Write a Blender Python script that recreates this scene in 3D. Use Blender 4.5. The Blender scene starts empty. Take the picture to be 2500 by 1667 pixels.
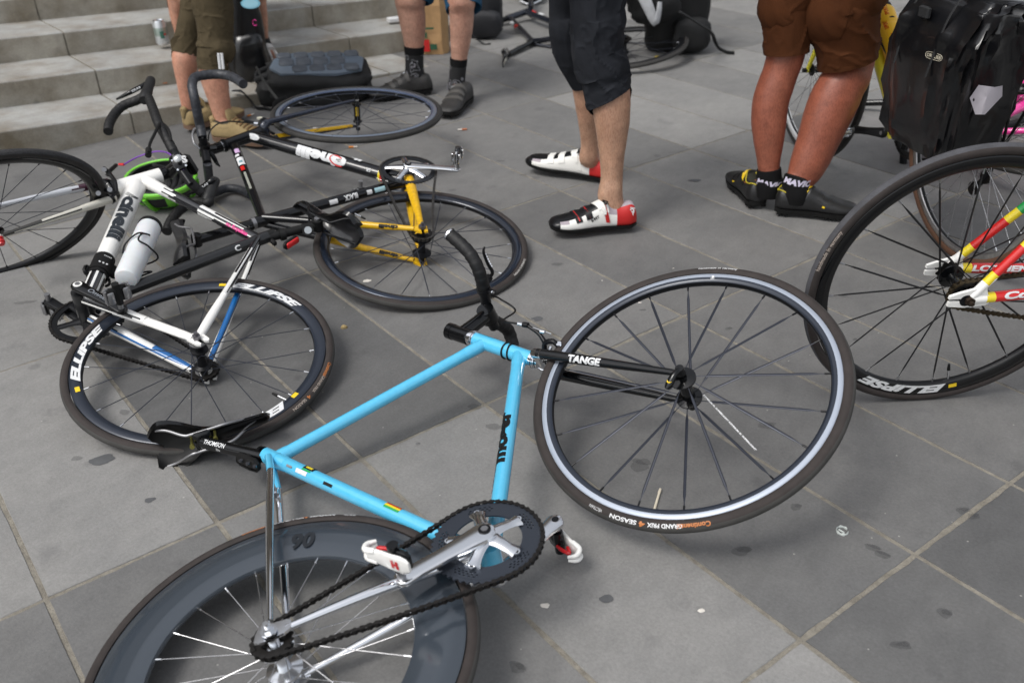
import bpy, bmesh, math, random
import numpy as np
from mathutils import Vector, Matrix, noise
random.seed(7)
S = bpy.context.scene
COL = S.collection
# ---------------------------------------------------------------- camera, sky, sun, exposure
R = np.array([[0.99930796, -0.03719688, 0.0], [-0.01886711, -0.50687201, 0.86181483], [-0.03205682, -0.86121841, -0.50722303]])
F = 2341.65; H = 1.32            # focal length in px of a 2500 px wide frame, eye height in metres
cam = bpy.data.cameras.new('camera'); co = bpy.data.objects.new('camera', cam); COL.objects.link(co)
cam.sensor_width = 36; cam.lens = F / 2500 * 36; cam.clip_start = 0.05; cam.clip_end = 500
m = Matrix.Identity(4)
for r_ in range(3):
    m[r_][0] = R[r_][0]; m[r_][1] = -R[r_][1]; m[r_][2] = -R[r_][2]
m[2][3] = H
co.matrix_world = m
cam.dof.use_dof = True; cam.dof.focus_distance = 2.25; cam.dof.aperture_fstop = 4.0
S.camera = co
w = bpy.data.worlds.new('World'); S.world = w; w.use_nodes = True
nt = w.node_tree; nt.nodes.clear()
sky = nt.nodes.new('ShaderNodeTexSky'); sky.sky_type = 'NISHITA'; sky.sun_disc = False
SUN_EL = math.radians(58); SUN_AZ = math.radians(-125)
sky.sun_elevation = SUN_EL; sky.sun_rotation = SUN_AZ; sky.dust_density = 3.0; sky.air_density = 1.0
hs = nt.nodes.new('ShaderNodeHueSaturation'); hs.inputs['Saturation'].default_value = 0.24
bg = nt.nodes.new('ShaderNodeBackground'); bg.inputs['Strength'].default_value = 0.15
wo = nt.nodes.new('ShaderNodeOutputWorld')
nt.links.new(sky.outputs[0], hs.inputs['Color']); nt.links.new(hs.outputs[0], bg.inputs[0]); nt.links.new(bg.outputs[0], wo.inputs[0])
sl = bpy.data.lights.new('sun', 'SUN'); sl.energy = 1.05; sl.angle = math.radians(20); sl.color = (1, 0.97, 0.92)
so = bpy.data.objects.new('sun', sl); COL.objects.link(so)
sd = Vector((math.cos(SUN_EL) * math.sin(SUN_AZ), math.cos(SUN_EL) * math.cos(SUN_AZ), math.sin(SUN_EL)))
so.rotation_euler = sd.to_track_quat('Z', 'Y').to_euler()
S.view_settings.view_transform = 'Standard'; S.view_settings.look = 'None'
S.view_settings.exposure = 0.50; S.view_settings.gamma = 1
# ---------------------------------------------------------------- survey helpers: a sight line meets a real plane
V3 = lambda *a: np.array(a, float)
def U(v):
    v = np.asarray(v, float); return v / np.linalg.norm(v)
def ray(x, y):
    return U(R @ V3((x - 1250) / F, (y - 833.5) / F, 1))
def on(px, c, n):
    r = ray(*px); o = V3(0, 0, H); return o + r * (((np.asarray(c) - o) @ n) / (r @ n))
def az(px, z=0.0): return on(px, V3(0, 0, z), V3(0, 0, 1))
def ay(px, Y): return on(px, V3(0, Y, 0), V3(0, 1, 0))
def depth(p): return float((np.asarray(p) - V3(0, 0, H)) @ R[:, 2])
# ---------------------------------------------------------------- materials
MATS = {}
def lin(c):
    if isinstance(c, str):
        c = [int(c[i:i + 2], 16) / 255 for i in (0, 2, 4)]
        return tuple(v / 12.92 if v <= .04045 else ((v + .055) / 1.055) ** 2.4 for v in c)
    return tuple(c)
def mat(name, col, rough=.5, metal=0., coat=0., ns=0., na=0., bump=0., bs=60., sss=0., trans=0., col2=None, spec=.5, wear=0.):
    if name in MATS: return MATS[name]
    m = bpy.data.materials.new(name); m.use_nodes = True; t = m.node_tree; b = t.nodes['Principled BSDF']
    c = lin(col); b.inputs['Base Color'].default_value = (*c, 1); b.inputs['Roughness'].default_value = rough
    b.inputs['Metallic'].default_value = metal; b.inputs['Coat Weight'].default_value = coat; b.inputs['Coat Roughness'].default_value = .06
    b.inputs['Specular IOR Level'].default_value = spec
    b.inputs['Subsurface Weight'].default_value = sss
    if sss: b.inputs['Subsurface Radius'].default_value = (.012, .005, .003); b.inputs['Subsurface Scale'].default_value = 1
    b.inputs['Transmission Weight'].default_value = trans
    tc = t.nodes.new('ShaderNodeTexCoord')
    if ns:
        n = t.nodes.new('ShaderNodeTexNoise'); n.inputs['Scale'].default_value = ns; n.inputs['Detail'].default_value = 6; n.inputs['Roughness'].default_value = .65
        t.links.new(tc.outputs['Object'], n.inputs['Vector'])
        r = t.nodes.new('ShaderNodeValToRGB')
        c2 = lin(col2) if col2 else tuple(v * (1 - na) for v in c)
        c1 = c if col2 else tuple(min(1, v * (1 + na)) for v in c)
        r.color_ramp.elements[0].position = .3; r.color_ramp.elements[1].position = .7
        r.color_ramp.elements[0].color = (*c2, 1); r.color_ramp.elements[1].color = (*c1, 1)
        t.links.new(n.outputs['Fac'], r.inputs[0]); t.links.new(r.outputs[0], b.inputs['Base Color'])
    if wear or bump == 0:
        n3 = t.nodes.new('ShaderNodeTexNoise'); n3.inputs['Scale'].default_value = 35; n3.inputs['Detail'].default_value = 5
        t.links.new(tc.outputs['Object'], n3.inputs['Vector'])
        mr = t.nodes.new('ShaderNodeMapRange'); mr.inputs['To Min'].default_value = max(.02, rough * .75); mr.inputs['To Max'].default_value = min(1, rough * 1.3 + wear)
        t.links.new(n3.outputs['Fac'], mr.inputs['Value']); t.links.new(mr.outputs[0], b.inputs['Roughness'])
    if bump:
        n2 = t.nodes.new('ShaderNodeTexNoise'); n2.inputs['Scale'].default_value = bs; n2.inputs['Detail'].default_value = 5
        t.links.new(tc.outputs['Object'], n2.inputs['Vector'])
        bp = t.nodes.new('ShaderNodeBump'); bp.inputs['Strength'].default_value = bump; bp.inputs['Distance'].default_value = .004
        t.links.new(n2.outputs['Fac'], bp.inputs['Height']); t.links.new(bp.outputs[0], b.inputs['Normal'])
    MATS[name] = m; return m
RUB = mat('tyre_tread_rubber', '3a3937', .85, ns=25, na=.2, bump=.25, bs=250)
RUBG = mat('worn_grey_tyre_tread', '46464a', .85, ns=25, na=.2, bump=.35, bs=160)
WALL = mat('brown_tyre_sidewall', '2e2826', .8, ns=30, na=.25, bump=.1, bs=300)
WALLK = mat('black_tyre_sidewall', '232120', .75, ns=30, na=.25)
BLK = mat('black_anodised_metal', '131417', .38, .2, spec=.35)
BLKG = mat('gloss_black_paint', '08090b', .18, 0, .35, spec=.3)
BLKM = mat('matt_black_plastic', '111111', .55, spec=.3)
TAPE = mat('black_bar_tape', '0e0e0f', .6, bump=.35, bs=90)
RIMB = mat('dark_blue_grey_rim', '272d38', .32, .25, .2)
TRACK = mat('silver_brake_track', 'a3abb8', .42, .35)
TRACKD = mat('dull_brake_track', '5b616b', .35, .8)
CHR = mat('chrome', 'eef0f4', .10, 1.)
ALU = mat('polished_aluminium', 'eceef1', .17, 1.)
ALUD = mat('worn_aluminium', '9a9a9c', .4, .9)
STEEL = mat('spoke_steel', 'b9b9bb', .25, .9)
SPB = mat('black_bladed_spoke', '30333c', .35, .4)
CARB = mat('deep_carbon_rim', '3a4149', .2, .1, .7, spec=.5)
CHN = mat('oily_chain', '211f1e', .5, .5, ns=120, na=.4)
CHNB = mat('brown_greasy_chain', '4a4030', .45, .75, ns=120, na=.4)
WHT = mat('white_paint', 'ecebe7', .35, 0, .2, ns=8, na=.04)
WHTD = mat('white_lettering', 'd6d7d8', .5, ns=160, na=.12)
SKYB = mat('sky_blue_paint', '50b6dd', .16, 0, 1., ns=70, col2='5bbce1', bump=.03, bs=30)
YEL = mat('chipped_yellow_paint', 'e9b915', .35, 0, .3, ns=60, col2='c89a12')
YELF = mat('pale_yellow_paint', 'ddd33a', .3, 0, .5, ns=6, na=.05)
RED = mat('red_paint', 'c81f1d', .25, 0, .6)
GRN = mat('green_paint', '1f9a4a', .25, 0, .6)
YLW = mat('yellow_paint', 'e6cf2a', .25, 0, .6)
BLU = mat('blue_paint', '1f63a3', .25, 0, .6)
PNK = mat('pink_paint', 'f0449f', .25, 0, .5)
MINT = mat('mint_paint', '7fd8b4', .3, 0, .4)
PURP = mat('purple_cable', '7b4aa8', .35)
PLUM = mat('plum_paint', '3a1528', .2, 0, .7)
ORG = mat('orange_paint', 'b9713a', .6)
YSTK = mat('yellow_sticker', 'e7c321', .5)
REDP = mat('red_plastic', 'c4151b', .3, 0, .4)
# ---------------------------------------------------------------- mesh building
OFF = {}
class MB:
    def __init__(s): s.v = []; s.f = []; s.m = []; s.n = 0
    def add(s, V, Fc, mi=0):
        V = np.asarray(V, float).reshape(-1, 3); s.v.append(V)
        for k, f in enumerate(Fc):
            s.f.append([i + s.n for i in f]); s.m.append(mi[k] if isinstance(mi, (list, tuple, np.ndarray)) else mi)
        s.n += len(V); return s
    def build(s, name, mats, parent=None, smooth=True, local=False):
        V = np.concatenate(s.v) if s.v else np.zeros((0, 3))
        if parent is not None and not local: V = V - OFF.get(parent.name, V3(0, 0, 0))
        me = bpy.data.meshes.new(name); me.from_pydata(V.tolist(), [], s.f)
        if not isinstance(mats, (list, tuple)): mats = [mats]
        for q in mats: me.materials.append(q)
        me.polygons.foreach_set('material_index', s.m)
        me.polygons.foreach_set('use_smooth', [smooth] * len(s.f)); me.update()
        if smooth:
            try: me.set_sharp_from_angle(angle=math.radians(42))
            except Exception: pass
        o = bpy.data.objects.new(name, me); COL.objects.link(o)
        if parent is not None: o.parent = parent; OFF[o.name] = OFF.get(parent.name, V3(0, 0, 0))
        return o
def tag(o, label=None, cat=None, group=None, kind=None):
    for k, v in (('label', label), ('category', cat), ('group', group), ('kind', kind)):
        if v: o[k] = v
    return o
def thing(name, label, cat, loc, group=None):
    o = bpy.data.objects.new(name, None); COL.objects.link(o); o.location = loc; o.empty_display_size = .1
    OFF[o.name] = V3(*loc); return tag(o, label, cat, group)
def catmull(P, k=6):
    P = np.asarray(P, float)
    if len(P) < 3 or k <= 1: return P
    Q = np.vstack([2 * P[0] - P[1], P, 2 * P[-1] - P[-2]]); out = []
    for i in range(1, len(Q) - 2):
        a, b, c, d = Q[i - 1], Q[i], Q[i + 1], Q[i + 2]
        for t in np.arange(k) / k:
            out.append(.5 * ((2 * b) + (c - a) * t + (2 * a - 5 * b + 4 * c - d) * t * t + (3 * b - a - 3 * c + d) * t ** 3))
    out.append(P[-1]); return np.array(out)
def frames(P, up=None):
    P = np.asarray(P, float); T = np.gradient(P, axis=0); T /= np.linalg.norm(T, axis=1)[:, None] + 1e-12
    u = V3(0, 0, 1) if up is None else U(up)
    if abs(T[0] @ u) > .95: u = V3(1, .1, 0)
    A = []; a = U(u - T[0] * (u @ T[0]))
    for t in T:
        a = U(a - t * (a @ t)); A.append(a)
    A = np.array(A); return T, A, np.cross(T, A)
def tube(mb, P, r, seg=14, mi=0, smooth=0, up=None, cap=True, flat=1.0, mis=None):
    """swept round (or elliptical: r along 'up', r*flat across) tube"""
    P = np.asarray(P, float); rr = np.full(len(P), r, float) if np.isscalar(r) else np.asarray(r, float)
    if smooth:
        q = catmull(np.column_stack([P, rr]), smooth); P, rr = q[:, :3], q[:, 3]
    T, A, B = frames(P, up); th = np.arange(seg) * 2 * math.pi / seg
    V = (P[:, None] + rr[:, None, None] * (np.cos(th)[None, :, None] * A[:, None] + flat * np.sin(th)[None, :, None] * B[:, None])).reshape(-1, 3)
    n = len(P); f = []; ml = []
    for i in range(n - 1):
        for j in range(seg):
            k = (j + 1) % seg; f.append((i * seg + j, i * seg + k, (i + 1) * seg + k, (i + 1) * seg + j)); ml.append(mis[i] if mis is not None else mi)
    if cap:
        f.append(tuple(range(seg))[::-1]); f.append(tuple((n - 1) * seg + j for j in range(seg))); ml += [mis[0] if mis is not None else mi, mis[-1] if mis is not None else mi]
    mb.add(V, f, ml); return mb
def loft(mb, rings, mi=0, cap=True, closed=True):
    n = len(rings); s = len(rings[0]); f = []
    for i in range(n - 1):
        for j in range(s if closed else s - 1):
            k = (j + 1) % s; f.append((i * s + j, i * s + k, (i + 1) * s + k, (i + 1) * s + j))
    ml = [mi[i // (s if closed else s - 1)] for i in range(len(f))] if isinstance(mi, (list, tuple)) else [mi] * len(f)
    if cap: f += [tuple(range(s))[::-1], tuple((n - 1) * s + j for j in range(s))]; ml += [ml[0], ml[-1]]
    mb.add(np.array(rings).reshape(-1, 3), f, ml); return mb
def box(mb, c, ax, hx, hy, hz, mi=0, bev=.15):
    """bevelled block: ax = 3 axes (rows), half sizes"""
    ax = [U(a) for a in ax]; b = min(hx, hy, hz) * bev * 2
    rings = []
    for z, s in ((-hz, 0), (-hz + b, 1), (hz - b, 1), (hz, 0)):
        i = 0 if s else b
        x, y = hx - i, hy - i; q = []
        for sx, sy in ((1, 1), (-1, 1), (-1, -1), (1, -1)):
            pts = [(sx * x, sy * (y - b)), (sx * (x - b), sy * y)]
            if sx * sy < 0: pts = pts[::-1]
            q += pts
        rings.append([np.asarray(c) + p[0] * ax[0] + p[1] * ax[1] + z * ax[2] for p in q])
    return loft(mb, rings, mi)
def disc(mb, c, n, r, h, seg=24, mi=0, r2=None):
    c = np.asarray(c, float); n = U(n); r2 = r if r2 is None else r2
    return tube(mb, [c - n * h / 2, c + n * h / 2], [r, r2], seg, mi)
def basis(n, x=None):
    n = U(n); x = V3(1, .13, .07) if x is None else np.asarray(x, float); x = U(x - n * (x @ n)); return x, np.cross(n, x), n
def revolve(mb, prof, c, n, seg=96, mi=0, x=None, closed=True):
    """prof: [(r, z[, mat])] revolved round axis n through c"""
    X, Y, Z = basis(n, x); c = np.asarray(c, float); th = np.arange(seg) * 2 * math.pi / seg
    rings = [[c + r * (math.cos(t) * X + math.sin(t) * Y) + z * Z for r, z in [(p[0], p[1]) for p in prof]] for t in th]
    s = len(prof); f = []; ml = []
    for i in range(seg):
        k = (i + 1) % seg
        for j in range(s if closed else s - 1):
            l = (j + 1) % s; f.append((i * s + j, k * s + j, k * s + l, i * s + l)); ml.append(prof[j][2] if len(prof[j]) > 2 else mi)
    mb.add(np.array(rings).reshape(-1, 3), f, ml); return mb
# ---------------------------------------------------------------- lettering
TXT = {}
def text2d(s, bold=0., maxe=.12, shear=0.):
    k = (s, bold, shear)
    if k in TXT: return TXT[k]
    cu = bpy.data.curves.new('lettering', 'FONT'); cu.body = s; cu.size = 1; cu.offset = bold; cu.shear = shear; cu.resolution_u = 3; cu.fill_mode = 'FRONT'
    ob = bpy.data.objects.new('lettering', cu); COL.objects.link(ob)
    dg = bpy.context.evaluated_depsgraph_get(); dg.update(); me = bpy.data.meshes.new_from_object(ob.evaluated_get(dg))
    bm = bmesh.new(); bm.from_mesh(me); bmesh.ops.remove_doubles(bm, verts=bm.verts, dist=1e-4)
    for _ in range(3):
        ed = [e for e in bm.edges if e.calc_length() > maxe * 2]
        if not ed: break
        bmesh.ops.subdivide_edges(bm, edges=ed, cuts=1)
        bmesh.ops.triangulate(bm, faces=[f for f in bm.faces if len(f.verts) > 3])
    bm.verts.index_update(); V = np.array([v.co[:2] for v in bm.verts]) if len(bm.verts) else np.zeros((1, 2)); Fc = [[v.index for v in f.verts] for f in bm.faces]
    bm.free(); bpy.data.objects.remove(ob); bpy.data.curves.remove(cu); bpy.data.meshes.remove(me)
    V = V - [V[:, 0].min(), 0]; TXT[k] = (V, Fc); return TXT[k]
def txt_ring(mb, s, r0, h, a0, z, mi=0, bold=.02, shear=0., stretch=1., width=None, sgn=-1, torus=None):
    """text round the local z axis (wheel space); a0 start angle, read clockwise for sgn -1; torus=(Rc, tw) wraps it on a tyre"""
    V, Fc = text2d(s, bold, .1, shear); sc = h / .7
    u = V[:, 0] * sc * stretch
    if width: u = u * (width / u.max())
    v = V[:, 1] * sc
    if torus:
        ph = math.radians(78) - v / torus[1]; r = torus[0] + (torus[1] + .0004) * np.cos(ph); zz = (torus[1] + .0004) * np.sin(ph); rb = torus[0]
    else: r = r0 + v; zz = np.full(len(v), z); rb = r0 + h / 2
    a = a0 + sgn * u / rb
    mb.add(np.column_stack([r * np.cos(a), r * np.sin(a), zz]), Fc, mi); return mb
def txt_tube(mb, s, p0, p1, rad, h, start, face, mi=0, bold=.02, shear=0., stretch=1., length=None, voff=0., flip=False, r2=None):
    """text wrapped on a tube from p0 to p1, starting 'start' m along, centred on the 'face' side"""
    V, Fc = text2d(s, bold, .1, shear); sc = h / .7; a = U(np.asarray(p1) - p0); f = U(face - a * (face @ a)); up = np.cross(f, a) * (-1 if flip else 1)
    u = V[:, 0] * sc * stretch
    if length: u = u * (length / u.max())
    v = (V[:, 1] - .35) * sc + voff; L = np.linalg.norm(np.asarray(p1) - p0)
    R_ = (rad + ((r2 or rad) - rad) * np.clip((start + u) / L, 0, 1)) + .0006
    t = v / R_
    P = np.asarray(p0) + (start + u)[:, None] * a + R_[:, None] * (np.cos(t)[:, None] * f + np.sin(t)[:, None] * up)
    mb.add(P, Fc if not flip else [q[::-1] for q in Fc], mi); return mb
def txt_flat(mb, s, o, x, y, h, mi=0, bold=.02, shear=0., length=None, stretch=1.):
    V, Fc = text2d(s, bold, 9, shear); sc = h / .7; u = V[:, 0] * sc * stretch
    if length: u = u * (length / u.max())
    mb.add(np.asarray(o) + u[:, None] * U(x) + (V[:, 1] * sc)[:, None] * U(y), Fc, mi); return mb
TOCAM = lambda p: U(V3(0, 0, H) - np.asarray(p))
# ================================================================ GROUND : bluestone slabs with sandy joints
GO = V3(-1.46415, 2.11384, 0); GI = V3(.27745, .20113, 0); GJ = V3(.55904, -.77117, 0)
def stone_mat(name, dark, light, tone_attr=True, warm=None, scale=1.):
    m = bpy.data.materials.new(name); m.use_nodes = True; t = m.node_tree; b = t.nodes['Principled BSDF']; N_ = t.nodes.new; Lk = t.links.new
    tc = N_('ShaderNodeTexCoord'); b.inputs['Specular IOR Level'].default_value = .35
    mp = N_('ShaderNodeMapping'); mp.inputs['Rotation'].default_value = (0, 0, math.radians(36)); Lk(tc.outputs['Object'], mp.inputs[0])
    def noise_(s, d, r_=.6, sc=(1, 1, 1)):
        q = N_('ShaderNodeMapping'); q.inputs['Scale'].default_value = sc; Lk(mp.outputs[0], q.inputs[0])
        n = N_('ShaderNodeTexNoise'); n.inputs['Scale'].default_value = s * scale; n.inputs['Detail'].default_value = d; n.inputs['Roughness'].default_value = r_; Lk(q.outputs[0], n.inputs['Vector']); return n.outputs['Fac']
    def ramp(x, a, ca, b_, cb):
        r = N_('ShaderNodeValToRGB'); r.color_ramp.elements[0].position = a; r.color_ramp.elements[1].position = b_; r.color_ramp.elements[0].color = (*ca, 1); r.color_ramp.elements[1].color = (*cb, 1); Lk(x, r.inputs[0]); return r.outputs[0]
    def mul(a, b_, f=1.):
        x = N_('ShaderNodeMix'); x.data_type = 'RGBA'; x.blend_type = 'MULTIPLY'; x.inputs['Factor'].default_value = f; Lk(a, x.inputs['A']); Lk(b_, x.inputs['B']); return x.outputs['Result']
    if tone_attr:
        at = N_('ShaderNodeAttribute'); at.attribute_name = 'tone'; tone = at.outputs['Fac']
    else:
        tone = noise_(1.2, 2)
    mx = N_('ShaderNodeMix'); mx.data_type = 'RGBA'; mx.inputs['A'].default_value = (*lin(dark), 1); mx.inputs['B'].default_value = (*lin(light), 1); Lk(tone, mx.inputs['Factor'])
    c = mx.outputs['Result']
    c = mul(c, ramp(noise_(3.2, 8, .62), .3, (.86, .865, .875), .7, (1.10, 1.095, 1.085)))
    c = mul(c, ramp(noise_(22, 8, .7, (1, .55, 1)), .32, (.90, .90, .90), .68, (1.08, 1.08, 1.08)))
    c = mul(c, ramp(noise_(150, 5, .7), .3, (.86, .86, .86), .7, (1.12, 1.12, 1.12)))
    c = mul(c, ramp(noise_(9, 5, .55), .29, (.84, .84, .85), .38, (1, 1, 1)))      # greasy dark blotches
    if warm: c = mul(c, ramp(noise_(5, 6, .6), .4, (1, 1, 1), .75, lin(warm)), .8)
    v = N_('ShaderNodeTexVoronoi'); v.inputs['Scale'].default_value = 26 * scale; v.inputs['Randomness'].default_value = 1; Lk(mp.outputs[0], v.inputs['Vector'])
    sp = N_('ShaderNodeMath'); sp.operation = 'LESS_THAN'; sp.inputs[1].default_value = .055; Lk(v.outputs['Distance'], sp.inputs[0])
    s2 = N_('ShaderNodeSeparateColor'); Lk(v.outputs['Color'], s2.inputs[0]); g_ = N_('ShaderNodeMath'); g_.operation = 'GREATER_THAN'; g_.inputs[1].default_value = .86; Lk(s2.outputs[0], g_.inputs[0])
    m2 = N_('ShaderNodeMath'); m2.operation = 'MULTIPLY'; Lk(sp.outputs[0], m2.inputs[0]); Lk(g_.outputs[0], m2.inputs[1])
    m3 = N_('ShaderNodeMath'); m3.operation = 'MULTIPLY'; m3.inputs[1].default_value = .55; Lk(m2.outputs[0], m3.inputs[0])
    x = N_('ShaderNodeMix'); x.data_type = 'RGBA'; x.inputs['B'].default_value = (.42, .41, .38, 1); Lk(c, x.inputs['A']); Lk(m3.outputs[0], x.inputs['Factor']); c = x.outputs['Result']
    v5 = N_('ShaderNodeTexVoronoi'); v5.inputs['Scale'].default_value = 4.3 * scale; Lk(mp.outputs[0], v5.inputs['Vector'])
    n5 = N_('ShaderNodeMath'); n5.operation = 'MULTIPLY_ADD'; n5.inputs[1].default_value = .06; Lk(noise_(30, 3), n5.inputs[0]); Lk(v5.outputs['Distance'], n5.inputs[2])
    r5 = ramp(n5.outputs[0], .075, (.76, .76, .77), .115, (1, 1, 1)); c = mul(c, r5)     # old trodden gum
    Lk(c, b.inputs['Base Color'])
    rr = N_('ShaderNodeMapRange'); rr.inputs['To Min'].default_value = .5; rr.inputs['To Max'].default_value = .85; Lk(noise_(14, 5), rr.inputs['Value']); Lk(rr.outputs[0], b.inputs['Roughness'])
    ad = N_('ShaderNodeMath'); ad.operation = 'ADD'; Lk(noise_(40, 6, .7), ad.inputs[0]); 
    m6 = N_('ShaderNodeMath'); m6.operation = 'MULTIPLY'; m6.inputs[1].default_value = .4; Lk(noise_(260, 3, .6), m6.inputs[0]); Lk(m6.outputs[0], ad.inputs[1])
    bp = N_('ShaderNodeBump'); bp.inputs['Strength'].default_value = .35; bp.inputs['Distance'].default_value = .004; Lk(ad.outputs[0], bp.inputs['Height']); Lk(bp.outputs[0], b.inputs['Normal'])
    return m
SLAB = stone_mat('bluestone_slab', '5a5a5a', '888785')
MORT = mat('sandy_joint', '8f8a7f', .95, ns=30, col2='6a655c', bump=.9, bs=180)
STAIN2 = mat('faint_grease_stain', '424345', .8, ns=60, na=.3); _b = STAIN2.node_tree.nodes['Principled BSDF']; _b.inputs['Alpha'].default_value = .22
STAIN = mat('dark_gum_stain', '535456', .75, ns=40, na=.15)
TONE = {(-1, 0): .85, (-1, 1): .30, (0, 0): .95, (0, 1): .30, (1, -1): .8, (0, -1): .85, (1, 0): .06, (1, 1): .55, (2, -1): .35, (2, 0): .08, (2, 1): .80, (2, 2): .95, (3, -1): .30, (3, 0): .34, (3, 1): .27, (3, 2): .12, (4, -1): .46, (4, 0): .50, (4, 1): .26, (4, 2): .02, (5, -1): .48, (5, 0): .26, (5, 1): .30, (5, 2): .05, (6, -1): .52, (6, 0): .45, (6, 1): .27, (7, -2): .52, (7, 0): .70, (7, 1): .3, (7, -1): .45, (8, -3): .46, (8, -2): .48, (8, -1): 1., (8, 0): .70, (9, -1): .92, (10, -2): .52, (10, -1): .60, (11, -1): .9, (12, -1): .70, (14, -1): .75, (2, 3): .6, (1, 2): .4}
gm = MB(); rnd = random.Random(3); tones = []
def jit(a, b, k): return [a + (b - a) * t for t in np.linspace(0, 1, k)[:-1]]
for i in range(-7, 26):
    for j in range(-12, 5):
        c0 = GO + GI * (i + .5) + GJ * (j + .5)
        if not (-5 < c0[0] < 8 and -.8 < c0[1] < 13): continue
        gw = .0049 + rnd.random() * .0014; gi, gj = gw / .3427, gw / .9525
        sh = (rnd.random() - .5) * .006
        cn = [GO + GI * (i + a) + GJ * (j + b) for a, b in ((gi, gj + sh * .0), (1 - gi, gj), (1 - gi, 1 - gj), (gi, 1 - gj))]
        near = c0[1] < 4.2; k1, k2 = (14, 34) if near else (4, 8)
        edge = jit(cn[0], cn[1], k1) + jit(cn[1], cn[2], k2) + jit(cn[2], cn[3], k1) + jit(cn[3], cn[0], k2); cc = sum(cn) / 4; E_ = []
        for p in edge:
            q = noise.noise(Vector((p[0] * 9, p[1] * 9, i * 3.1 + j))) * .0022 + noise.noise(Vector((p[0] * 45, p[1] * 45, i + j * 2.3))) * .0016
            E_.append(p + U(cc - p) * abs(q) * 1.6)
        zz = (rnd.random() - .5) * .0012
        top = [p + V3(0, 0, zz) for p in E_]; mid_ = [p + U(p - cc) * .0016 + V3(0, 0, zz - .0014) for p in E_]; low = [p + U(p - cc) * .002 + V3(0, 0, -.007) for p in E_]
        n_ = len(E_); gm.add(top + mid_ + low, [tuple(range(n_))] + [(a, n_ + a, n_ + (a + 1) % n_, (a + 1) % n_) for a in range(n_)] + [(n_ + a, 2 * n_ + a, 2 * n_ + (a + 1) % n_, n_ + (a + 1) % n_) for a in range(n_)], 0)
        tn = TONE.get((i, j), rnd.random() * .7 + (.1 if c0[1] < 4.6 else .35)); tones += [tn] * (1 + 2 * n_)  # far slabs toned lighter: their grazing-angle sheen is put into the colour
def sheet(z, x0, x1, y0, y1, mi, tn=.3):
    gm.add([(x0, y0, z), (x1, y0, z), (x1, y1, z), (x0, y1, z)], [(0, 1, 2, 3)], mi); tones.append(tn)
sheet(-.0022, -5.5, 8.5, -1.6, 13.6, 1)
for a in ((-60, -5.5, -60, 60), (8.5, 60, -60, 60), (-5.5, 8.5, -60, -1.6), (-5.5, 8.5, 13.6, 60)): sheet(-.0036, *a, 0, .4)
def blob(px, rx, ry, ang=0., seed=0, mi=2):
    p = az(px) + V3(0, 0, .0014); K = 30; pts = []
    for k in range(K):
        t = 2 * math.pi * k / K; q = 1 + .55 * noise.noise(Vector((math.cos(t) * .9 + seed * 7.1, math.sin(t) * .9, seed * 1.3))) + .15 * noise.noise(Vector((math.cos(t) * 4 + seed, math.sin(t) * 4, seed)))
        x, y = rx * math.cos(t) * q, ry * math.sin(t) * q; pts.append(p + V3(x * math.cos(ang) - y * math.sin(ang), x * math.sin(ang) + y * math.cos(ang), 0))
    gm.add(pts, [tuple(range(K))], mi); tones.append(.5)
for k, (x, y, rx, ry, a) in enumerate([(247, 1124, .028, .019, .35), (187, 1120, .012, .009, 0), (364, 1222, .012, .009, .3), (1480, 1462, .014, .010, .3), (1311, 779, .017, .011, 0), (1697, 441, .021, .012, 0), (1816, 420, .02, .012, 0), (1221, 394, .016, .008, 0), (1278, 428, .014, .007, 0), (1360, 646, .019, .012, 0), (305, 1007, .014, .011, 0), (62, 739, .03, .012, .1), (1209, 1041, .02, .013, 0), (1157, 993, .016, .013, 0), (1020, 1084, .006, .005, 0),
        (1568, 758, .009, .005, 0), (1778, 803, .010, .007, 0), (2058, 723, .012, .008, 0), (2087, 830, .007, .006, 0), (1942, 1238, .012, .010, 0), (2350, 1246, .014, .009, .2), (2375, 1260, .013, .010, 0), (2307, 1497, .014, .011, 0), (1812, 1345, .018, .013, 0), (2128, 1338, .016, .009, -.6), (2152, 1355, .015, .009, -.6), (1264, 1630, .016, .011, -.4), (2200, 1575, .018, .010, 0), (1871, 1040, .02, .014, 0), (1560, 1135, .022, .02, 0)]):
    blob((x, y), rx, ry, a, k, 2 if k in (0, 2, 3, 4, 5) else 3)
    if k > 13: blob((x + rx * 380, y - ry * 300), rx * .7, ry * .6, a, k + 50, 3)
ground = gm.build('plaza_paving', [SLAB, MORT, STAIN, STAIN2], smooth=False); tag(ground, kind='structure')
at = ground.data.attributes.new('tone', 'FLOAT', 'FACE'); at.data.foreach_set('value', tones)
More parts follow.
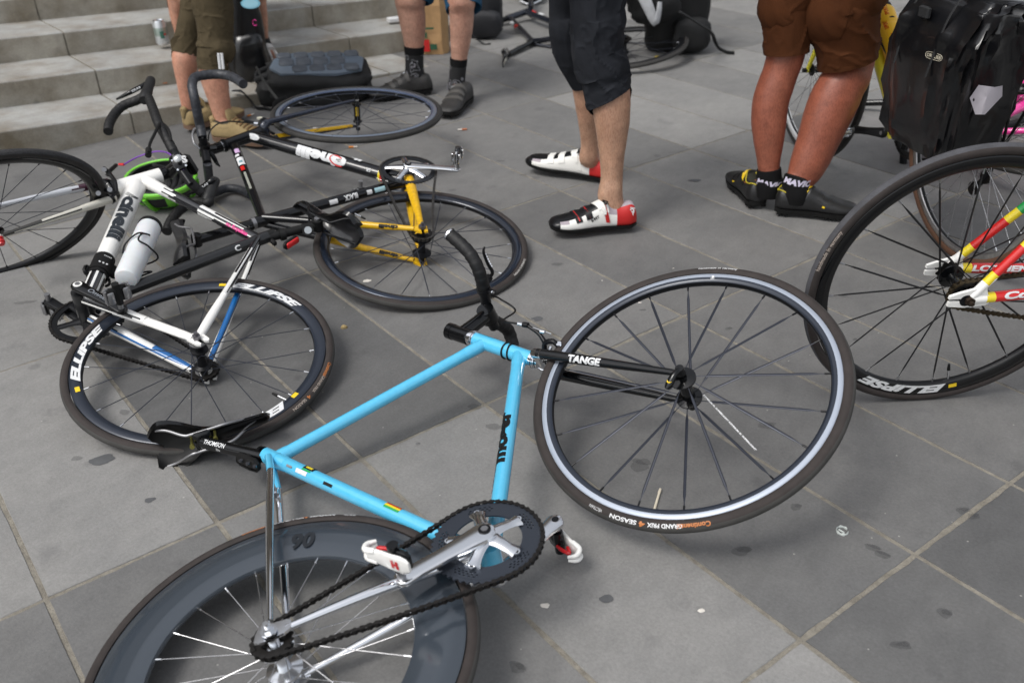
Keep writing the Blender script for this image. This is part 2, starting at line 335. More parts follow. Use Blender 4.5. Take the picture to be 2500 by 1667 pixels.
# ================================================================ STEPS
STONE = stone_mat('pale_step_stone', '9a9a97', 'b0b0ad', False, 'b8a58c')
RISER = stone_mat('warm_step_riser', '98948a', 'b0ab9f', False, 'a3957c')
b0 = V3(-1.821, 4.058, 0); u_ = U((1.208, .932, 0)); w_ = V3(-u_[1], u_[0], 0)
sg = MB(); uj = [-3.2 + .22 - .67 * 0 + .67 * k for k in range(-2, 9)]
uj = [.22 + .67 * k for k in range(-6, 4)] + [2.3]
for k in range(8):
    w0 = .385 * k; js = [a + (0.0 if k % 2 == 0 else .0) for a in uj]
    for a, b in zip(js[:-1], js[1:]):
        a += .004; b -= .004; zt = lambda u: .112 * k + .112 - (.062 * u if k == 0 else .058 * u); zb = lambda u: min(-.01, 0) if k == 0 else zt(u) - .125
        e = .006; P4 = lambda u, w, z: b0 + u_ * u + w_ * w + V3(0, 0, z)
        sec = lambda u, i: [P4(u, w0 + i * .0, zb(u)), P4(u, w0, zt(u) - e), P4(u, w0 + e * .4, zt(u) - e * .3), P4(u, w0 + e, zt(u)), P4(u, w0 + .394, zt(u)), P4(u, w0 + .394, zb(u))]
        us = np.linspace(a, b, 6); rings = [sec(x, 0) for x in us]; s_ = 6; f = []; ml = []; o = len(rings)
        for i in range(o - 1):
            for j in range(6): f.append((i * 6 + j, (i + 1) * 6 + j, (i + 1) * 6 + (j + 1) % 6, i * 6 + (j + 1) % 6)); ml.append(1 if j in (0,) else 0)
        f += [tuple(range(6)), tuple((o - 1) * 6 + j for j in range(6))[::-1]]; ml += [1, 1]
        sg.add(np.array(rings).reshape(-1, 3), f, ml)
    a, b = uj[0], uj[-1] - .006
    sg.add([P4(a, w0 + .006, zb(a)), P4(a, w0 + .39, zb(a)), P4(a, w0 + .39, zt(a) - .006), P4(a, w0 + .006, zt(a) - .006), P4(b, w0 + .006, zb(b)), P4(b, w0 + .39, zb(b)), P4(b, w0 + .39, zt(b) - .006), P4(b, w0 + .006, zt(b) - .006)], [(0, 1, 2, 3), (4, 7, 6, 5), (0, 4, 5, 1), (1, 5, 6, 2), (2, 6, 7, 3), (3, 7, 4, 0)], 2)
sg.add([b0 + u_ * uj[0] + w_ * 3.08 + V3(0, 0, .90), b0 + u_ * 2.3 + w_ * 3.08 + V3(0, 0, .88), b0 + u_ * 2.3 + w_ * 7 + V3(0, 0, .88), b0 + u_ * uj[0] + w_ * 7 + V3(0, 0, .90)], [(0, 1, 2, 3)], 0)
steps = sg.build('stone_steps', [STONE, RISER, MORT], smooth=False); tag(steps, kind='structure')

# unseen stone front, added only for shade and for reflections in paint and chrome
BST = mat('added_weathered_facade', '8d8271', .85, ns=2.5, col2='6c6355', bump=.4, bs=12); BGL = mat('added_facade_glass', '15181c', .08)
bl = thing('added_stone_building', 'unseen stone building front added beyond the steps for shade and reflections', 'building', (b0 + w_ * 7.0).tolist()); g = MB()
fb = b0 + w_ * 7.3; box(g, fb + V3(0, 0, 4.5), (u_, w_, V3(0, 0, 1)), 26, .3, 4.5, 0, .02)
for k in range(-6, 7): box(g, fb + u_ * (k * 4) - w_ * .42 + V3(0, 0, 4.3), (u_, w_, V3(0, 0, 1)), .38, .2, 4.1, 0, .1)
box(g, fb - w_ * .55 + V3(0, 0, 8.5), (u_, w_, V3(0, 0, 1)), 26, .4, .35, 0, .1); g.build('wall', [BST], bl)
for k in range(-6, 6):
    for z in (2.9, 6.2):
        g = MB(); c = fb + u_ * (k * 4 + 2) - w_ * .32 + V3(0, 0, z); box(g, c, (u_, w_, V3(0, 0, 1)), .8, .03, 1.4, 0, .05)
        for s_ in (-1, 1): box(g, c + u_ * .86 * s_ - w_ * .03, (u_, w_, V3(0, 0, 1)), .07, .06, 1.5, 1, .1)
        g.build('added_window', [BGL, BST], bl)
# ---------------------------------------------------------------- wheels
def wheel(name, root, c, n, R_=.335, tw=.0125, r_in=.290, hw=.0105, N=20, cross=25, spoke=(.0011, .0011), track=TRACK, rim=RIMB, wall=WALL, tread=RUB, sp=SPB, nip=ALU, hub='front', hubm=BLK, texts=(), valve=None, bulge=1., cogs=None, twin=0., flr=.022, qr=None, label=None, trk=.0125, hubr=.0105):
    c = np.asarray(c, float); X, Y, Z = basis(n); L = OFF[root.name]
    M = Matrix([[*map(float, (X[i], Y[i], Z[i])), float((c - L)[i])] for i in range(3)] + [[0, 0, 0, 1]])
    Rc = R_ - tw; bead = R_ - .0245
    mb = MB(); o = V3(0, 0, 0); z = V3(0, 0, 1); X0 = V3(1, 0, 0)
    d = bead - r_in; prof = []
    side = [(bead + .002, hw * .85, 0), (bead, hw, 0), (bead - trk, hw, 1), (bead - .0145, hw * .97 * bulge, 1)]
    for t in (.25, .5, .75): side.append((bead - .0145 - (d - .0145) * t, hw * (.97 - .25 * t) * bulge if bulge > 1 else hw * (.97 - .42 * t ** 1.5), 1))
    side.append((r_in + .002, hw * .5 * bulge, 2)); side.append((r_in, hw * .22, 2))
    prof = side + [(p[0], -p[1]) for p in side[::-1]]; k = len(side)
    prof = [(p[0], p[1], q[2]) for p, q in zip(prof, side + [side[max(0, k - 2 - i)] for i in range(k)])]
    revolve(mb, prof, o, z, 160, x=X0)
    rimo = mb.build(name, [track, rim, rim if rim is CARB else BLK], root, local=True); rimo.matrix_local = M
    if label: rimo['label'] = label
    t = MB(); prof = []
    for i in range(26):
        a = math.radians(-128 + 256 * i / 25); prof.append((Rc + tw * math.cos(a), tw * math.sin(a), 1 if abs(a) > math.radians(40) else 0))
    revolve(t, prof, o, z, 160, x=X0); t.build('tyre', [tread, wall], rimo, local=True)
    hb = MB(); w2 = .05 if hub == 'front' else .062; fl = .033 if hub == 'front' else .026; fr = flr
    hp = [(0, -w2), (.005, -w2), (.005, -w2 + .006), (.009, -w2 + .006), (.010, -fl - .006), (fr, -fl - .003), (fr, -fl + .001), (max(.013, hubr), -fl + .005), (hubr, 0), (max(.013, hubr), fl - .005), (fr, fl - .001), (fr, fl + .003), (.010, fl + .006), (.009, w2 - .006), (.005, w2 - .006), (.005, w2), (0, w2)]
    revolve(hb, hp, o, z, 28, x=X0)
    if qr:
        for s in (-1, 1): disc(hb, V3(0, 0, s * (w2 + .012)), z, .0085, .014, 16)
    hub_o = hb.build('hub', [hubm], rimo, local=True)
    if cogs:
        cg = MB(); 
        for (rc, zc) in cogs: gear(cg, V3(0, 0, zc), z, rc, rc - .012, .002, int(rc * 2 * math.pi / .0127))
        cg.build('sprocket', [CHN], rimo, local=True)
    for s in (-1, 1):
        q = MB(); a = math.radians(cross) * s
        p0 = V3((fr - .002) * math.cos(a), (fr - .002) * math.sin(a), s * fl); p1 = V3(r_in + .001, 0, s * .001); dd = p1 - p0
        w1, w2_ = spoke
        tube(q, [p0, p0 + dd * .06, p0 + dd * .12, p0 + dd * .86, p0 + dd * .92, p1], [w1 * .9, w1 * .9, w2_, w2_, w1 * .9, w1 * .9], 8, 0, up=V3(0, 1, 0), flat=w1 / w2_ if w2_ > w1 else 1)
        tube(q, [p1 - U(dd) * .013, p1], .0021, 8, 1)
        first = q.build('spoke', [sp, nip], rimo, local=True)
        for i in range(N // 2):
            o2 = first if i == 0 else first.copy()
            if i: COL.objects.link(o2); o2.parent = rimo
            if cross < 60 or i % 2 == 0: ang = (2 * i + (s > 0)) * 2 * math.pi / N + (twin if s > 0 else 0)
            else: ang = (2 * i + (s > 0)) * 2 * math.pi / N
            o2.rotation_euler = (0, 0, ang)
            if cross >= 60 and i % 2: o2.rotation_euler = (0, 0, ang); o2.scale = (1, -1, 1)
    if valve is not None:
        v = MB(); p = on(valve, c, Z) - c; a = math.atan2(p @ Y, p @ X); d_ = V3(math.cos(a), math.sin(a), 0)
        tube(v, [d_ * (r_in + .002), d_ * (r_in - .03)], .0028, 8, 0); tube(v, [d_ * (r_in - .028), d_ * (r_in - .045)], [.0042, .003], 8, 1)
        v.build('valve', [ALU, BLKM], rimo, local=True)
    def ang(px):
        p = on(px, c, Z) - c; return math.atan2(p @ Y, p @ X)
    for nm, m_, fn in texts:
        q = MB(); fn(q, ang, r_in, bead, hw * bulge, Rc, tw); q.build(nm, m_, rimo, local=True)
    return rimo
def gear(mb, c, n, r, ri, th, teeth, mi=0, x=None, holes=None):
    X, Y, Z = basis(n, x); c = np.asarray(c, float); K = teeth * 4; V = []; Fc = []
    for zz in (-th / 2, th / 2):
        for k in range(K):
            a = 2 * math.pi * k / K; ro = r + (.0028 if k % 4 in (1, 2) else -.0012)
            d = math.cos(a) * X + math.sin(a) * Y
            V += [c + ri * d + zz * Z, c + (r - .004) * d + zz * Z, c + ro * d + zz * Z]
    o = 3 * K
    for k in range(K):
        j = (k + 1) % K; a, b = 3 * k, 3 * j
        for (p, q) in ((0, 1), (1, 2)):
            Fc.append((a + p, b + p, b + q, a + q)); Fc.append((o + a + p, o + a + q, o + b + q, o + b + p))
        Fc.append((a + 2, b + 2, o + b + 2, o + a + 2)); Fc.append((a, o + a, o + b, b))
    mb.add(V, Fc, mi); return mb
def ringplate(mb, c, n, r0, r1, th, mi=0, seg=96, rows=8, hole=None, x=None):
    """flat annulus with real holes where hole(i, j) is true"""
    X, Y, Z = basis(n, x); c = np.asarray(c, float); V = []; Fc = []
    for zz in (-th / 2, th / 2):
        for i in range(rows + 1):
            for k in range(seg):
                a = 2 * math.pi * k / seg; V.append(c + (r0 + (r1 - r0) * i / rows) * (math.cos(a) * X + math.sin(a) * Y) + zz * Z)
    o = (rows + 1) * seg; cell = lambda i, k: 0 <= i < rows and not (hole and hole(i, k % seg))
    for i in range(rows):
        for k in range(seg):
            if not cell(i, k): continue
            j = (k + 1) % seg; a, b, c_, d = i * seg + k, i * seg + j, (i + 1) * seg + j, (i + 1) * seg + k
            Fc += [(a, d, c_, b), (o + a, o + b, o + c_, o + d)]
            if not cell(i - 1, k): Fc.append((a, b, o + b, o + a))
            if not cell(i + 1, k): Fc.append((d, o + d, o + c_, c_))
            if not cell(i, k - 1): Fc.append((a, o + a, o + d, d))
            if not cell(i, k + 1): Fc.append((b, c_, o + c_, o + b))
    mb.add(V, Fc, mi); return mb
def chain(root, c1, r1, c2, r2, n, m_=CHN, sag=0.0, name='chain', spread=None):
    """closed belt of links round two toothed wheels"""
    c1 = np.asarray(c1, float); c2 = np.asarray(c2, float); n = U(n); X = U(c2 - c1 - n * ((c2 - c1) @ n)); Y = np.cross(n, X); D = np.linalg.norm(c2 - c1)
    al = math.acos(max(-1, min(1, (r1 - r2) / D))); P = []
    for t in np.linspace(al, 2 * math.pi - al, 60): P.append(c1 + r1 * (math.cos(t) * X + math.sin(t) * Y))
    def q(cc, r, t): return cc + r * (math.cos(t) * X + math.sin(t) * Y)
    a, b = q(c1, r1, -al), q(c2, r2, -al)
    for t in np.linspace(0, 1, 30)[1:-1]: P.append(a + (b - a) * t + Y * (math.sin(t * math.pi) * sag))
    for t in np.linspace(-al, al, 24): P.append(q(c2, r2, t))
    a, b = q(c2, r2, al), q(c1, r1, al)
    for t in np.linspace(0, 1, 30)[1:-1]: P.append(a + (b - a) * t + Y * (math.sin(t * math.pi) * sag * .6))
    return chain_path(root, np.array(P), n, m_, True, name)
def chain_path(root, P, n, m_=CHN, closed=True, name='chain'):
    if closed: P = np.vstack([P, P[:1]])
    s = np.concatenate([[0], np.cumsum(np.linalg.norm(np.diff(P, axis=0), axis=1))]); N = int(round(s[-1] / .0127)); N += N % 2
    g = np.array([[np.interp(x, s, P[:, k]) for k in range(3)] for x in np.linspace(0, s[-1], N + 1)]); mb = MB(); n = U(n)
    for i in range(N):
        a, b = g[i], g[i + 1]; t = U(b - a); u = np.cross(n, t); off = .0031 if i % 2 else .0021
        for sgn in (-1, 1):
            ring = []
            for zz in (0, .0011):
                o = []
                for k in range(12):
                    an = 2 * math.pi * (k + .5) / 12; cc = a if math.cos(an) < 0 else b
                    hh = .0050 if abs(math.cos(an)) > .5 else .0046
                    o.append(cc + t * math.cos(an) * .0046 + u * math.sin(an) * hh + n * sgn * (off + zz))
                mid_p = (a + b) / 2 + n * sgn * (off + zz); o = o[:3] + [mid_p + u * .0024] + o[3:9] + [mid_p - u * .0024] + o[9:]
                ring.append(o)
            loft(mb, ring if sgn > 0 else ring[::-1])
        tube(mb, [a - n * .0036, a + n * .0036], .0039, 8)
    return mb.build(name, [m_], root)
# ---------------------------------------------------------------- smaller bicycle parts
def crankarm(root, p0, p1, n, m_=ALU, w0=.017, w1=.012, th=.012, name='crank_arm', bolt=BLK, capm=None, label=None):
    mb = MB(); a = U(p1 - p0); n = U(n - a * (n @ a)); y = np.cross(n, a); L = np.linalg.norm(p1 - p0); rings = []
    st = [(-.016, .35), (-.011, .8), (0, 1), (.2 * L, .86), (.5 * L, .72), (.8 * L, .72), (L, 1 * w1 / w0 * 1.15), (L + .008, .75 * w1 / w0 * 1.15), (L + .0125, .35 * w1 / w0)]
    for x, k in st:
        hw = w0 * k; ht = th / 2 * (1 if x < L * .3 else .85); q = []
        for an in range(16):
            A = 2 * math.pi * an / 16; ca, sa = math.cos(A), math.sin(A); q.append(p0 + a * x + y * hw * math.copysign(abs(ca) ** .4, ca) + n * ht * math.copysign(abs(sa) ** .5, sa))
        rings.append(q)
    loft(mb, rings)
    disc(mb, p1, n, w1 * .42, th * 1.02, 18, 1)
    disc(mb, p0 + n * th * .45, n, .0115, .004, 24, 1); disc(mb, p0 + n * th * .6, n, .007, .004, 6, 2)
    o = mb.build(name, [m_, capm or bolt, ALUD], root)
    if label: o['label'] = label
    return o
def pedal(root, p, n, fwd, m1=BLKM, m2=ALUD, kind='spd', out=1, flip=1):
    """clipless pedal: spindle along n from p, body facing fwd"""
    mb = MB(); n = U(n) * out; f = U(fwd - n * (fwd @ n)); s = np.cross(n, f) * flip
    tube(mb, [p - n * .006, p + n * .02], [.008, .0075], 16, 2)
    c = p + n * .052
    if kind == 'spd':
        box(mb, c, (f, n, s), .024, .023, .008, 0, .35); tube(mb, [c - n * .03, c + n * .032], .0095, 14, 0)
        for sg in (-1, 1):
            for t in (-1, 1):
                tube(mb, [c + f * .03 * t + n * k * .02 + s * .004 * sg for k in (-1, -.4, .4, 1)], .0035, 8, 1)
                box(mb, c + f * .02 * t + s * .012 * sg, (f, n, s), .008, .018, .0035, 1, .3)
    else:
        box(mb, c + f * .010, (f, n, s), .022, .019, .0095, 1, .35); tube(mb, [c - n * .026, c + n * .026], .0105, 14, 1)
        rings = []
        for x, hw, z0, z1 in ((-.046, .008, .010, .020), (-.036, .014, .007, .018), (-.016, .017, .008, .0165), (.006, .019, .009, .0165), (.022, .020, .008, .016), (.032, .016, .007, .014), (.038, .010, .008, .013)):
            q = []
            for k in range(12):
                A = 2 * math.pi * k / 12; q.append(c + f * x + n * flip * hw * math.copysign(abs(math.cos(A)) ** .7, math.cos(A)) + s * ((z0 + z1) / 2 + (z1 - z0) / 2 * math.copysign(abs(math.sin(A)) ** .7, math.sin(A))))
            rings.append(q)
        loft(mb, rings, 0)
        for t in (-1, 1): tube(mb, [c - f * .030 + s * .013 + n * .012 * t, c - f * .050 + s * .015 + n * .009 * t, c - f * .058 + s * .002 + n * .006 * t, c - f * .050 - s * .012 + n * .004 * t], [.0055, .0055, .005, .0032], 10, 0, smooth=5)
        tube(mb, [c - f * .024 + s * .004, c - f * .040 - s * .002, c - f * .024 - s * .008, c - f * .008 - s * .010], [.0035, .0035, .004, .003], 10, 3, smooth=5)
    return mb.build('pedal', [m1, m2, ALUD, REDP], root)
def saddle(root, p, fwd, up, lat, L=.272, W=.137, m_=BLKG, under=BLKM, railm=ALUD, cut=True, curve=.014, name='saddle'):
    """p = rail clamp point; shell centred above it"""
    f, u = U(fwd), U(up); l = U(np.cross(f, u)); mb = MB(); nx, ny = 40, 20; top = []; bot = []
    def hw(t):
        return W / 2 * (.160 + .12 * t + .720 * (1 / (1 + math.exp(-(t - .66) * 13)))) * (1 - max(0, (.05 - t) / .05) ** 2) ** .5 * (1 - max(0, (t - .86) / .14) ** 2 * .42)
    for i in range(nx + 1):
        t = i / nx; x = L * (.52 - t); a = []; b = []
        for j in range(ny + 1):
            v = -1 + 2 * j / ny; h = hw(t)
            zz = .052 + curve * math.cos(2 * math.pi * (t - .02)) * .5 + .012 * t - (abs(v) ** 2.3) * (.017 + .012 * (1 - t) + .016 * max(0, t - .5) / .5) - .007 * max(0, 1 - t / .06) ** 2
            y = v * h
            xx = x + (-.018 * (1 - abs(v)) ** 2 if False else (.022 * max(0, (t - .8) / .2) * (1 - min(1, abs(v) * 1.9)) ** 1))
            a.append(p + f * xx + l * y + u * zz); b.append(p + f * (xx * .98) + l * y * .90 + u * (zz - .011 - .004 * (1 - abs(v))))
        top.append(a); bot.append(b)
    loft(mb, top, 0, cap=False, closed=False); loft(mb, [r[::-1] for r in bot], 1, cap=False, closed=False)
    for (A, B) in ((0, 0), (ny, ny)): loft(mb, [[top[i][A], bot[i][B]] if A == 0 else [bot[i][B], top[i][A]] for i in range(nx + 1)], 0, cap=False, closed=False)
    loft(mb, [[bot[nx][j], top[nx][j]] for j in range(ny + 1)], 0, cap=False, closed=False); loft(mb, [[top[0][j], bot[0][j]] for j in range(ny + 1)], 0, cap=False, closed=False)
    sa = mb.build(name, [m_, under], root)
    r = MB()
    for s in (-1, 1):
        y = .022 * s
        tube(r, [p + f * .108 + l * .007 * s + u * .045, p + f * .085 + l * .010 * s + u * .034, p + f * .05 + l * .021 * s + u * .004, p + f * .02 + l * y, p - f * .03 + l * y, p - f * .05 + l * y * 1.1 + u * .004, p - f * .085 + l * .040 * s + u * .030, p - f * .118 + l * .046 * s + u * .044], .0036, 10, 0, smooth=5)
    r.build('saddle_rail', [railm], sa)
    return sa
def taped(mb, P, r, mi=0, k=6, pitch=.021, amp=.0011):
    Q = catmull(np.asarray(P, float), k); s = np.concatenate([[0], np.cumsum(np.linalg.norm(np.diff(Q, axis=0), axis=1))]); n = max(8, int(s[-1] / .003))
    xs = np.linspace(0, s[-1], n); Q = np.array([[np.interp(x, s, Q[:, j]) for j in range(3)] for x in xs])
    rr = r + amp * ((xs / pitch) % 1.) - amp * .5; tube(mb, Q, rr, 16, mi); return mb
def barframe(L, s, away):
    L = U(L); s = U(s); s = U(s - L * (s @ L)); d = np.cross(L, s)
    if d @ away > 0: d = -d
    return L, s, d
def caliper(root, c, n, ax, m_=BLK, cable=True, side=1):
    """rim brake: c on the fork crown/bridge, n wheel axis, ax outward (away from the hub along the blades)"""
    mb = MB(); n = U(n); a = U(ax - n * (ax @ n)); f = np.cross(n, a)
    for s in (-1, 1):
        tube(mb, [c + f * .018 * side + n * .004 * s + a * .012, c + f * .026 * side + n * .026 * s + a * .020, c + f * .026 * side + n * .036 * s - a * .004, c + f * .024 * side + n * .028 * s - a * .030], [.006, .0055, .006, .005], 8, 0, smooth=5)
        box(mb, c + f * .022 * side + n * .020 * s - a * .034, (f, a, n), .024, .0055, .0045, 0, .3)
        disc(mb, c + f * .028 * side + n * .031 * s - a * .034, n, .0055, .004, 12, 1)
    tube(mb, [c + f * .03 * side + n * .02 * side, c + f * .03 * side + n * .036 + a * .034, c + f * .03 * side + n * .05 + a * .052], [.005, .0045, .004], 8, 0, smooth=4)
    tube(mb, [c - f * .004 * side + a * .012, c + f * .036 * side + a * .012], .005, 10, 1)
    disc(mb, c + f * .034 * side + n * .052 + a * .054, f, .005, .010, 12, 1)
    return mb.build('brake_caliper', [m_, ALU], root)
def lever_hood(root, p, d, s, L, m_=BLKM, lev=BLK, text=None, name='brake_lever'):
    """brake lever with rubber hood at the bend of a drop bar; d forward, s up, L outward"""
    mb = MB(); d, s, L = U(d), U(s), U(L)
    tube(mb, [p - d * .018 + s * .004, p + d * .012 + s * .010, p + d * .045 + s * .020, p + d * .066 + s * .034, p + d * .072 + s * .048], [.017, .0185, .0165, .015, .009], 14, 0, smooth=5, up=s, flat=.85)
    q = [p + d * .066 + s * .022, p + d * .074 - s * .005, p + d * .070 - s * .045, p + d * .060 - s * .080, p + d * .062 - s * .108]
    tube(mb, q, [.007, .0085, .0085, .007, .004], 12, 1, smooth=5, up=L, flat=.5)
    if text: txt_flat(mb, text, q[1] + d * .0065 + L * .004, -s, L * -1 if (np.cross(-s, -L) @ d) > 0 else L, .0085, 2, .03, length=.045)
    return mb.build(name, [m_, lev, WHTD], root)
# ---------------------------------------------------------------- bicycle skeleton
class Bike:
    def __init__(s, name, label, c, n, side=1, group='bicycles lying and standing on the paving', loc=None):
        s.c = V3(*c); s.n = U(n); s.side = side
        s.root = thing(name, label, 'bicycle', loc or (float(c[0]), float(c[1]), 0.0), group)
    def P(s, x, y, off=0.): return on((x, y), s.c + s.n * off, s.n)
def wang_text(string, px, h, off, bold=.05, shear=.25, width=None, sgn=-1):
    def fn(q, ang, r_in, bead, hw, Rc, tw): txt_ring(q, string, r_in + off, h, ang(px), hw * .99 + .0006, 0, bold, shear, 1.3, width, sgn)
    return fn
def tyre_text(string, px, h=.0065, width=None, bold=.02):
    def fn(q, ang, r_in, bead, hw, Rc, tw): txt_ring(q, string, 0, h, ang(px), 0, 0, bold, 0, 1.2, width, -1, torus=(Rc, tw))
    return fn
# ================================================================ BIKE A : sky-blue track bicycle in front
A = Bike('bicycle', 'sky blue track bicycle with deep carbon rear wheel lying nearest the camera', (-.4008, 1.105, .0806), (-.1214, -.03, .9921))
n = A.n; rh = A.c; P = A.P
fh = V3(.3588, 1.6666, .2105); nf = U((-.307, -.289, .907))
sc, tt, ht, hb, dt, bb = P(671, 1121), P(1178, 842), P(1163, 830), P(1300, 877), P(1268, 868), P(1199, 1363)
fr = MB()
tube(fr, [sc, tt], .0143, 20); tube(fr, [dt, bb], .0160, 20); tube(fr, [sc, bb], .0160, 20); tube(fr, [ht, hb], .0182, 22)
for a, b, L_ in ((tt, sc, .055), (dt, bb, .05), (sc, tt, .035), (sc, bb, .04), (bb, sc, .05), (bb, dt, .05)):
    d = U(b - a); tube(fr, [a, a + d * L_ * .7, a + d * L_], [.0172 if (a is not tt and a is not sc) or b is bb else .0156] * 2 + [.0147 if b is not bb and a is not bb else .0163], 20)
tube(fr, [bb - n * .034, bb + n * .034], .0205, 24); su = U(sc - bb); tube(fr, [sc - su * .012, sc + su * .030], .0178, 20)
fo = U(rh - sc); 
for s in (-1, 1): tube(fr, [sc + su * .016 + fo * .016 + n * .012 * s, sc + su * .004 + fo * .075 + n * .026 * s], [.0092, .0085], 14)
disc(fr, sc + su * .022 + fo * .026, n, .0065, .034, 14)
f_o = fr.build('frame', [SKYB], A.root)
g = MB(); base = U(dt - bb)
txt_tube(g, 'moser', bb, dt, .0160, .030, .245, U(V3(-.75, -.2, .8)), 0, .06, 0, 1.0, length=.17, voff=.003)
txt_tube(g, 'F.MOSER', bb, dt, .0160, .010, .17, U(V3(-1, -.2, .12)), 0, .02, 0, 1., length=.085)
g.build('down_tube_lettering', [BLKM], f_o)
g = MB(); a_ = U(bb - sc)
def band(mb, p0, p1, rad, s0, s1, mi, th0=0., th1=2 * math.pi, face=None):
    a = U(p1 - p0); f = U((n if face is None else face) - a * ((n if face is None else face) @ a)); g2 = np.cross(a, f); K = 20
    rg = [[p0 + a * s_ + (rad + .0006) * (math.cos(t) * f + math.sin(t) * g2) for t in np.linspace(th0, th1, K)] for s_ in (s0, s1)]
    loft(mb, rg, mi, cap=False, closed=False)
for k, mi in enumerate((0, 1, 2, 3)):
    band(g, sc, bb, .0160, .335, .375, mi, -.9 + k * .3, -.6 + k * .3, n)
band(g, sc, bb, .0161, .098, .128, 4, -.9, .05, n); band(g, sc, bb, .0161, .098, .124, 3, .1, .35, n); band(g, sc, bb, .0164, .103, .122, 2, -.55, -.15, n)
band(g, sc, bb, .0161, .085, .118, 5, .4, .95, n); band(g, sc, bb, .0161, .170, .196, 4, .5, .9, n); band(g, sc, bb, .0161, .055, .072, 6, .5, .8, n)
g.build('seat_tube_sticker', [GRN, RED, YLW, GRN, BLKM, WHTD, ALUD], f_o)
ca = MB()
for s_, e_ in ((.098, .0), (.112, .004)): tube(ca, catmull([ht + U(hb - ht) * (s_ + e_ * math.sin(t)) + .0195 * (math.cos(t) * n + math.sin(t) * np.cross(U(hb - ht), n)) for t in np.linspace(0, 2 * math.pi, 14)], 3), .0022, 8, 0)
box(ca, ht + U(hb - ht) * .105 - su * .02 - n * .012, (U(hb - ht), su, n), .013, .008, .008, 0, .3)
ca.build('elastic_band', [BLKM], f_o)
st = MB()
for s in (-1, 1):
    e = rh + n * .060 * s; tp = sc + su * .004 + fo * .075 + n * .026 * s
    tube(st, [tp, tp + (e - tp) * .5 + n * .004 * s, e + U(tp - e) * .03], [.0082, .0078, .0055], 14, smooth=4)
    b0 = bb + n * .024 * s + U(rh - bb) * .02; d = e - b0
    tube(st, [b0, b0 + d * .3 + n * .004 * s, b0 + d * .62 + n * .004 * s, b0 + d * .93], [.0115, .0110, .0092, .0062], 16, smooth=4)
br = sc + fo * .115 + n * 0; tube(st, [br - n * .032, br + n * .032], .0045, 10); disc(st, br, fo, .007, .016, 12)
cs_dir = U(rh - bb)
for s in (-1, 1):
    e = rh + n * .0605 * s; up_ = U(np.cross(n, cs_dir)); up_ = up_ if up_ @ (sc - rh) > 0 else -up_
    pts = [e - cs_dir * .038 + up_ * .006, e - cs_dir * .034 + up_ * .012, e - cs_dir * .008 + up_ * .018, e - cs_dir * .002 + up_ * .030, e + cs_dir * .010 + up_ * .026, e + cs_dir * .022 + up_ * .008, e + cs_dir * .028 - up_ * .006, e + cs_dir * .016 - up_ * .013, e - cs_dir * .020 - up_ * .014, e - cs_dir * .034 - up_ * .008]
    loft(st, [[q - n * .0028 for q in pts], [q + n * .0028 for q in pts]])
stays = st.build('chrome_stays', [CHR], A.root)
# fork
fk = MB(); cr = hb + U(hb - ht) * .030; fs = U(fh - cr); fs2 = U(fs - nf * (fs @ nf)); rk = None
for s in (-1, 1):
    a = cr + nf * .034 * s; e = fh + nf * .051 * s
    tube(fk, [a, a + (e - a) * .33, a + (e - a) * .68, e - U(e - a) * .012], [.0125, .0118, .0092, .0068], 16, 0, smooth=5)
    disc(fk, e, nf, .0085, .005, 16, 0)
    tube(fk, [cr + nf * .010 * s, a - U(e - a) * .004, a + U(e - a) * .012], [.0135, .0145, .0128], 16, 1)
tube(fk, [cr - nf * .030, cr + nf * .030], .0125, 16, 1)
forko = fk.build('fork', [BLKG, CHR], A.root)
g = MB(); s = 1; a = cr + nf * .034; e = fh + nf * .051
txt_tube(g, 'TANGE', a, e, .0122, .0165, .088, TOCAM(a + (e - a) * .35), 0, .05, .12, 1.3, length=.083, r2=.0095)
tube(g, [a + U(e - a) * .05 + .0128 * U(TOCAM(a) - U(e - a) * (TOCAM(a) @ U(e - a))) + q for q in [V3(0, 0, 0)] * 1] * 2, .0001, 4)
g.build('fork_lettering', [WHTD], forko)
hd = MB(); hd_a = U(hb - ht)
for p0, k in ((ht, -1), (hb, 1)):
    for j, (o_, r_) in enumerate(((0, .0205), (.005, .0222), (.010, .0205), (.014, .0188), (.020, .0170))): disc(hd, p0 + hd_a * k * (o_ + .002), hd_a, r_, .0042, 28)
hd.build('headset', [CHR], A.root)
# stem and cut-down bar turned up
sp_ = ht - hd_a * .024; stem_end = ht - hd_a * .085; L_, s__, d_ = barframe(nf, ht - hb, bb - hb)
Cb = P(1192, 768) + s__ * .002
sm = MB(); tube(sm, [sp_, stem_end], .0195, 24); disc(sm, stem_end, hd_a, .0205, .016, 24)
mid = ht - hd_a * .050
tube(sm, [mid, mid + (Cb - mid) * .5, Cb], [.0195, .0175, .0180], 18); tube(sm, [Cb - L_ * .021, Cb + L_ * .021], .0225, 20)
so_ = sm.build('stem', [BLKG], A.root)
g = MB(); txt_tube(g, 'THOMSON', mid, Cb, .0155, .009, .012, TOCAM(mid), 0, .02, .1, 1, length=.05); g.build('stem_lettering', [WHTD], so_)
hbm = MB(); B_ = lambda l, f, u: Cb + L_ * l + d_ * f + s__ * u
UPA = [az((x, y), z) for x, y, z in ((1187, 740, .175), (1181, 706, .222), (1174, 676, .262), (1163, 646, .295), (1146, 618, .320), (1124, 595, .337), (1101, 575, .350))]
tube(hbm, catmull([B_(-.05, 0, 0), Cb, UPA[0], UPA[1], UPA[2]], 4), .0135, 16, 0)
taped(hbm, UPA[1:], .0162, 1, amp=.0016)
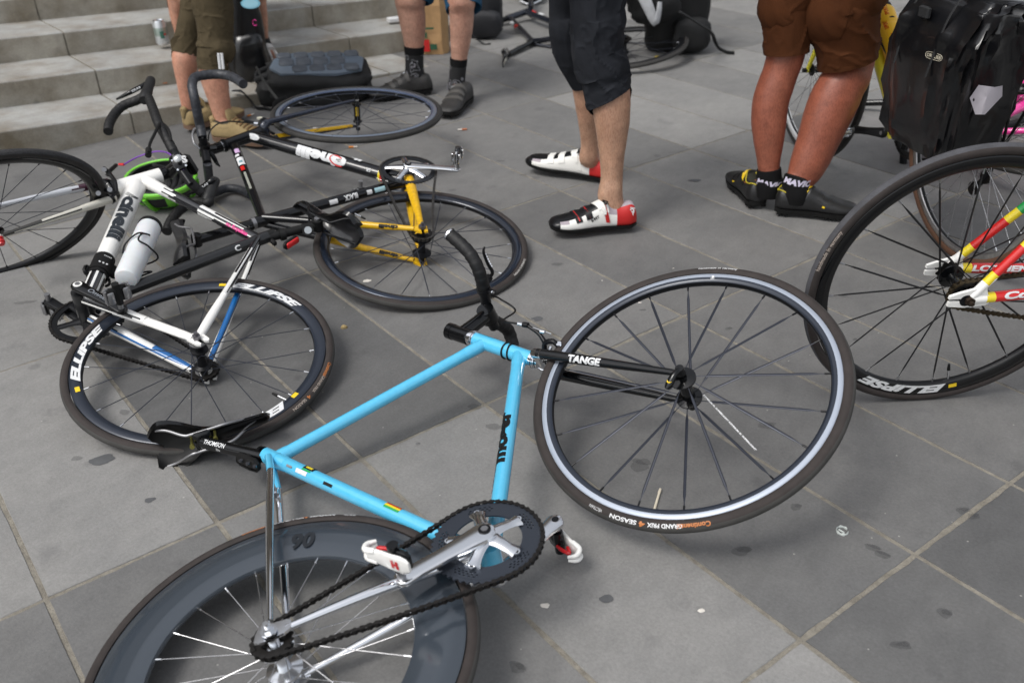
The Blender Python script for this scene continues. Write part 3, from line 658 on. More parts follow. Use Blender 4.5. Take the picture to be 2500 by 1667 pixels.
taped(hbm, [az((x, y), z) for x, y, z in ((1202, 782, .118), (1222, 792, .092), (1240, 806, .062), (1249, 830, .034), (1254, 858, .018))], .0170, 1, amp=.0016)
tip = UPA[-1]; te = U(UPA[-1] - UPA[-2]); disc(hbm, tip + te * .003, te, .0178, .005, 24, 2)
hbo = hbm.build('handlebar', [BLK, TAPE, ALU], A.root)
g = MB(); disc(g, tip + te * .0062, te, .012, .0008, 24); 
for k in range(5): disc(g, tip + te * .0070 + .007 * (math.cos(k * 1.256) * L_ + math.sin(k * 1.256) * d_), te, .0018, .0006, 8)
g.build('bar_end_plug', [BLKM], hbo)
lv = MB(); q = UPA[1]; disc(lv, q, L_, .0185, .012, 22)
box(lv, q + d_ * .022 + s__ * .008, (d_, s__, L_), .020, .008, .006, 0, .3); box(lv, q - s__ * .026, (s__, d_, L_), .014, .006, .005, 0, .3)
disc(lv, q + d_ * .034 + s__ * .012, L_, .009, .014, 16, 0)
lv_p = [q + d_ * .032 + s__ * .012, q + d_ * .046 + L_ * .012, q + d_ * .046 + L_ * .045, q + d_ * .050 + L_ * .082, q + d_ * .060 + L_ * .092]
tube(lv, lv_p, [.007, .0062, .0055, .005, .003], 10, 0, smooth=5, up=d_, flat=.7)
for k in range(6): disc(lv, q + d_ * .0525 + L_ * (.030 + .0085 * k), U(TOCAM(q)), .0022, .0012, 8, 1)
disc(lv, q + s__ * .018 - L_ * .014, s__, .0045, .012, 10, 2)
for k in (-1, 1): disc(lv, q - s__ * (.020 + .008 * k) + TOCAM(q) * .006, TOCAM(q), .0026, .002, 10, 1)
lv.build('brake_lever', [BLK, ALU, REDP], A.root)
# caliper on the crown, cable
U_ = lambda x: x
fwd_f = U(np.cross(nf, fs2)); fwd_f = fwd_f if fwd_f @ d_ > 0 else -fwd_f
cl = MB(); cc = cr + fwd_f * .022
for s in (-1, 1):
    tube(cl, [cc + nf * .002 * s - fs2 * .004, cc + fwd_f * .014 + nf * .026 * s - fs2 * .002, cc + fwd_f * .018 + nf * .034 * s + fs2 * .020, cc + fwd_f * .014 + nf * .024 * s + fs2 * .034], [.0065, .0062, .0065, .0055], 10, 0, smooth=5)
    box(cl, cc + fwd_f * .010 + nf * .0175 * s + fs2 * .036, (fwd_f, fs2, nf), .028, .0065, .0045, 0, .3)
    disc(cl, cc + fwd_f * .016 + nf * .031 * s + fs2 * .036, nf, .0062, .005, 14, 1)
tube(cl, [cc + fwd_f * .014 + nf * .022, cc + fwd_f * .030 + nf * .036 - fs2 * .022, cc + fwd_f * .040 + nf * .046 - fs2 * .055], [.0062, .005, .0042], 10, 0, smooth=4)
disc(cl, cc + fwd_f * .040 + nf * .048 - fs2 * .060, fs2, .0065, .014, 12, 0); disc(cl, cc + fwd_f * .034 + nf * .042 - fs2 * .012, fs2, .0048, .012, 12, 1)
tube(cl, [cc + fwd_f * .040 + nf * .048 - fs2 * .066, cc + fwd_f * .034 + nf * .040 + fs2 * .01], .0009, 6, 1); disc(cl, cc - fwd_f * .002, fwd_f, .006, .05, 12, 1)
cl.build('brake_caliper', [BLK, CHR], A.root)
cb = MB(); c1 = cc + fwd_f * .040 + nf * .048 - fs2 * .070
tube(cb, [q + s__ * .014 - L_ * .018, q + s__ * .004 - L_ * .05 + d_ * .02, Cb + d_ * .036 - s__ * .03 + L_ * .03, Cb + d_ * .030 - s__ * .075 + L_ * .012, c1 - fs2 * .045 + nf * .002 + U(Cb - c1) * .01, c1], .0024, 8, 0, smooth=8); tube(cb, [c1 - fs2 * .012, c1 + fs2 * .004], .0036, 8, 1)
cb.build('brake_cable', [BLKM, ALU], A.root)
# wheels
wheel('front_wheel', A.root, fh, nf, N=20, cross=8, spoke=(.0012, .0030), r_in=.2885, tw=.0135, trk=.0088, texts=[
    ('tyre_lettering', [WHTD], lambda q, ang, *a: (tyre_text('handmade in germany', (1709, 657), .0068, .088)(q, ang, *a), tyre_text('GRAND PRIX', (1669, 1275), .0078, .066, .03)(q, ang, *a), tyre_text('SEASON', (1562, 1269), .0078, .056, .03)(q, ang, *a), tyre_text('VECTRAN', (1480, 1245), .006, .03, .0)(q, ang, *a))),
    ('tyre_logo', [ORG], lambda q, ang, *a: (tyre_text('Continental', (1735, 1267), .009, .062, .03)(q, ang, *a), tyre_text('4', (1582, 1272), .009, .012, .05)(q, ang, *a))),
    ('rim_mark', [WHTD], lambda q, ang, r_in, bead, hw, Rc, tw: (txt_ring(q, 'SSC', r_in + .007, .004, ang((1737, 686)), hw * .9 + .001, 0, .03, 0, 1.3, .009), txt_ring(q, 'o', r_in + .0115, .006, ang((1739, 686)), hw * .95 + .001, 0, .2, 0, 1.3, .006)))], hubm=BLKG, qr=True, flr=.028, nip=BLK, hubr=.0145)
sk = MB(); X_, Y_, Z_ = basis(nf)
pr_, pe_ = on((1716, 962), fh - nf * .028, nf), on((1852, 1105), fh - nf * .006, nf)
txt_tube(sk, 'KSYRIUM SL SUPERLIGHT KSYRIUM SL SUPERLIGHT', pr_, pe_, .0018, .0034, .004, TOCAM(pr_), 0, .05, .2, 1, length=np.linalg.norm(pe_ - pr_) - .01)
sk.build('spoke_lettering', [WHTD], A.root)
ql = MB(); e = fh + nf * .064
tube(ql, [e - nf * .012, e + nf * .006], [.011, .009], 16, 0)
le = on((1627, 948), fh + nf * .056, nf); tube(ql, [e, e + (le - e) * .35 + nf * .006, e + (le - e) * .8, le], [.006, .0062, .0078, .0045], 12, 0, smooth=5, up=nf, flat=1.1)
disc(ql, e + (le - e) * .72 + nf * .0075, nf, .0052, .0012, 16, 1)
ql.build('quick_release', [BLKG, YSTK], A.root)
def deep90(q, ang, r_in, bead, hw, Rc, tw): txt_ring(q, '90', r_in + .022, .036, ang((717, 1318)), hw + .0006, 0, .04, 0, 1.1, .045)
wheel('rear_wheel', A.root, rh, n, N=24, cross=20, spoke=(.001, .001), r_in=.224, hw=.0105, bulge=1.15, tw=.0125, track=CARB, rim=CARB, sp=STEEL, hub='rear', hubm=ALU, wall=WALL, flr=.031, cogs=[(.032, .043)], texts=[
    ('rim_number', [mat('dark_rim_decal', '23272c', .35)], deep90),
    ('tyre_lettering', [WHTD], lambda q, ang, *a: (tyre_text('GRAND PRIX', (668, 1281), .0075, .062, .03)(q, ang, *a), tyre_text('SEASON', (762, 1264), .0075, .05, .03)(q, ang, *a), tyre_text('VECTRAN', (845, 1263), .006, .024, .0)(q, ang, *a))),
    ('tyre_logo', [ORG], lambda q, ang, *a: (tyre_text('Continental', (590, 1306), .009, .06, .03)(q, ang, *a), tyre_text('4', (744, 1265), .009, .011, .05)(q, ang, *a)))])
nu = MB()
for s in (-1, 1): disc(nu, rh + n * .068 * s, n, .0135, .003, 24); disc(nu, rh + n * .073 * s, n, .0095, .011, 6); disc(nu, rh + n * .081 * s, n, .005, .010, 12)
nu.build('axle_nut', [ALU], A.root)
# crankset
co_ = .043; rc = .0975; cax = bb + n * co_
cs = MB(); xr = U(rh - bb)
def hol(i, k): return (i in (5, 7, 9)) and (k % 24 in (8, 10, 12, 14, 16) if i != 7 else k % 24 in (9, 11, 13, 15, 7, 17))
gear(cs, cax, n, rc, rc - .006, .003, 48, 0); ringplate(cs, cax, n, .0625, rc - .0062, .0032, 0, 120, 12, hol, x=xr)
gear(cs, cax - n * .007, n, .083, .070, .002, 42, 0)
cs_o = cs.build('chainring', [mat('dark_chainring', '3b4049', .36, .5)], A.root)
arm_e = P(1012, 1404, .060); ad = U(arm_e - (bb + n * .058)); ad = U(ad - n * (ad @ n)); p0 = bb + n * .060
sp2 = MB(); ay_ = np.cross(n, ad)
for k in range(5):
    a = math.radians(36 + 72 * k); dd = math.cos(a) * ad + math.sin(a) * ay_; tt_ = np.cross(n, dd)
    tube(sp2, [p0 + dd * .008 - n * .004, p0 + dd * .030 - n * .005, p0 + dd * .052 - n * .009, p0 + dd * .068 - n * .012], [.0175, .0125, .0115, .0155], 12, 0, smooth=4, up=tt_, flat=.36)
    q_ = p0 + dd * .068 - n * .0095; disc(sp2, q_, n, .0062, .0035, 18, 0); disc(sp2, q_ + n * .0022, n, .0032, .001, 12, 1)
sp2.build('crank_spider', [ALU, BLKM], cs_o)
ax_ = p0 + n * .004
ce = ax_ + ad * .165 + n * .004
c_o = crankarm(A.root, ax_, ce, n, ALU, .0235, .0165, .013)
g = MB(); mid_ = ax_ + ad * .115 + n * .0068; txt_flat(g, 'MIRANDA', mid_, -ad, np.cross(n, -ad), .007, 0, .0, .1, length=.044); g.build('crank_lettering', [BLKM], c_o)
ax2 = bb - n * .050; ce2 = P(1361, 1268, -.050); ce2 = ax2 + U(ce2 - ax2) * min(.172, np.linalg.norm(ce2 - ax2))
crankarm(A.root, ax2, ce2, -n, ALU, .021, .0165, .013)
pd1 = U(P(1030, 1378) - P(935, 1342)); pd1 = pd1 - n * (pd1 @ n); pd2 = U(P(1345, 1310) - P(1408, 1375)); pedal(A.root, ce, n, pd1, WHT, BLKG, 'look', flip=-1); pedal(A.root, ce2, -n, pd2, WHT, BLKG, 'look')
g = MB(); pc = ce + n * .052; fw_ = U(pd1); sd_ = -np.cross(n, fw_); txt_flat(g, 'H', pc + fw_ * .004 + sd_ * .0172 - n * .006, fw_, n, .014, 0, .09); g.build('pedal_lettering', [REDP], A.root)
chain(A.root, rh + n * .043, .034, bb + n * co_, .0985, n, CHN, sag=-.004)
# saddle
cl_p = P(497, 1073)
sx = U(P(637, 979) - P(366, 1063)); sx = U(sx - n * (sx @ n)); up2 = U(np.cross(n, sx)); up2 = up2 if up2 @ U(cl_p - sc) > 0 else -up2
spm = MB(); p_top = cl_p - up2 * .012; tube(spm, [sc + su * .0, sc + (p_top - sc) * .5, p_top], .0136, 20); disc(spm, sc + su * .045, su, .0162, .008, 20)
box(spm, cl_p, (sx, n, up2), .020, .024, .008, 0, .3); box(spm, cl_p + up2 * .012, (sx, n, up2), .017, .020, .005, 0, .3)
for k in (-1, 1): tube(spm, [cl_p + sx * .026 * k - up2 * .01, cl_p + sx * .026 * k + up2 * .022], .0032, 8, 1); disc(spm, cl_p + sx * .026 * k - up2 * .012, up2, .0055, .008, 12, 1)
spo = spm.build('seatpost', [BLKG, mat('brassy_bolt', 'a8a45c', .35, .9)], A.root)
g = MB(); txt_tube(g, 'THOMSON', p_top, sc, .0138, .010, .012, TOCAM(p_top), 0, .02, .15, 1, length=.062, voff=.003); txt_tube(g, 'Elite', p_top, sc, .0138, .006, .05, TOCAM(p_top), 0, 0, .15, 1, length=.012, voff=-.009); g.build('seatpost_lettering', [WHTD], spo)
upS = U(up2 * .95 - n * .28); sad = saddle(A.root, cl_p + sx * .012 - up2 * .004, sx, upS, n, .268, .138)
g = MB(); q = P(600, 1130, .0); q = sc + su * .05 - n * .022 + fo * .022
box(g, P(607, 1128, -.004), (U(P(560, 1108) - P(650, 1150)), n, U(np.cross(n, U(P(560, 1108) - P(650, 1150))))), .035, .016, .013, 0, .35)
for k in range(3): disc(g, P(588 + 17 * k, 1124 + 7 * k, .011), n, .0045, .003, 12, 1)
tube(g, [P(612, 1108, -.0), P(609, 1120, -.0)], .010, 10, 0)
g.build('rear_light', [BLKM, mat('smoked_lens', '303238', .15, 0, .8)], A.root)
# ================================================================ BIKE B : white and black bicycle on the left
B = Bike('bicycle', 'white and black striped bicycle lying left of the blue one, above its saddle', (-.791, 2.094, .0727), (.0704, -.166, .984))
n = B.n; rh = B.c; P = B.P; fh = V3(-1.526, 2.657, .232); nf = U((-.4565, .6346, .6236))
sc, ht, hb, bb = P(632, 586), P(392, 428), P(284, 461), P(206, 748)
tt, dt = P(352, 441), P(330, 462)
def stripes(name, c1, c2, axis_p, axis_d, L0, L1, around=10, white_first=True, fade=.5):
    """barcode paint: long bands of two colours along a tube, thinning out into one of them (object space is metres)"""
    m = bpy.data.materials.new(name); m.use_nodes = True; t = m.node_tree; b = t.nodes['Principled BSDF']; b.inputs['Roughness'].default_value = .2; b.inputs['Coat Weight'].default_value = .7
    at = t.nodes.new('ShaderNodeAttribute'); at.attribute_name = 'tube_uv'
    sep = t.nodes.new('ShaderNodeSeparateXYZ'); t.links.new(at.outputs['Vector'], sep.inputs[0])
    # cell id round the tube
    mu = t.nodes.new('ShaderNodeMath'); mu.operation = 'MULTIPLY'; mu.inputs[1].default_value = around; t.links.new(sep.outputs[1], mu.inputs[0])
    fl = t.nodes.new('ShaderNodeMath'); fl.operation = 'FLOOR'; t.links.new(mu.outputs[0], fl.inputs[0])
    wn = t.nodes.new('ShaderNodeTexWhiteNoise'); wn.noise_dimensions = '1D'; t.links.new(fl.outputs[0], wn.inputs['W'])
    # threshold moves along the tube
    mr = t.nodes.new('ShaderNodeMapRange'); mr.inputs['From Min'].default_value = L0; mr.inputs['From Max'].default_value = L1; t.links.new(sep.outputs[0], mr.inputs['Value'])
    c = t.nodes.new('ShaderNodeMath'); c.operation = 'GREATER_THAN'; t.links.new(mr.outputs[0], c.inputs[0]); t.links.new(wn.outputs[0], c.inputs[1])
    mx = t.nodes.new('ShaderNodeMix'); mx.data_type = 'RGBA'; mx.inputs['A'].default_value = (*lin(c1), 1); mx.inputs['B'].default_value = (*lin(c2), 1); t.links.new(c.outputs[0], mx.inputs['Factor']); t.links.new(mx.outputs['Result'], b.inputs['Base Color'])
    return m
def uvtube(mb_list, root, name, P_, r, m_, seg=24, smooth=0, up=None, flat=1., parent=None):
    mb = MB(); P_ = np.asarray(P_, float); rr = np.full(len(P_), r, float) if np.isscalar(r) else np.asarray(r, float)
    tube(mb, P_, rr, seg, 0, smooth=smooth, up=up, flat=flat); o = mb.build(name, [m_], parent or root)
    k = len(catmull(P_, smooth)) if smooth else len(P_); Q = catmull(P_, smooth) if smooth else P_
    s = np.concatenate([[0], np.cumsum(np.linalg.norm(np.diff(Q, axis=0), axis=1))]); s = s / s[-1]
    at = o.data.attributes.new('tube_uv', 'FLOAT_VECTOR', 'POINT'); at.data.foreach_set('vector', np.array([(s[i], (j if j <= seg / 2 else seg - j) * 2 / seg, 0) for i in range(k) for j in range(seg)]).ravel()); return o
W_, K_ = 'e6e6e3', '131418'
sub = lambda a, b, N_=12: [a + (b - a) * t for t in np.linspace(0, 1, N_)]
fr = MB(); tube(fr, [ht, hb], [.0240, .0262], 24); dd = U(dt - bb)
dm = bb + (dt - bb) * .33
tube(fr, [dt + U(dt - bb) * .01, dt - (dt - bb) * .12, dt - (dt - bb) * .5, dm], [.0300, .0282, .0270, .0262], 26)
tube(fr, [tt, tt + (sc - tt) * .10, tt + (sc - tt) * .2], [.0235, .019, .0175], 22)
f_o = fr.build('frame', [WHT], B.root)
uvtube(0, B.root, 'down_tube', sub(dm, bb), .0255, stripes('down_tube_stripes', K_, W_, 0, 0, 1.3, -.35, 12), parent=f_o)
t2 = tt + (sc - tt) * .19; t3 = tt + (sc - tt) * .52; uvtube(0, B.root, 'top_tube', sub(t2, t3), .0170, stripes('top_tube_pinstripes', W_, K_, 0, 0, -.05, .45, 12), parent=f_o)
uvtube(0, B.root, 'top_tube', sub(t3, sc), .0170, stripes('top_tube_bands', K_, W_, 0, 0, .95, -.25, 14), parent=f_o)
k = MB(); tube(k, sub(sc + U(sc - bb) * .02, bb, 3), .0172, 24); tube(k, [bb - n * .045, bb + n * .050], .0235, 26); tube(k, [sc, sc + U(sc - bb) * .03], .0185, 20)
k.build('seat_tube', [mat('satin_black_frame', '1b1c1e', .3, .2, .5)], f_o)
e_ = {}
dro = MB()
for s in (1, -1):
    e = rh + n * .061 * s; tp = sc + n * .010 * s + U(rh - sc) * .01; sd2 = U(e - tp)
    uvtube(0, B.root, 'seat_stay', sub(tp, tp + (e - tp) * .60), np.linspace(.0085, .0095, 12), stripes('seat_stay_stripes%s' % ('' if s > 0 else '_inner'), K_, W_, 0, 0, .05 if s > 0 else -.2, 1.1 if s > 0 else .6, 8), 16, parent=f_o)
    b0 = bb + n * .030 * s; cd = e - b0
    uvtube(0, B.root, 'chain_stay', sub(b0, b0 + cd * .58), np.linspace(.0165, .0125, 12), stripes('chain_stay_stripes%s' % ('' if s > 0 else '_inner'), K_, W_, 0, 0, -.15 if s > 0 else -.2, 1.1 if s > 0 else .6, 9), 18, parent=f_o)
    mi = 0
    tube(dro, [tp + (e - tp) * .59, tp + (e - tp) * .78, e - sd2 * .035, e - sd2 * .012], [.0096, .0125, .012, .010], 16, 0 if s > 0 else 0, smooth=4, up=np.cross(n, sd2), flat=.75)
    cdd = U(cd); tube(dro, [b0 + cd * .57, b0 + cd * .78, e - cdd * .040, e - cdd * .014], [.0126, .0125, .012, .010], 16, 0, smooth=4, up=np.cross(n, cdd), flat=.75)
    up_ = U(np.cross(n, cdd)); up_ = up_ if up_ @ (sc - rh) > 0 else -up_
    pts = [e - cdd * .030 + up_ * .010, e - cdd * .012 + up_ * .018, e + cdd * .004 + up_ * .022, e + cdd * .026 + up_ * .016, e + cdd * .031 + up_ * .008, e + cdd * .024 + up_ * .003, e + cdd * .004 + up_ * .007, e - cdd * .006 + up_ * .002, e + cdd * .0 - up_ * .005, e + cdd * .022 - up_ * .008, e + cdd * .026 - up_ * .014, e + cdd * .016 - up_ * .019, e - cdd * .022 - up_ * .014, e - cdd * .034 - up_ * .004]
    loft(dro, [[q - n * .003 for q in pts], [q + n * .003 for q in pts]], 0)
    if s < 0:
        bl = MB(); tube(bl, sub(b0 + n * .0045, b0 + cd * .9 + n * .0045, 6), [.0155, .015, .0135, .012, .0105, .008], 14, 0, up=np.cross(n, cdd), flat=.6); tube(bl, sub(tp + (e - tp) * .38 + n * .003, tp + (e - tp) * .93 + n * .003, 4), .0090, 12, 0); bl.build('stay_inner_face', [BLU], f_o)
dro.build('dropout', [WHT], f_o)
g = MB(); txt_tube(g, 'cinelli', dt, bb, .0284, .042, .088, TOCAM((dt + bb) / 2), 0, .055, 0, 1.25, length=.225, r2=.0272)
wl = [dt + (bb - dt) * .045]
a_ = U(bb - dt); fc = TOCAM(dt); fc = U(fc - a_ * (fc @ a_)); sd3 = np.cross(fc, a_)
for z_ in (0, .008, .016):
    tube(g, catmull([dt + a_ * (.075 - z_ * .6 + .012 * math.sin(t * 3)) + (.0290) * (math.cos(-.75 + t * 1.5 + z_ * 8) * fc + math.sin(-.75 + t * 1.5 + z_ * 8) * sd3) for t in np.linspace(0, .9, 6)], 3), .0009, 6)
txt_tube(g, 'no Royalties', tt, sc, .0174, .012, .405, TOCAM(sc), 1, .03, .1, 1, length=.092)
txt_tube(g, 'C', bb, sc, .0178, .016, .44, TOCAM(sc), 2, .03, 0, 1, length=.018)
g.build('frame_lettering', [mat('grey_black_lettering', '2c3238', .35), mat('pink_lettering', 'e0348a', .5), WHTD], f_o)
# velcro-like strap round the down tube, bottle cage arms
g = MB(); a0 = bb + (dt - bb) * .36; a1 = bb + (dt - bb) * .24; tube(g, [a0, a0 + (a1 - a0) * .45, a1], [.0292, .0296, .0300], 26, 0)
tube(g, [a1 + n * 0 - U(dt - bb) * .004, a1 - U(dt - bb) * .014], .0290, 24, 0)
for j in range(5): disc(g, a0 + (a1 - a0) * .25 + fc * .0300 + sd3 * (-.004 + .0045 * j) * 1 - fc * abs(j) * .0004, fc, .0017, .001, 8, 1)
for j in range(3): disc(g, a0 + (a1 - a0) * .72 + fc * .0302 + sd3 * (-.010 + .010 * j), fc, .0030, .001, 8, 1)
box(g, a1 - sd3 * .030, (a_, sd3, n), .016, .010, .012, 0, .3); box(g, (a0 + a1) / 2 + sd3 * .033, (a_, sd3, n), .022, .009, .013, 0, .3)
tube(g, [a1 + sd3 * .03, a1 + sd3 * .036 + a_ * .02, a1 + sd3 * .03 + a_ * .035], .004, 8, 0, smooth=4)
g.build('strap_mount', [BLKM, WHTD], B.root)
bt0, bt1 = P(365, 556, .035), P(312, 672, .035); ba = U(bt1 - bt0); bn = TOCAM(bt0); bn = U(bn - ba * (bn @ ba)); bs_ = np.cross(ba, bn)
g = MB(); pb = bt0 + (bt1 - bt0) * .52; r_ = .040
tube(g, [(a0 + a1) / 2 + sd3 * .04, pb - bs_ * .052 + bn * .005 + ba * .010, pb - bs_ * .020 + bn * .040 + ba * .012, pb + bs_ * .012 + bn * .041 + ba * .004, pb + bs_ * .012 + bn * .041 - ba * .028, pb - bs_ * .004 + bn * .042 - ba * .036, pb - bs_ * .010 + bn * .042 - ba * .034], .0027, 8, 0, smooth=6)
tube(g, [pb - bs_ * .004 + bn * .042 - ba * .036, pb + bs_ * .022 + bn * .036 - ba * .030, pb + bs_ * .040 + bn * .006 - ba * .004, pb + bs_ * .036 - bn * .020 + ba * .012], .0027, 8, 0, smooth=6)
tube(g, [(a0 + a1) / 2 + sd3 * .04 + a_ * .02, pb - bs_ * .05 + bn * .0 + ba * .06, pb - bs_ * .030 - bn * .02 + ba * .075], .0027, 8, 0, smooth=6)
g.build('bottle_cage', [BLK], B.root)
# fork, wheels
cr = hb + U(hb - ht) * .014; fk = MB(); ful = []
for s in (-1, 1):
    a = cr + nf * .030 * s; e = fh + nf * .052 * s
    m1 = stripes('fork_stripes%d' % (s + 2), 'c9c6bb' if s < 0 else 'b9bcc2', '35332f' if s < 0 else '3a1528', 0, 0, .2 if s < 0 else .35, 1.0 if s < 0 else .2, 7)
    uvtube(0, B.root, 'fork_blade', [a, a + (e - a) * .3, a + (e - a) * .65, e - U(e - a) * .012], [.0155, .0135, .0105, .0070], m1, 16, smooth=4, up=np.cross(nf, e - a), flat=.8)
    tube(fk, [cr, cr + nf * .020 * s + U(fh - cr) * .002, a + U(e - a) * .020], [.021, .019, .0162], 16, 0, smooth=3)
    disc(fk, e, nf, .009, .006, 14, 1)
fk.build('fork_crown', [BLKG, WHT], B.root)
wheel('front_wheel', B.root, fh, -nf, N=20, cross=10, spoke=(.0009, .0013), r_in=.284, tw=.0128, track=BLKG, rim=BLKG, wall=WALLK, tread=mat('dark_patterned_tread', '2e2e30', .8, ns=150, na=.4, bump=.6, bs=140), nip=BLK, hubm=BLKG,
      texts=[('rim_sticker', [WHTD, YSTK], lambda q, ang, r_in, bead, hw, Rc, tw: (txt_ring(q, '-', r_in + .004, .014, ang((14, 662)), hw + .001, 0, .2, 0, 1.2, .022), txt_ring(q, '-', r_in + .01, .02, ang((2, 680)), hw + .001, 1, .4, 0, 1.2, .012)))])
g = MB(); e = fh - nf * .064
for k_ in range(4): disc(g, e - nf * (.006 + .006 * k_) + nf * .010, nf, .0115 if k_ % 2 == 0 else .009, .005, 18)
g.build('quick_release', [REDP], B.root)
fwd_b = U(np.cross(nf, U(fh - cr)))
def ell(px, w_=.178): return wang_text('ELLiPSE', px, .0200, .0045, .055, .35, w_)
def ytag(px):
    def fn(q, ang, r_in, bead, hw, Rc, tw):
        a = ang(px); V = []; 
        for r_ in (r_in + .008, r_in + .019):
            for j in range(7): t = a + (j - 3) * .0105; V.append((r_ * math.cos(t), r_ * math.sin(t), hw * .97 + .0006))
        q.add(V, [(j, j + 1, 8 + j, 7 + j) for j in range(6)], 0)
    return fn
ELT = lambda starts, tags: [('rim_lettering', [WHTD], lambda q, ang, *a: [ell(p, w_)(q, ang, *a) for p, w_ in starts]), ('rim_tag', [YSTK], lambda q, ang, *a: [ytag(p)(q, ang, *a) for p in tags])]
wheel('rear_wheel', B.root, rh, n, N=20, cross=62, spoke=(.0010, .0013), r_in=.282, tw=.0128, hw=.0115, track=RIMB, rim=RIMB, wall=WALL, hub='rear', hubm=BLK, valve=(690, 972), cogs=[(.034, -.043)],
      texts=ELT([((205, 938), .225), ((566, 703), .225), ((697, 990), .225)], [(198, 957), (546, 700), (717, 971)]) + [('tyre_lettering', [mat('faded_tyre_lettering', '9a8f86', .6)], lambda q, ang, *a: (tyre_text('GRAND PRIX', (784, 925), .0068, .06)(q, ang, *a), tyre_text('SEASON', (742, 980), .0068, .045)(q, ang, *a))), ('tyre_logo', [ORG], lambda q, ang, *a: (tyre_text('Continental', (801, 893), .009, .05)(q, ang, *a), tyre_text('4', (750, 970), .009, .01)(q, ang, *a)))])
g = MB()
for s in (-1, 1): disc(g, rh + n * .070 * s, n, .010, .012, 6); disc(g, rh + n * .080 * s, n, .0052, .010, 12)
disc(g, rh + n * .052, n, .021, .004, 24, 1)
g.build('axle_nut', [mat('dull_steel', '77757a', .35, .9), ALUD], B.root)
# crankset, drive side down
ad = U(P(316, 755, .07) - P(203, 695, .07)); ad = U(ad - n * (ad @ n)); a0_ = bb + n * .066; ce = a0_ + ad * .170
c_o = crankarm(B.root, a0_, ce, n, BLKG, .019, .0135, .016, capm=WHT)
g = MB(); txt_flat(g, 'Omnium', a0_ + ad * .042 + n * .0078 + np.cross(n, ad) * -.004, ad, np.cross(n, ad), .013, 0, .0, .1, length=.088); g.build('crank_lettering', [mat('grey_lettering', '8e939b', .5)], c_o)
pedal(B.root, ce, n, np.cross(n, ad) + ad * .3, BLKM, ALUD, 'spd')
cc_ = bb - n * .043; cr_ = MB(); gear(cr_, cc_, n, .0955, .078, .004, 48, 0)
for k_ in range(5):
    a = 2 * math.pi * k_ / 5 + .5; dd = math.cos(a) * ad + math.sin(a) * np.cross(n, ad); tube(cr_, [cc_ + dd * .01, cc_ + dd * .045, cc_ + dd * .08], [.016, .0095, .010], 10, 0, up=np.cross(n, dd), flat=.5)
cr_.build('chainring', [BLK], B.root)
ax2 = bb - n * .060; crankarm(B.root, ax2, ax2 - ad * .170, -n, BLK, .018, .0135, .014); pedal(B.root, ax2 - ad * .170 + n * .02, -n, ad, BLKM, ALUD, 'spd')
chain(B.root, rh - n * .043, .035, cc_, .0965, n, CHN)
# seatpost, saddle, light
k_ = U(sc - bb); cl_p = P(775, 549, .0); spm = MB(); tube(spm, [sc, cl_p], .0136, 18, 0); tube(spm, [sc + k_ * .030, sc + k_ * .052], .0175, 18, 0); disc(spm, cl_p, n, .017, .036, 20, 0); tube(spm, [cl_p - n * .024, cl_p + n * .024], .0085, 12, 1)
tube(spm, [P(683, 574), P(696, 571)], .018, 18, 0); box(spm, P(668, 592), (k_, n, np.cross(n, k_)), .006, .008, .012, 0, .3)
spo = spm.build('seatpost', [BLKM, ALUD], B.root); g = MB(); txt_tube(g, 'RITCHEY', P(698, 566), cl_p, .0140, .008, .0, TOCAM(cl_p), 0, .03, .15, 1, length=.045, voff=.004); g.build('seatpost_lettering', [WHTD], spo)
sx = U(P(722, 502) - P(880, 585)); up2 = U(np.cross(n, sx)); up2 = up2 if up2 @ k_ > 0 else -up2
tw_ = .55; sx = U(sx); sB = saddle(B.root, cl_p + up2 * .008, sx, up2, n, .262, .140, BLKG, mat('dark_saddle_underside', '1a1a1c', .35, 0, .5), BLK)
g = MB(); q = P(710, 592, -.005); lx = U(P(738, 578) - P(686, 612)); box(g, q, (lx, n, np.cross(n, lx)), .030, .013, .010, 0, .35); box(g, q - np.cross(n, lx) * .009 + n * .002, (lx, n, np.cross(n, lx)), .024, .009, .005, 1, .3)
q = P(752, 562, .012); disc(g, q - n * .0, TOCAM(q), .017, .022, 22, 0); disc(g, q + TOCAM(q) * .012, TOCAM(q), .011, .002, 22, 2)
g.build('rear_light', [BLKM, REDP, mat('clear_lens', '9aa0a4', .15, 0, .8)], B.root)
# stem, bar (points measured one by one)
stm = MB(); st0 = ht + U(ht - hb) * .0; tube(stm, [ht - U(ht - hb) * .004, ht + U(ht - hb) * .035], .0205, 22, 0)
Cb = az((437, 398), .285); tube(stm, [ht + U(ht - hb) * .030, Cb], [.0205, .0175], 20, 0)
Lb = U(az((383, 296), .36) - az((487, 462), .17))
tube(stm, [Cb - Lb * .024, Cb + Lb * .024], .0225, 22, 0); q = Cb + TOCAM(Cb) * .020
box(stm, q, (Lb, np.cross(TOCAM(Cb), Lb), TOCAM(Cb)), .022, .020, .005, 0, .25)
for sx_, sy_ in ((1, 1), (1, -1), (-1, 1), (-1, -1)): disc(stm, q + Lb * .018 * sx_ + np.cross(TOCAM(Cb), Lb) * .016 * sy_ + TOCAM(Cb) * .005, TOCAM(Cb), .0034, .002, 12, 1)
sto = stm.build('stem', [BLKG, ALU], B.root)
g = MB(); txt_flat(g, 'S', q + TOCAM(Cb) * .006 - Lb * .006 - U(np.cross(TOCAM(Cb), Lb)) * .010, U(V3(1, .4, .1)), U(V3(-.3, .5, .7)), .022, 0, .06); g.build('stem_lettering', [WHTD], sto)
hm = MB()
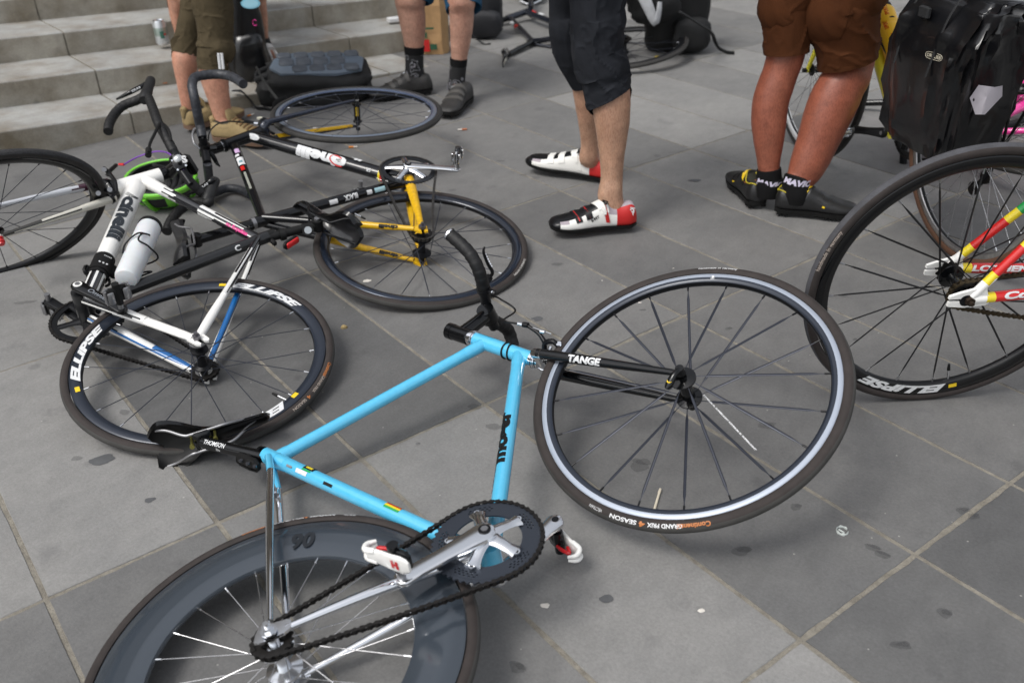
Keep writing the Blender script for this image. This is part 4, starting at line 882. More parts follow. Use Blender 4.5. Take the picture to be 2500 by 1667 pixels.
UPB = [az((425, 372), .300), az((405, 335), .335), az((386, 300), .365), az((372, 262), .39), az((358, 236), .405), az((333, 246), .395), az((302, 258), .385), az((281, 277), .37), az((267, 302), .355), az((264, 322), .34)]
LOB = [az((449, 424), .255), az((468, 449), .225), az((487, 466), .20), az((506, 480), .18), az((509, 495), .170), az((480, 492), .165), az((452, 504), .155), az((430, 522), .145), az((415, 545), .132), az((407, 566), .120)]
tube(hm, [UPB[0], Cb, LOB[0]], .0155, 16, 0); taped(hm, UPB, .0158, 1); taped(hm, LOB, .0158, 1)
hm.build('handlebar', [BLK, TAPE], B.root)
for nm, hp, tip_, l0, l1, l2, txt_ in (('u', az((355, 236), .405), az((368, 197), .43), az((352, 208), .425), az((318, 226), .41), az((284, 243), .39), 'SRAM'), ('l', az((508, 482), .18), az((525, 440), .215), az((519, 440), .225), az((486, 462), .20), az((444, 480), .175), 'SRAM')):
    g = MB(); tube(g, [hp + (hp - tip_) * .25, hp, (hp + tip_) / 2, tip_, tip_ + U(tip_ - hp) * .006], [.016, .0205, .0175, .0165, .009], 16, 0, smooth=5)
    tube(g, [tip_, l0, l0 + (l1 - l0) * .5, l1, l1 + (l2 - l1) * .5, l2], [.008, .0085, .0085, .0078, .0062, .0035], 12, 1, smooth=4)
    txt_tube(g, txt_, l1, l0, .0088, .0075, .004, TOCAM(l1), 2, .03, 0, 1, length=.040)
    g.build('brake_lever', [mat('black_rubber_hood', '1c1c1d', .5), BLKG, WHTD], B.root)
g = MB(); tube(g, [Cb - Lb * .03 + TOCAM(Cb) * .01, az((418, 379), .30), az((385, 370), .30), az((340, 382), .28), az((302, 402), .27)], .0026, 8, 0, smooth=8); tube(g, [az((303, 402), .27), az((291, 402), .268)], .0045, 8, 1); g.build('brake_cable', [PURP, REDP], B.root)
g = MB()
for pts in ([(390, 302, .37), (376, 330, .36), (366, 352, .35), (363, 372, .34)], [(385, 300, .37), (402, 306, .36), (413, 322, .35), (418, 345, .33)]): tube(g, [az((x, y), z) for x, y, z in pts], .005, 8, 0, smooth=5)
tube(g, [az((363, 365), .34), az((362, 380), .33)], .010, 12, 0); box(g, az((433, 387), .315), (Lb, np.cross(TOCAM(Cb), Lb), TOCAM(Cb)), .012, .012, .008, 1, .3)
box(g, az((463, 402), .27), (Lb, np.cross(TOCAM(Cb), Lb), TOCAM(Cb)), .040, .016, .018, 0, .35)
for q0, q1 in (((445, 420, .27), (466, 450, .24)),): tube(g, [az(q0[:2], q0[2]), az(q1[:2], q1[2])], .009, 10, 2)
g.build('bar_accessories', [BLKM, mat('silver_lamp_face', 'b5b7b8', .3, .6), BLK], B.root)
g = MB(); q = cr
for pts in ([(284, 470, .26), (281, 445, .28), (268, 425, .29), (254, 411, .30)], [(284, 468, .26), (270, 470, .26), (250, 462, .255), (238, 466, .25)], [(262, 430, .28), (268, 418, .29), (283, 404, .28)]): tube(g, [az((x, y), z) for x, y, z in pts], .0065, 10, 0, smooth=5)
for x, y, z in ((254, 414, .305), (268, 463, .27), (240, 472, .26)): q = az((x, y), z); disc(g, q, TOCAM(q), .0075, .010, 14, 1)
g.build('brake_caliper', [BLK, ALUD], B.root)
bottle_pts = (bt0, bt1)
def drop_half(Cb, L, d, s, sg, w=.20, reach=.075, drop=.125):
    return [Cb + L * sg * w * .45, Cb + L * sg * w * .88, Cb + L * sg * w + d * .02, Cb + L * sg * (w + .006) + d * reach * .8 - s * .004, Cb + L * sg * (w + .008) + d * (reach + .012) - s * .035, Cb + L * sg * (w + .010) + d * reach * .85 - s * .085, Cb + L * sg * (w + .012) + d * reach * .3 - s * drop * .95, Cb + L * sg * (w + .013) - d * .045 - s * drop]
# ================================================================ BIKE C : black bicycle with yellow stays
C_ = Bike('bicycle', 'black bicycle with yellow rear stays and a silver crank lying behind the blue one', (-.2712, 2.747, .0628), (.1035, -.1276, .9864))
n = C_.n; rh = C_.c; P = C_.P; fh = V3(-.574, 3.709, .202); nf = U((.0478, -.007, .9988))
sc, ht, hb, bb = P(643, 539), P(549, 355), P(636, 325), P(996, 443)
tt, dt = P(574, 360), P(618, 334)
fr = MB()
tube(fr, [ht, hb], [.0205, .0225], 22); tube(fr, [dt, dt + (bb - dt) * .25, bb], [.0240, .0275, .0265], 24, up=np.cross(n, bb - dt), flat=.85); tube(fr, [sc, bb], .0172, 22); tube(fr, [tt, tt + (sc - tt) * .5, sc], [.0172, .0155, .0145], 20)
tube(fr, [bb - n * .034, bb + n * .034], .0235, 26); k_ = U(sc - bb); tube(fr, [sc - k_ * .02, sc + k_ * .028], .0190, 20)
f_o = fr.build('frame', [mat('gloss_black_frame', '0b0c10', .18, .0, .4, spec=.35)], C_.root)
st = MB()
for s in (1, -1):
    e = rh + n * .060 * s; tp = sc + n * .012 * s; d_s = e - tp
    tube(st, [tp, tp + d_s * .30, tp + d_s * .42], [.0115, .0112, .0112], 14, 1, smooth=4); tube(st, [tp + d_s * .42, tp + d_s * .72, tp + d_s * .95], [.0112, .0105, .0075], 14, 0, smooth=4)
    b0 = bb + n * .026 * s + U(rh - bb) * .02; d_c = e - b0; tube(st, [b0, b0 + d_c * .12, b0 + d_c * .5, b0 + d_c * .93], [.0160, .0180, .0150, .009], 16, 0, smooth=4, up=np.cross(n, d_c), flat=.7)
    cd = U(d_c); up_ = U(np.cross(n, cd)); up_ = up_ if up_ @ (sc - rh) > 0 else -up_
    pts = [e - cd * .034 + up_ * .004, e - cd * .016 + up_ * .022, e + cd * .004 + up_ * .026, e + cd * .012 + up_ * .018, e + cd * .022 + up_ * .010, e + cd * .026 + up_ * .004, e + cd * .004 + up_ * .005, e - cd * .004, e + cd * .004 - up_ * .005, e + cd * .024 - up_ * .006, e + cd * .020 - up_ * .016, e - cd * .014 - up_ * .016]
    loft(st, [[q - n * .003 for q in pts], [q + n * .003 for q in pts]], 0)
st.build('rear_stays', [YEL, MATS['gloss_black_frame']], C_.root)
g = MB(); fcm = (dt + bb) / 2
txt_tube(g, 'cinelli', bb, dt, .0272, .040, .235, TOCAM(fcm), 0, .06, 0, 1.2, length=.205, voff=.004)
txt_tube(g, 'ii.', bb, dt, .0272, .014, .185, TOCAM(fcm), 0, .05, 0, 1.2, length=.045, voff=-.030); txt_tube(g, 'SR', bb, dt, .0272, .012, .135, TOCAM(fcm), 0, .02, 0, 1, length=.018)
a_ = U(bb - dt); fc = U(TOCAM(fcm) - a_ * (TOCAM(fcm) @ a_)); sd3 = np.cross(fc, a_)
for k in range(2): band(g, dt, bb, .0273, .535 + .008 * k, .543 + .008 * k, 1 + k, -1.6, 1.6, fc)
q0 = [dt + a_ * (.370 + .028 * math.cos(t) - .010 * math.sin(t)) + .0272 * (math.cos(.65 * math.sin(t)) * fc + math.sin(.65 * math.sin(t)) * sd3) for t in np.linspace(.7, 5.2, 9)]
tube(g, catmull(q0, 3), .0028, 8, 2, up=fc, flat=1)
tube(g, catmull([p + a_ * .006 + sd3 * .002 for p in q0[2:7]], 3), .0016, 8, 0)
o_ = [dt + a_ * (.018 + .026 * math.cos(t)) + .0262 * (math.cos(.45 * math.sin(t)) * fc + math.sin(.45 * math.sin(t)) * sd3) for t in np.linspace(0, 2 * math.pi, 20)]
g.add([dt + a_ * .018 + fc * .0268] + o_, [(0, i, i + 1) for i in range(1, 20)], 0); g.build('down_tube_lettering', [WHTD, YLW, RED], f_o)
g = MB(); txt_tube(g, 'BLACK', bb, sc, .0175, .018, .205, TOCAM(sc), 0, .04, 0, 1, length=.05); 
for k, (s0, s1, mi) in enumerate(((.26, .29, 0), (.08, .12, 1), (.13, .15, 0))): band(g, bb, sc, .0172, s0 + .02, s1 + .02, mi, -.5, .4, TOCAM(sc))
fc2 = TOCAM((tt + sc) / 2)
for k, (s0, s1, mi, a, b) in enumerate(((.045, .075, 3, -.6, .4), (.085, .10, 0, -.2, .7), (.11, .165, 0, -.8, .7), (.135, .15, 4, -.4, .3), (.175, .205, 2, -.3, .5), (.22, .34, 5, -.2, .25))): band(g, tt, sc, .0166, s0, s1, mi, a, b, fc2)
txt_tube(g, 'STICKER', tt, sc, .0168, .014, .105, fc2, 6, .05, 0, 1, length=.065) if False else None
g.build('tube_sticker', [WHTD, mat('pale_blue_sticker', 'a9cdd6', .5), RED, mat('lilac_sticker', 'c9a8cf', .5), mat('teal_sticker', '4d7f8a', .5), mat('faded_grey_sticker', '8d8f85', .5)], f_o)
g = MB()
for s, ed in ((1, .05), (-1, .05)):
    e = rh + n * .060 * s; tp = sc + n * .012 * s; txt_tube(g, 'cinelli', e, tp, .0100, .0125, .075, TOCAM(e), 0, .06, 0, 1.1, length=.062)
g.build('stay_lettering', [BLKM], C_.root)
cr = hb + U(hb - ht) * .018; fk = MB(); fkl = []
for s in (-1, 1):
    a = cr + nf * .032 * s; e = fh + nf * .052 * s; tube(fk, [a, a + (e - a) * .3, a + (e - a) * .7, e - U(e - a) * .01], [.0145, .0128, .0095, .0065], 16, 0 if s > 0 else 0, smooth=5, up=np.cross(nf, e - a), flat=.8)
    tube(fk, [cr, cr + nf * .02 * s, a + U(e - a) * .02], [.0205, .0185, .0150], 16, 0, smooth=3); disc(fk, e, nf, .009, .006, 14, 2)
    if s < 0: tube(fk, [a + (e - a) * .12 + nf * .004, a + (e - a) * .62 + nf * .0035, a + (e - a) * .93 + nf * .002], [.0125, .0098, .0072], 12, 1)
fk.build('fork', [mat('blue_black_fork', '242a38', .2, .3, .8), YEL, ALU], C_.root)
hsd = MB(); hd_a = U(hb - ht)
for p0, k in ((ht, -1), (hb, 1)): disc(hsd, p0 + hd_a * k * .002, hd_a, .0235, .006, 26); disc(hsd, p0 + hd_a * k * .010, hd_a, .0205, .008, 26)
disc(hsd, ht - hd_a * .016, hd_a, .0195, .0025, 24, 1); hsd.build('headset', [BLK, ALU], C_.root)
wheel('front_wheel', C_.root, fh, nf, N=20, cross=8, r_in=.288, tw=.0125, spoke=(.0009, .0014), track=mat('blue_grey_brake_track', '8e9aab', .3, .7), rim=mat('slate_blue_rim', '55617a', .25, .5, .3), wall=WALLK, tread=RUB, nip=ALU, hubm=BLKG, qr=True, flr=.018)
g = MB(); tube(g, [fh - nf * .02, fh + nf * .035], .0125, 16, 0); txt_tube(g, 'COSMIC', fh + nf * .03, fh - nf * .02, .0127, .009, .004, TOCAM(fh), 1, .05, 0, 1, length=.035); g.build('hub_band', [BLKG, YSTK], C_.root)
wheel('rear_wheel', C_.root, rh, n, N=20, cross=62, r_in=.284, tw=.0130, hw=.0115, spoke=(.0010, .0017), track=mat('blue_black_track', '2c3442', .22, .55, .3), rim=mat('blue_black_rim', '1d222c', .2, .4, .6), wall=WALL, hub='rear', hubm=BLK, flr=.030, cogs=[(.034, .043)], valve=(878, 528),
      texts=[('tyre_lettering', [mat('pale_tyre_lettering', 'b9b7b2', .6)], lambda q, ang, *a: tyre_text('handmade in germany', (1280, 640), .0075, .10)(q, ang, *a))])
g = MB()
for s in (-1, 1): disc(g, rh + n * .069 * s, n, .0115, .010, 6); disc(g, rh + n * .079 * s, n, .0052, .010, 12)
g.build('axle_nut', [MATS['dull_steel']], C_.root)
p0 = bb + n * .058; ce = P(1122, 412, .066); ad = U(ce - p0); ad = U(ad - n * (ad @ n)); ce = p0 + ad * .168 + n * .004; ay_ = np.cross(n, ad); cax = bb + n * .043
g = MB(); gear(g, cax, n, .0955, .078, .0036, 47, 0); co2 = g.build('chainring', [mat('worn_dark_chainring', '33363b', .35, .7)], C_.root)
g = MB()
for k in range(5):
    a = math.radians(36 + 72 * k); dd = math.cos(a) * ad + math.sin(a) * ay_; tt_ = np.cross(n, dd)
    tube(g, [p0 + dd * .008 - n * .003, p0 + dd * .045 - n * .006, p0 + dd * .078 - n * .011], [.0165, .0105, .011], 10, 0, up=tt_, flat=.4); disc(g, p0 + dd * .076 - n * .0095, n, .0052, .004, 14, 0)
g.build('crank_spider', [ALU], co2)
c_o = crankarm(C_.root, p0 + n * .003, ce, n, ALU, .0185, .0135, .013, capm=BLKM); pedal(C_.root, ce, n, ay_ + ad * .2, mat('dark_chrome', '6d6f73', .18, .95), CHR, 'spd')
ax2 = bb - n * .050; ce2 = ax2 - ad * .165; crankarm(C_.root, ax2, ce2, -n, ALU, .0185, .0135, .013); pedal(C_.root, ce2 + n * .03, -n, ad, BLKM, ALUD, 'spd')
# slack chain hanging off the ring
cg_ = rh + n * .043
chain(C_.root, cg_, .0355, cax, .0965, n, mat('grey_chain', '5a5856', .35, .9, ns=120, na=.3), sag=.006)
k_ = U(sc - bb); cl_p = P(480, 586); spm = MB(); tube(spm, [sc, cl_p], .0150, 18, 0); tube(spm, [sc + k_ * .028, sc + k_ * .040], .0195, 18, 1); disc(spm, cl_p, n, .016, .036, 18, 0); box(spm, P(613, 556, 0), (k_, n, np.cross(n, k_)), .010, .008, .010, 0, .3)
spm.build('seatpost', [BLKG, ALUD], C_.root)
sx = U(P(430, 543) - P(455, 680)); up2 = U(np.cross(n, sx)); up2 = up2 if up2 @ k_ > 0 else -up2
saddle(C_.root, P(474, 592) - up2 * .0 , sx, up2, n, .270, .135, mat('worn_black_saddle', '1d1d1f', .4, 0, .3), BLKM, ALUD)
L_, s__, d_ = barframe(nf, ht - hb, bb - hb); Cb = P(500, 366, .015); stm = MB(); st0 = ht - hd_a * .045
tube(stm, [ht - hd_a * .010, ht - hd_a * .062], .0185, 20); tube(stm, [st0, Cb], [.0185, .0160], 18); tube(stm, [Cb - L_ * .022, Cb + L_ * .022], .0195, 20)
for s in (-1, 1): disc(stm, Cb + d_ * .016 + L_ * .012 * s, d_, .004, .012, 10, 1); disc(stm, st0 + L_ * .010 * s + np.cross(L_, d_) * .017, np.cross(L_, d_), .004, .008, 10, 1)
stm.build('stem', [BLKG, ALU], C_.root)
hm = MB(); up_pts = [az((x, y), z) for x, y, z in ((494, 335, .275), (488, 306, .31), (481, 272, .36), (474, 236, .41), (469, 208, .44), (476, 190, .450), (500, 184, .450), (532, 182, .447), (560, 186, .444), (580, 196, .440), (594, 206, .436))]
lo_pts = [az((x, y), z) for x, y, z in ((506, 398, .20), (509, 424, .15), (513, 450, .085), (518, 470, .045), (530, 468, .028), (550, 461, .024), (575, 461, .022), (600, 469, .020), (612, 476, .020))]
tube(hm, [up_pts[0], Cb, lo_pts[0]], .0148, 16, 0); taped(hm, up_pts, .0162, 1, amp=.0008); taped(hm, lo_pts, .0158, 1, amp=.0008)
tube(hm, [az((478, 252), .38), az((477, 247), .387)], .0172, 16, 2)
hm.build('handlebar', [BLK, mat('scuffed_black_bar_tape', '1d1e21', .5, ns=60, col2='3c3f46', bump=.3, bs=90), ALUD], C_.root)
g = MB(); tube(g, [az((496, 340), .27), az((484, 318), .29), az((474, 316), .29), az((470, 330), .28), az((474, 350), .26), az((487, 364), .24)], .0042, 8, 0, smooth=5)
tube(g, [az((513, 372), .22), az((522, 385), .20), az((529, 398), .18), az((536, 406), .175)], [.008, .0085, .0068, .003], 10, 1, smooth=5); g.build('brake_lever', [ALUD, BLK], C_.root)
g = MB(); tube(g, [az((508, 345), .26), az((512, 322), .29), az((530, 304), .31), az((556, 297), .32), az((590, 299), .31), az((622, 301), .30)], .0025, 8, 0, smooth=8); tube(g, [az((620, 301), .30), az((630, 302), .298)], .0042, 8, 1); g.build('brake_cable', [BLKM, CHR], C_.root)
ful = U(fh - cr); g = MB(); fw2 = U(np.cross(nf, ful)); fw2 = fw2 if fw2 @ d_ > 0 else -fw2; cc = cr + fw2 * .020
for s in (-1, 1):
    tube(g, [cc + nf * .002 * s, cc + fw2 * .012 + nf * .024 * s, cc + fw2 * .018 + nf * .034 * s + ful * .020, cc + fw2 * .012 + nf * .024 * s + ful * .036], [.0062, .006, .0062, .005], 10, 0, smooth=5); box(g, cc + fw2 * .008 + nf * .018 * s + ful * .038, (fw2, ful, nf), .026, .006, .0045, 0, .3); disc(g, cc + fw2 * .014 + nf * .030 * s + ful * .038, nf, .006, .006, 12, 1)
tube(g, [cc + fw2 * .012 + nf * .02, cc + fw2 * .030 + nf * .03 - ful * .03, cc + fw2 * .034 + nf * .035 - ful * .05], .0048, 8, 0, smooth=4); disc(g, cc + fw2 * .028 + nf * .036 + ful * .01, nf, .011, .006, 14, 2)
g.build('brake_caliper', [BLK, CHR, mat('cream_pad', 'c9c6b5', .5)], C_.root)
# ================================================================ generic bicycle for the rest
def std_bike(b, rh, fh, n, up, colr, rimm, rear=None, barn=True, pts=None, stay=None, nf=None, drive=1, N=20, fat=1., wall=WALLK, track=BLK, forkm=None, saddle_=True, r_in=.29, crank_ang=-.6, spm_=SPB, fr_up=None):
    n = U(n); f = fh - rh; f = U(f - n * (f @ n)); u = np.cross(n, f); u = u if u @ up > 0 else -u; nf = n if nf is None else U(nf)
    bb = rh + f * .405 - u * .065; L = lambda x, y: bb + f * x + u * y
    q = dict(sc=L(-.155, .49), ht=L(.385, .53), hb=L(.432, .40), bb=bb); q.update(pts or {}); sc, ht, hb, bb = q['sc'], q['ht'], q['hb'], q['bb']; hd = U(hb - ht)
    g = MB(); tube(g, [ht, hb], .0195, 18); tube(g, [hb - hd * .02, bb], .0185 * fat, 18); tube(g, [sc, bb], .0158, 18); tube(g, [ht + hd * .022, sc], .0145 * fat, 18); tube(g, [bb - n * .034, bb + n * .034], .0215, 22)
    fo = g.build('frame', [colr], b.root); g = MB()
    for s in (-1, 1):
        e = rh + n * .062 * s; tube(g, [sc + n * .012 * s, sc + (e - sc) * .4 + n * .01 * s, e], [.0085, .0082, .006], 12, smooth=3); b0 = bb + n * .026 * s; tube(g, [b0, b0 + (e - b0) * .5 + n * .004 * s, e], [.012, .011, .007], 12, smooth=3); disc(g, e, n, .016, .005, 12)
    g.build('rear_stays', [stay or colr], b.root); cr = hb + hd * .02; g = MB()
    for s in (-1, 1):
        e = fh + nf * .052 * s; a = cr + nf * .032 * s; tube(g, [cr, a, a + (e - a) * .35, e], [.018, .0145, .0125, .0070], 14, smooth=4); disc(g, e, nf, .010, .006, 12)
    g.build('fork', [forkm or colr], b.root)
    wheel('front_wheel', b.root, fh, nf, N=N, cross=20, r_in=r_in, track=track, rim=rimm, wall=wall, hubm=BLK, sp=spm_, qr=True); 
    if rear is None: wheel('rear_wheel', b.root, rh, n, N=N, cross=62, r_in=r_in, track=track, rim=rimm, wall=wall, hub='rear', hubm=BLK, sp=spm_, cogs=[(.034, .043 * drive), (.028, .039 * drive), (.022, .035 * drive)])
    else: rear(rh, n)
    cax = bb + n * .043 * drive; g = MB(); gear(g, cax, n, .09, .07, .004, 46); ca = math.cos(crank_ang) * f + math.sin(crank_ang) * u
    for k in range(5): dd = math.cos(k * 1.2566) * f + math.sin(k * 1.2566) * u; tube(g, [cax, cax + dd * .072], [.014, .009], 8)
    g.build('chainring', [BLK], b.root); chain(b.root, rh + n * .043 * drive, .035, cax, .091, n, CHNB if b is globals().get('E_bike') else CHN)
    for s in (-1, 1): a = bb + n * .058 * s; e = a + ca * .17 * s * drive; crankarm(b.root, a, e, n * s, BLK, .0175, .013, .013); pedal(b.root, e, n * s, f, mat('dark_chrome', '6d6f73', .18, .95), ALU, 'spd')
    if saddle_: k = U(sc - bb); cp = sc + k * .17; g = MB(); tube(g, [sc, cp], .0138, 14); disc(g, cp, n, .014, .034, 14); g.build('seatpost', [BLKG], b.root); saddle(b.root, cp + k * .005, f, u, n, .27, .14)
    if barn:
        s2 = -hd; L_, s_, d_ = barframe(nf, s2, bb - hb); Cb = ht + s_ * .045 + d_ * .095; g = MB(); tube(g, [ht, ht + s_ * .055], .0165, 16); tube(g, [ht + s_ * .04, Cb], [.0165, .0150], 16); g.build('stem', [BLKG], b.root)
        g = MB(); tube(g, [Cb - L_ * .095, Cb + L_ * .095], .0140, 14, 0)
        for sg_ in (-1, 1): taped(g, drop_half(Cb, L_, d_, s_, sg_), .0155, 1)
        g.build('handlebar', [BLK, TAPE], b.root)
        for sg_ in (-1, 1): lever_hood(b.root, drop_half(Cb, L_, d_, s_, sg_)[3], d_, s_, L_ * sg_)
    return dict(f=f, u=u, bb=bb, sc=sc, ht=ht, hb=hb)
# ================================================================ BIKE E : upright at the right edge, candy-coloured stays
ne = U((.0386, -.991, -.128)); ce_ = V3(.978, 1.859, .332)
E_bike = Bike('bicycle', 'bicycle with red, yellow, green and white rear stays standing at the right edge', ce_, ne)
P = E_bike.P; off = .062
cs_d = U(P(2500, 731, off) - P(2398, 735, off)); ss_d = U(P(2500, 603, off - .02) - P(2404, 704, off)); ss_d = U(ss_d - ne * (ss_d @ ne)); cs_d = U(cs_d - ne * (cs_d @ ne))
bbE = ce_ + cs_d * .405; scE = ce_ + ss_d * .53; uE = U(scE - ce_ - cs_d * ((scE - ce_) @ cs_d)); fE = U(cs_d + uE * .16); uE = U(np.cross(ne, fE)); uE = uE if uE @ ss_d > 0 else -uE
LE = lambda x, y: bbE + fE * x + uE * y
fhE = LE(.575, .065)
g = MB(); ht, hb = LE(.385, .53), LE(.432, .40); hd = U(hb - ht)
tube(g, [ht, hb], .0195, 18); tube(g, [hb - hd * .02, bbE], .0185, 18); tube(g, [scE, bbE], .0158, 18); tube(g, [ht + hd * .022, scE], .0145, 18); tube(g, [bbE - ne * .034, bbE + ne * .034], .0215, 22); g.build('frame', [RED], E_bike.root)
g = MB()
for s in (-1, 1):
    e = ce_ + ne * .061 * s; tp = scE + ne * .014 * s; d1 = e - tp
    cuts = [(0, .30, GRN, 3), (.30, .64, GRN, 3), (.64, .70, YLW, 2), (.70, .86, RED, 1), (.86, .91, YLW, 2), (.91, .985, WHT, 0)] if s < 0 else [(0, .30, GRN, 3), (.30, .64, GRN, 3), (.64, .72, YLW, 2), (.72, .86, RED, 1), (.86, .91, YLW, 2), (.91, .985, WHT, 0)]
    for a, b, _, mi in cuts: tube(g, [tp + d1 * a, tp + d1 * b], [.0115 - .002 * a, .0115 - .002 * b], 14, mi)
    b0 = bbE + ne * .026 * s; d2 = e - b0
    for a, b, mi in ((0, .86, 1), (.86, .91, 2), (.91, .985, 0)): tube(g, [b0 + d2 * a, b0 + d2 * b], [.0145 - .003 * a, .0145 - .003 * b], 14, mi)
    a1, a2 = U(ss_d), U(cs_d); pts = [e + a1 * .060 - uE * .0 + a2 * -.004, e + a1 * .035 - a2 * .010, e + uE * .018 - a2 * .020, e + uE * .010 - a2 * .042, e + uE * .003 - a2 * .044, e + uE * .004 - a2 * .010, e - uE * .004 - a2 * .004, e - uE * .005 - a2 * .044, e - uE * .016 - a2 * .046, e - uE * .020 - a2 * .010, e - uE * .016 + a2 * .036, e + a2 * .058, e + a2 * .040 + uE * .012, e + a2 * .036 + uE * .030, e + a1 * .066 + a2 * .006]
    loft(g, [[q - ne * .0035 for q in pts], [q + ne * .0035 for q in pts]] if s > 0 else [[q - ne * .0035 for q in pts], [q + ne * .0035 for q in pts]], 0)
so_ = g.build('rear_stays', [WHT, RED, YLW, GRN], E_bike.root)
g = MB(); b0 = bbE + ne * .026; e = ce_ + ne * .061; txt_tube(g, 'Colossi', e, b0, .0128, .015, .075, TOCAM(e), 0, .05, .2, 1.2, length=.14)
b0 = bbE - ne * .026; e = ce_ - ne * .061; txt_tube(g, 'LOTHEN', e, b0, .0128, .013, .055, TOCAM(e), 0, .05, .2, 1.2, length=.13); g.build('stay_lettering', [WHTD], so_)
g = MB(); cr = hb + hd * .02
for s in (-1, 1): e = fhE + ne * .052 * s; a = cr + ne * .032 * s; tube(g, [cr, a, a + (e - a) * .35, e], [.018, .0145, .0125, .0070], 14, smooth=4)
g.build('fork', [WHT], E_bike.root)
wheel('front_wheel', E_bike.root, fhE, ne, N=20, cross=10, r_in=.282, track=BLKG, rim=BLKG, wall=WALL, tread=RUBG)
wheel('rear_wheel', E_bike.root, ce_, ne, N=20, cross=62, r_in=.282, tw=.0130, hw=.0115, spoke=(.0011, .0023), track=BLKG, rim=mat('satin_black_rim', '0c0c0d', .4), wall=WALL, tread=RUBG, hub='rear', hubm=BLKG, sp=mat('black_spoke', '141416', .35), nip=ALUD, flr=.028, valve=(2314, 925), cogs=[(.034, .043), (.024, -.045)],
      texts=ELT([((2302, 944), .225)], [(2320, 938)]) + [('tyre_lettering', [mat('faded_tyre_lettering', '9a8f86', .6)], lambda q, ang, *a: tyre_text('handmade in germany', (2008, 656), .0075, .10)(q, ang, *a) )])
g = MB()
for s in (-1, 1): disc(g, ce_ + ne * .068 * s, ne, .0105, .012, 6); disc(g, ce_ + ne * .078 * s, ne, .005, .008, 12); disc(g, ce_ + ne * .064 * s - fE * .006, ne, .014, .003, 20, 1)
g.build('axle_nut', [mat('rusty_steel', '3f342c', .5, .7), BLK], E_bike.root)
g = MB(); cax = bbE + ne * .043; gear(g, cax, ne, .0955, .075, .004, 48); [tube(g, [cax, cax + (math.cos(k * 1.2566) * fE + math.sin(k * 1.2566) * uE) * .078], [.014, .009], 8) for k in range(5)]; g.build('chainring', [BLK], E_bike.root)
chain(E_bike.root, ce_ + ne * .043, .0355, cax, .0965, ne, CHNB, sag=-.010)
for s in (-1, 1): a = bbE + ne * .058 * s; e = a + fE * .17 * s; crankarm(E_bike.root, a, e, ne * s, BLK, .0175, .013, .013); pedal(E_bike.root, e, ne * s, fE)
k = U(scE - bbE); g = MB(); tube(g, [scE, scE + k * .17], .0138, 14); g.build('seatpost', [BLKG], E_bike.root); saddle(E_bike.root, scE + k * .175, fE, uE, ne, .27, .14)
L_, s_, d_ = barframe(ne, -hd, bbE - hb); Cb = ht + s_ * .045 + d_ * .095; g = MB(); tube(g, [ht, ht + s_ * .055], .0165, 16); tube(g, [ht + s_ * .04, Cb], [.0165, .0150], 16); g.build('stem', [BLKG], E_bike.root)
g = MB(); tube(g, [Cb - L_ * .095, Cb + L_ * .095], .0140, 14, 0); [taped(g, drop_half(Cb, L_, d_, s_, q), .0155, 1) for q in (-1, 1)]; g.build('handlebar', [BLK, TAPE], E_bike.root)
# ================================================================ BIKE F : yellow touring bicycle with pannier
rhF, fhF, nF = V3(1.381, 2.656, .335), V3(1.1937, 3.5996, .335), U((.979, .190, -.030))
F_bike = Bike('bicycle', 'pale yellow touring bicycle carrying the black pannier behind the man in brown shorts', rhF, nF)
ALUW = mat('white_rim', 'd5d6d8', .35, .2)
def rearF(rh, n): wheel('rear_wheel', F_bike.root, rh, n, N=32, cross=62, r_in=.292, tw=.015, track=mat('worn_silver_rim', 'aeadab', .35, .85, ns=40, na=.3), rim=ALUD, wall=mat('rusty_brown_sidewall', '5b3f2e', .85), tread=RUBG, hub='rear', hubm=BLK, sp=STEEL, cogs=[(.045, .030), (.038, .034), (.030, .038), (.024, .042)])
gF = std_bike(F_bike, rhF, fhF, nF, V3(0, 0, 1), YELF, ALUW, rear=rearF, fat=1.15, track=ALUW, wall=WALLK, N=28, crank_ang=2.9, spm_=STEEL)
g = MB(); fF, uF = gF['f'], gF['u']
for s in (-1, 1):
    a, b = rhF - fF * .16 + uF * .37 + nF * .06 * s, rhF + fF * .17 + uF * .37 + nF * .06 * s; tube(g, [a, b], .005, 8)
    for q in (a, (a + b) / 2, b): tube(g, [q, rhF + nF * .068 * s], .0045, 8)
    tube(g, [b, gF['sc'] + nF * .01 * s], .004, 8)
for t in (0, .33, .66, 1): q = rhF + fF * (-.16 + .33 * t) + uF * .37; tube(g, [q - nF * .06, q + nF * .06], .0045, 8)
g.build('rear_rack', [BLKM], F_bike.root)
g = MB(); q = rhF + nF * .052; dlr = [q - uF * .03 + fF * .01, q - uF * .085 + fF * .015, q - uF * .135 + fF * .055]
tube(g, dlr, [.014, .012, .010], 12, 0, smooth=4, up=nF, flat=.8)
for p_ in dlr[1:]: disc(g, p_, nF, .021, .008, 22, 1)
box(g, q - uF * .03 + fF * .01, (fF, uF, nF), .018, .024, .012, 0, .3); g.build('rear_derailleur', [BLK, CHN], F_bike.root)
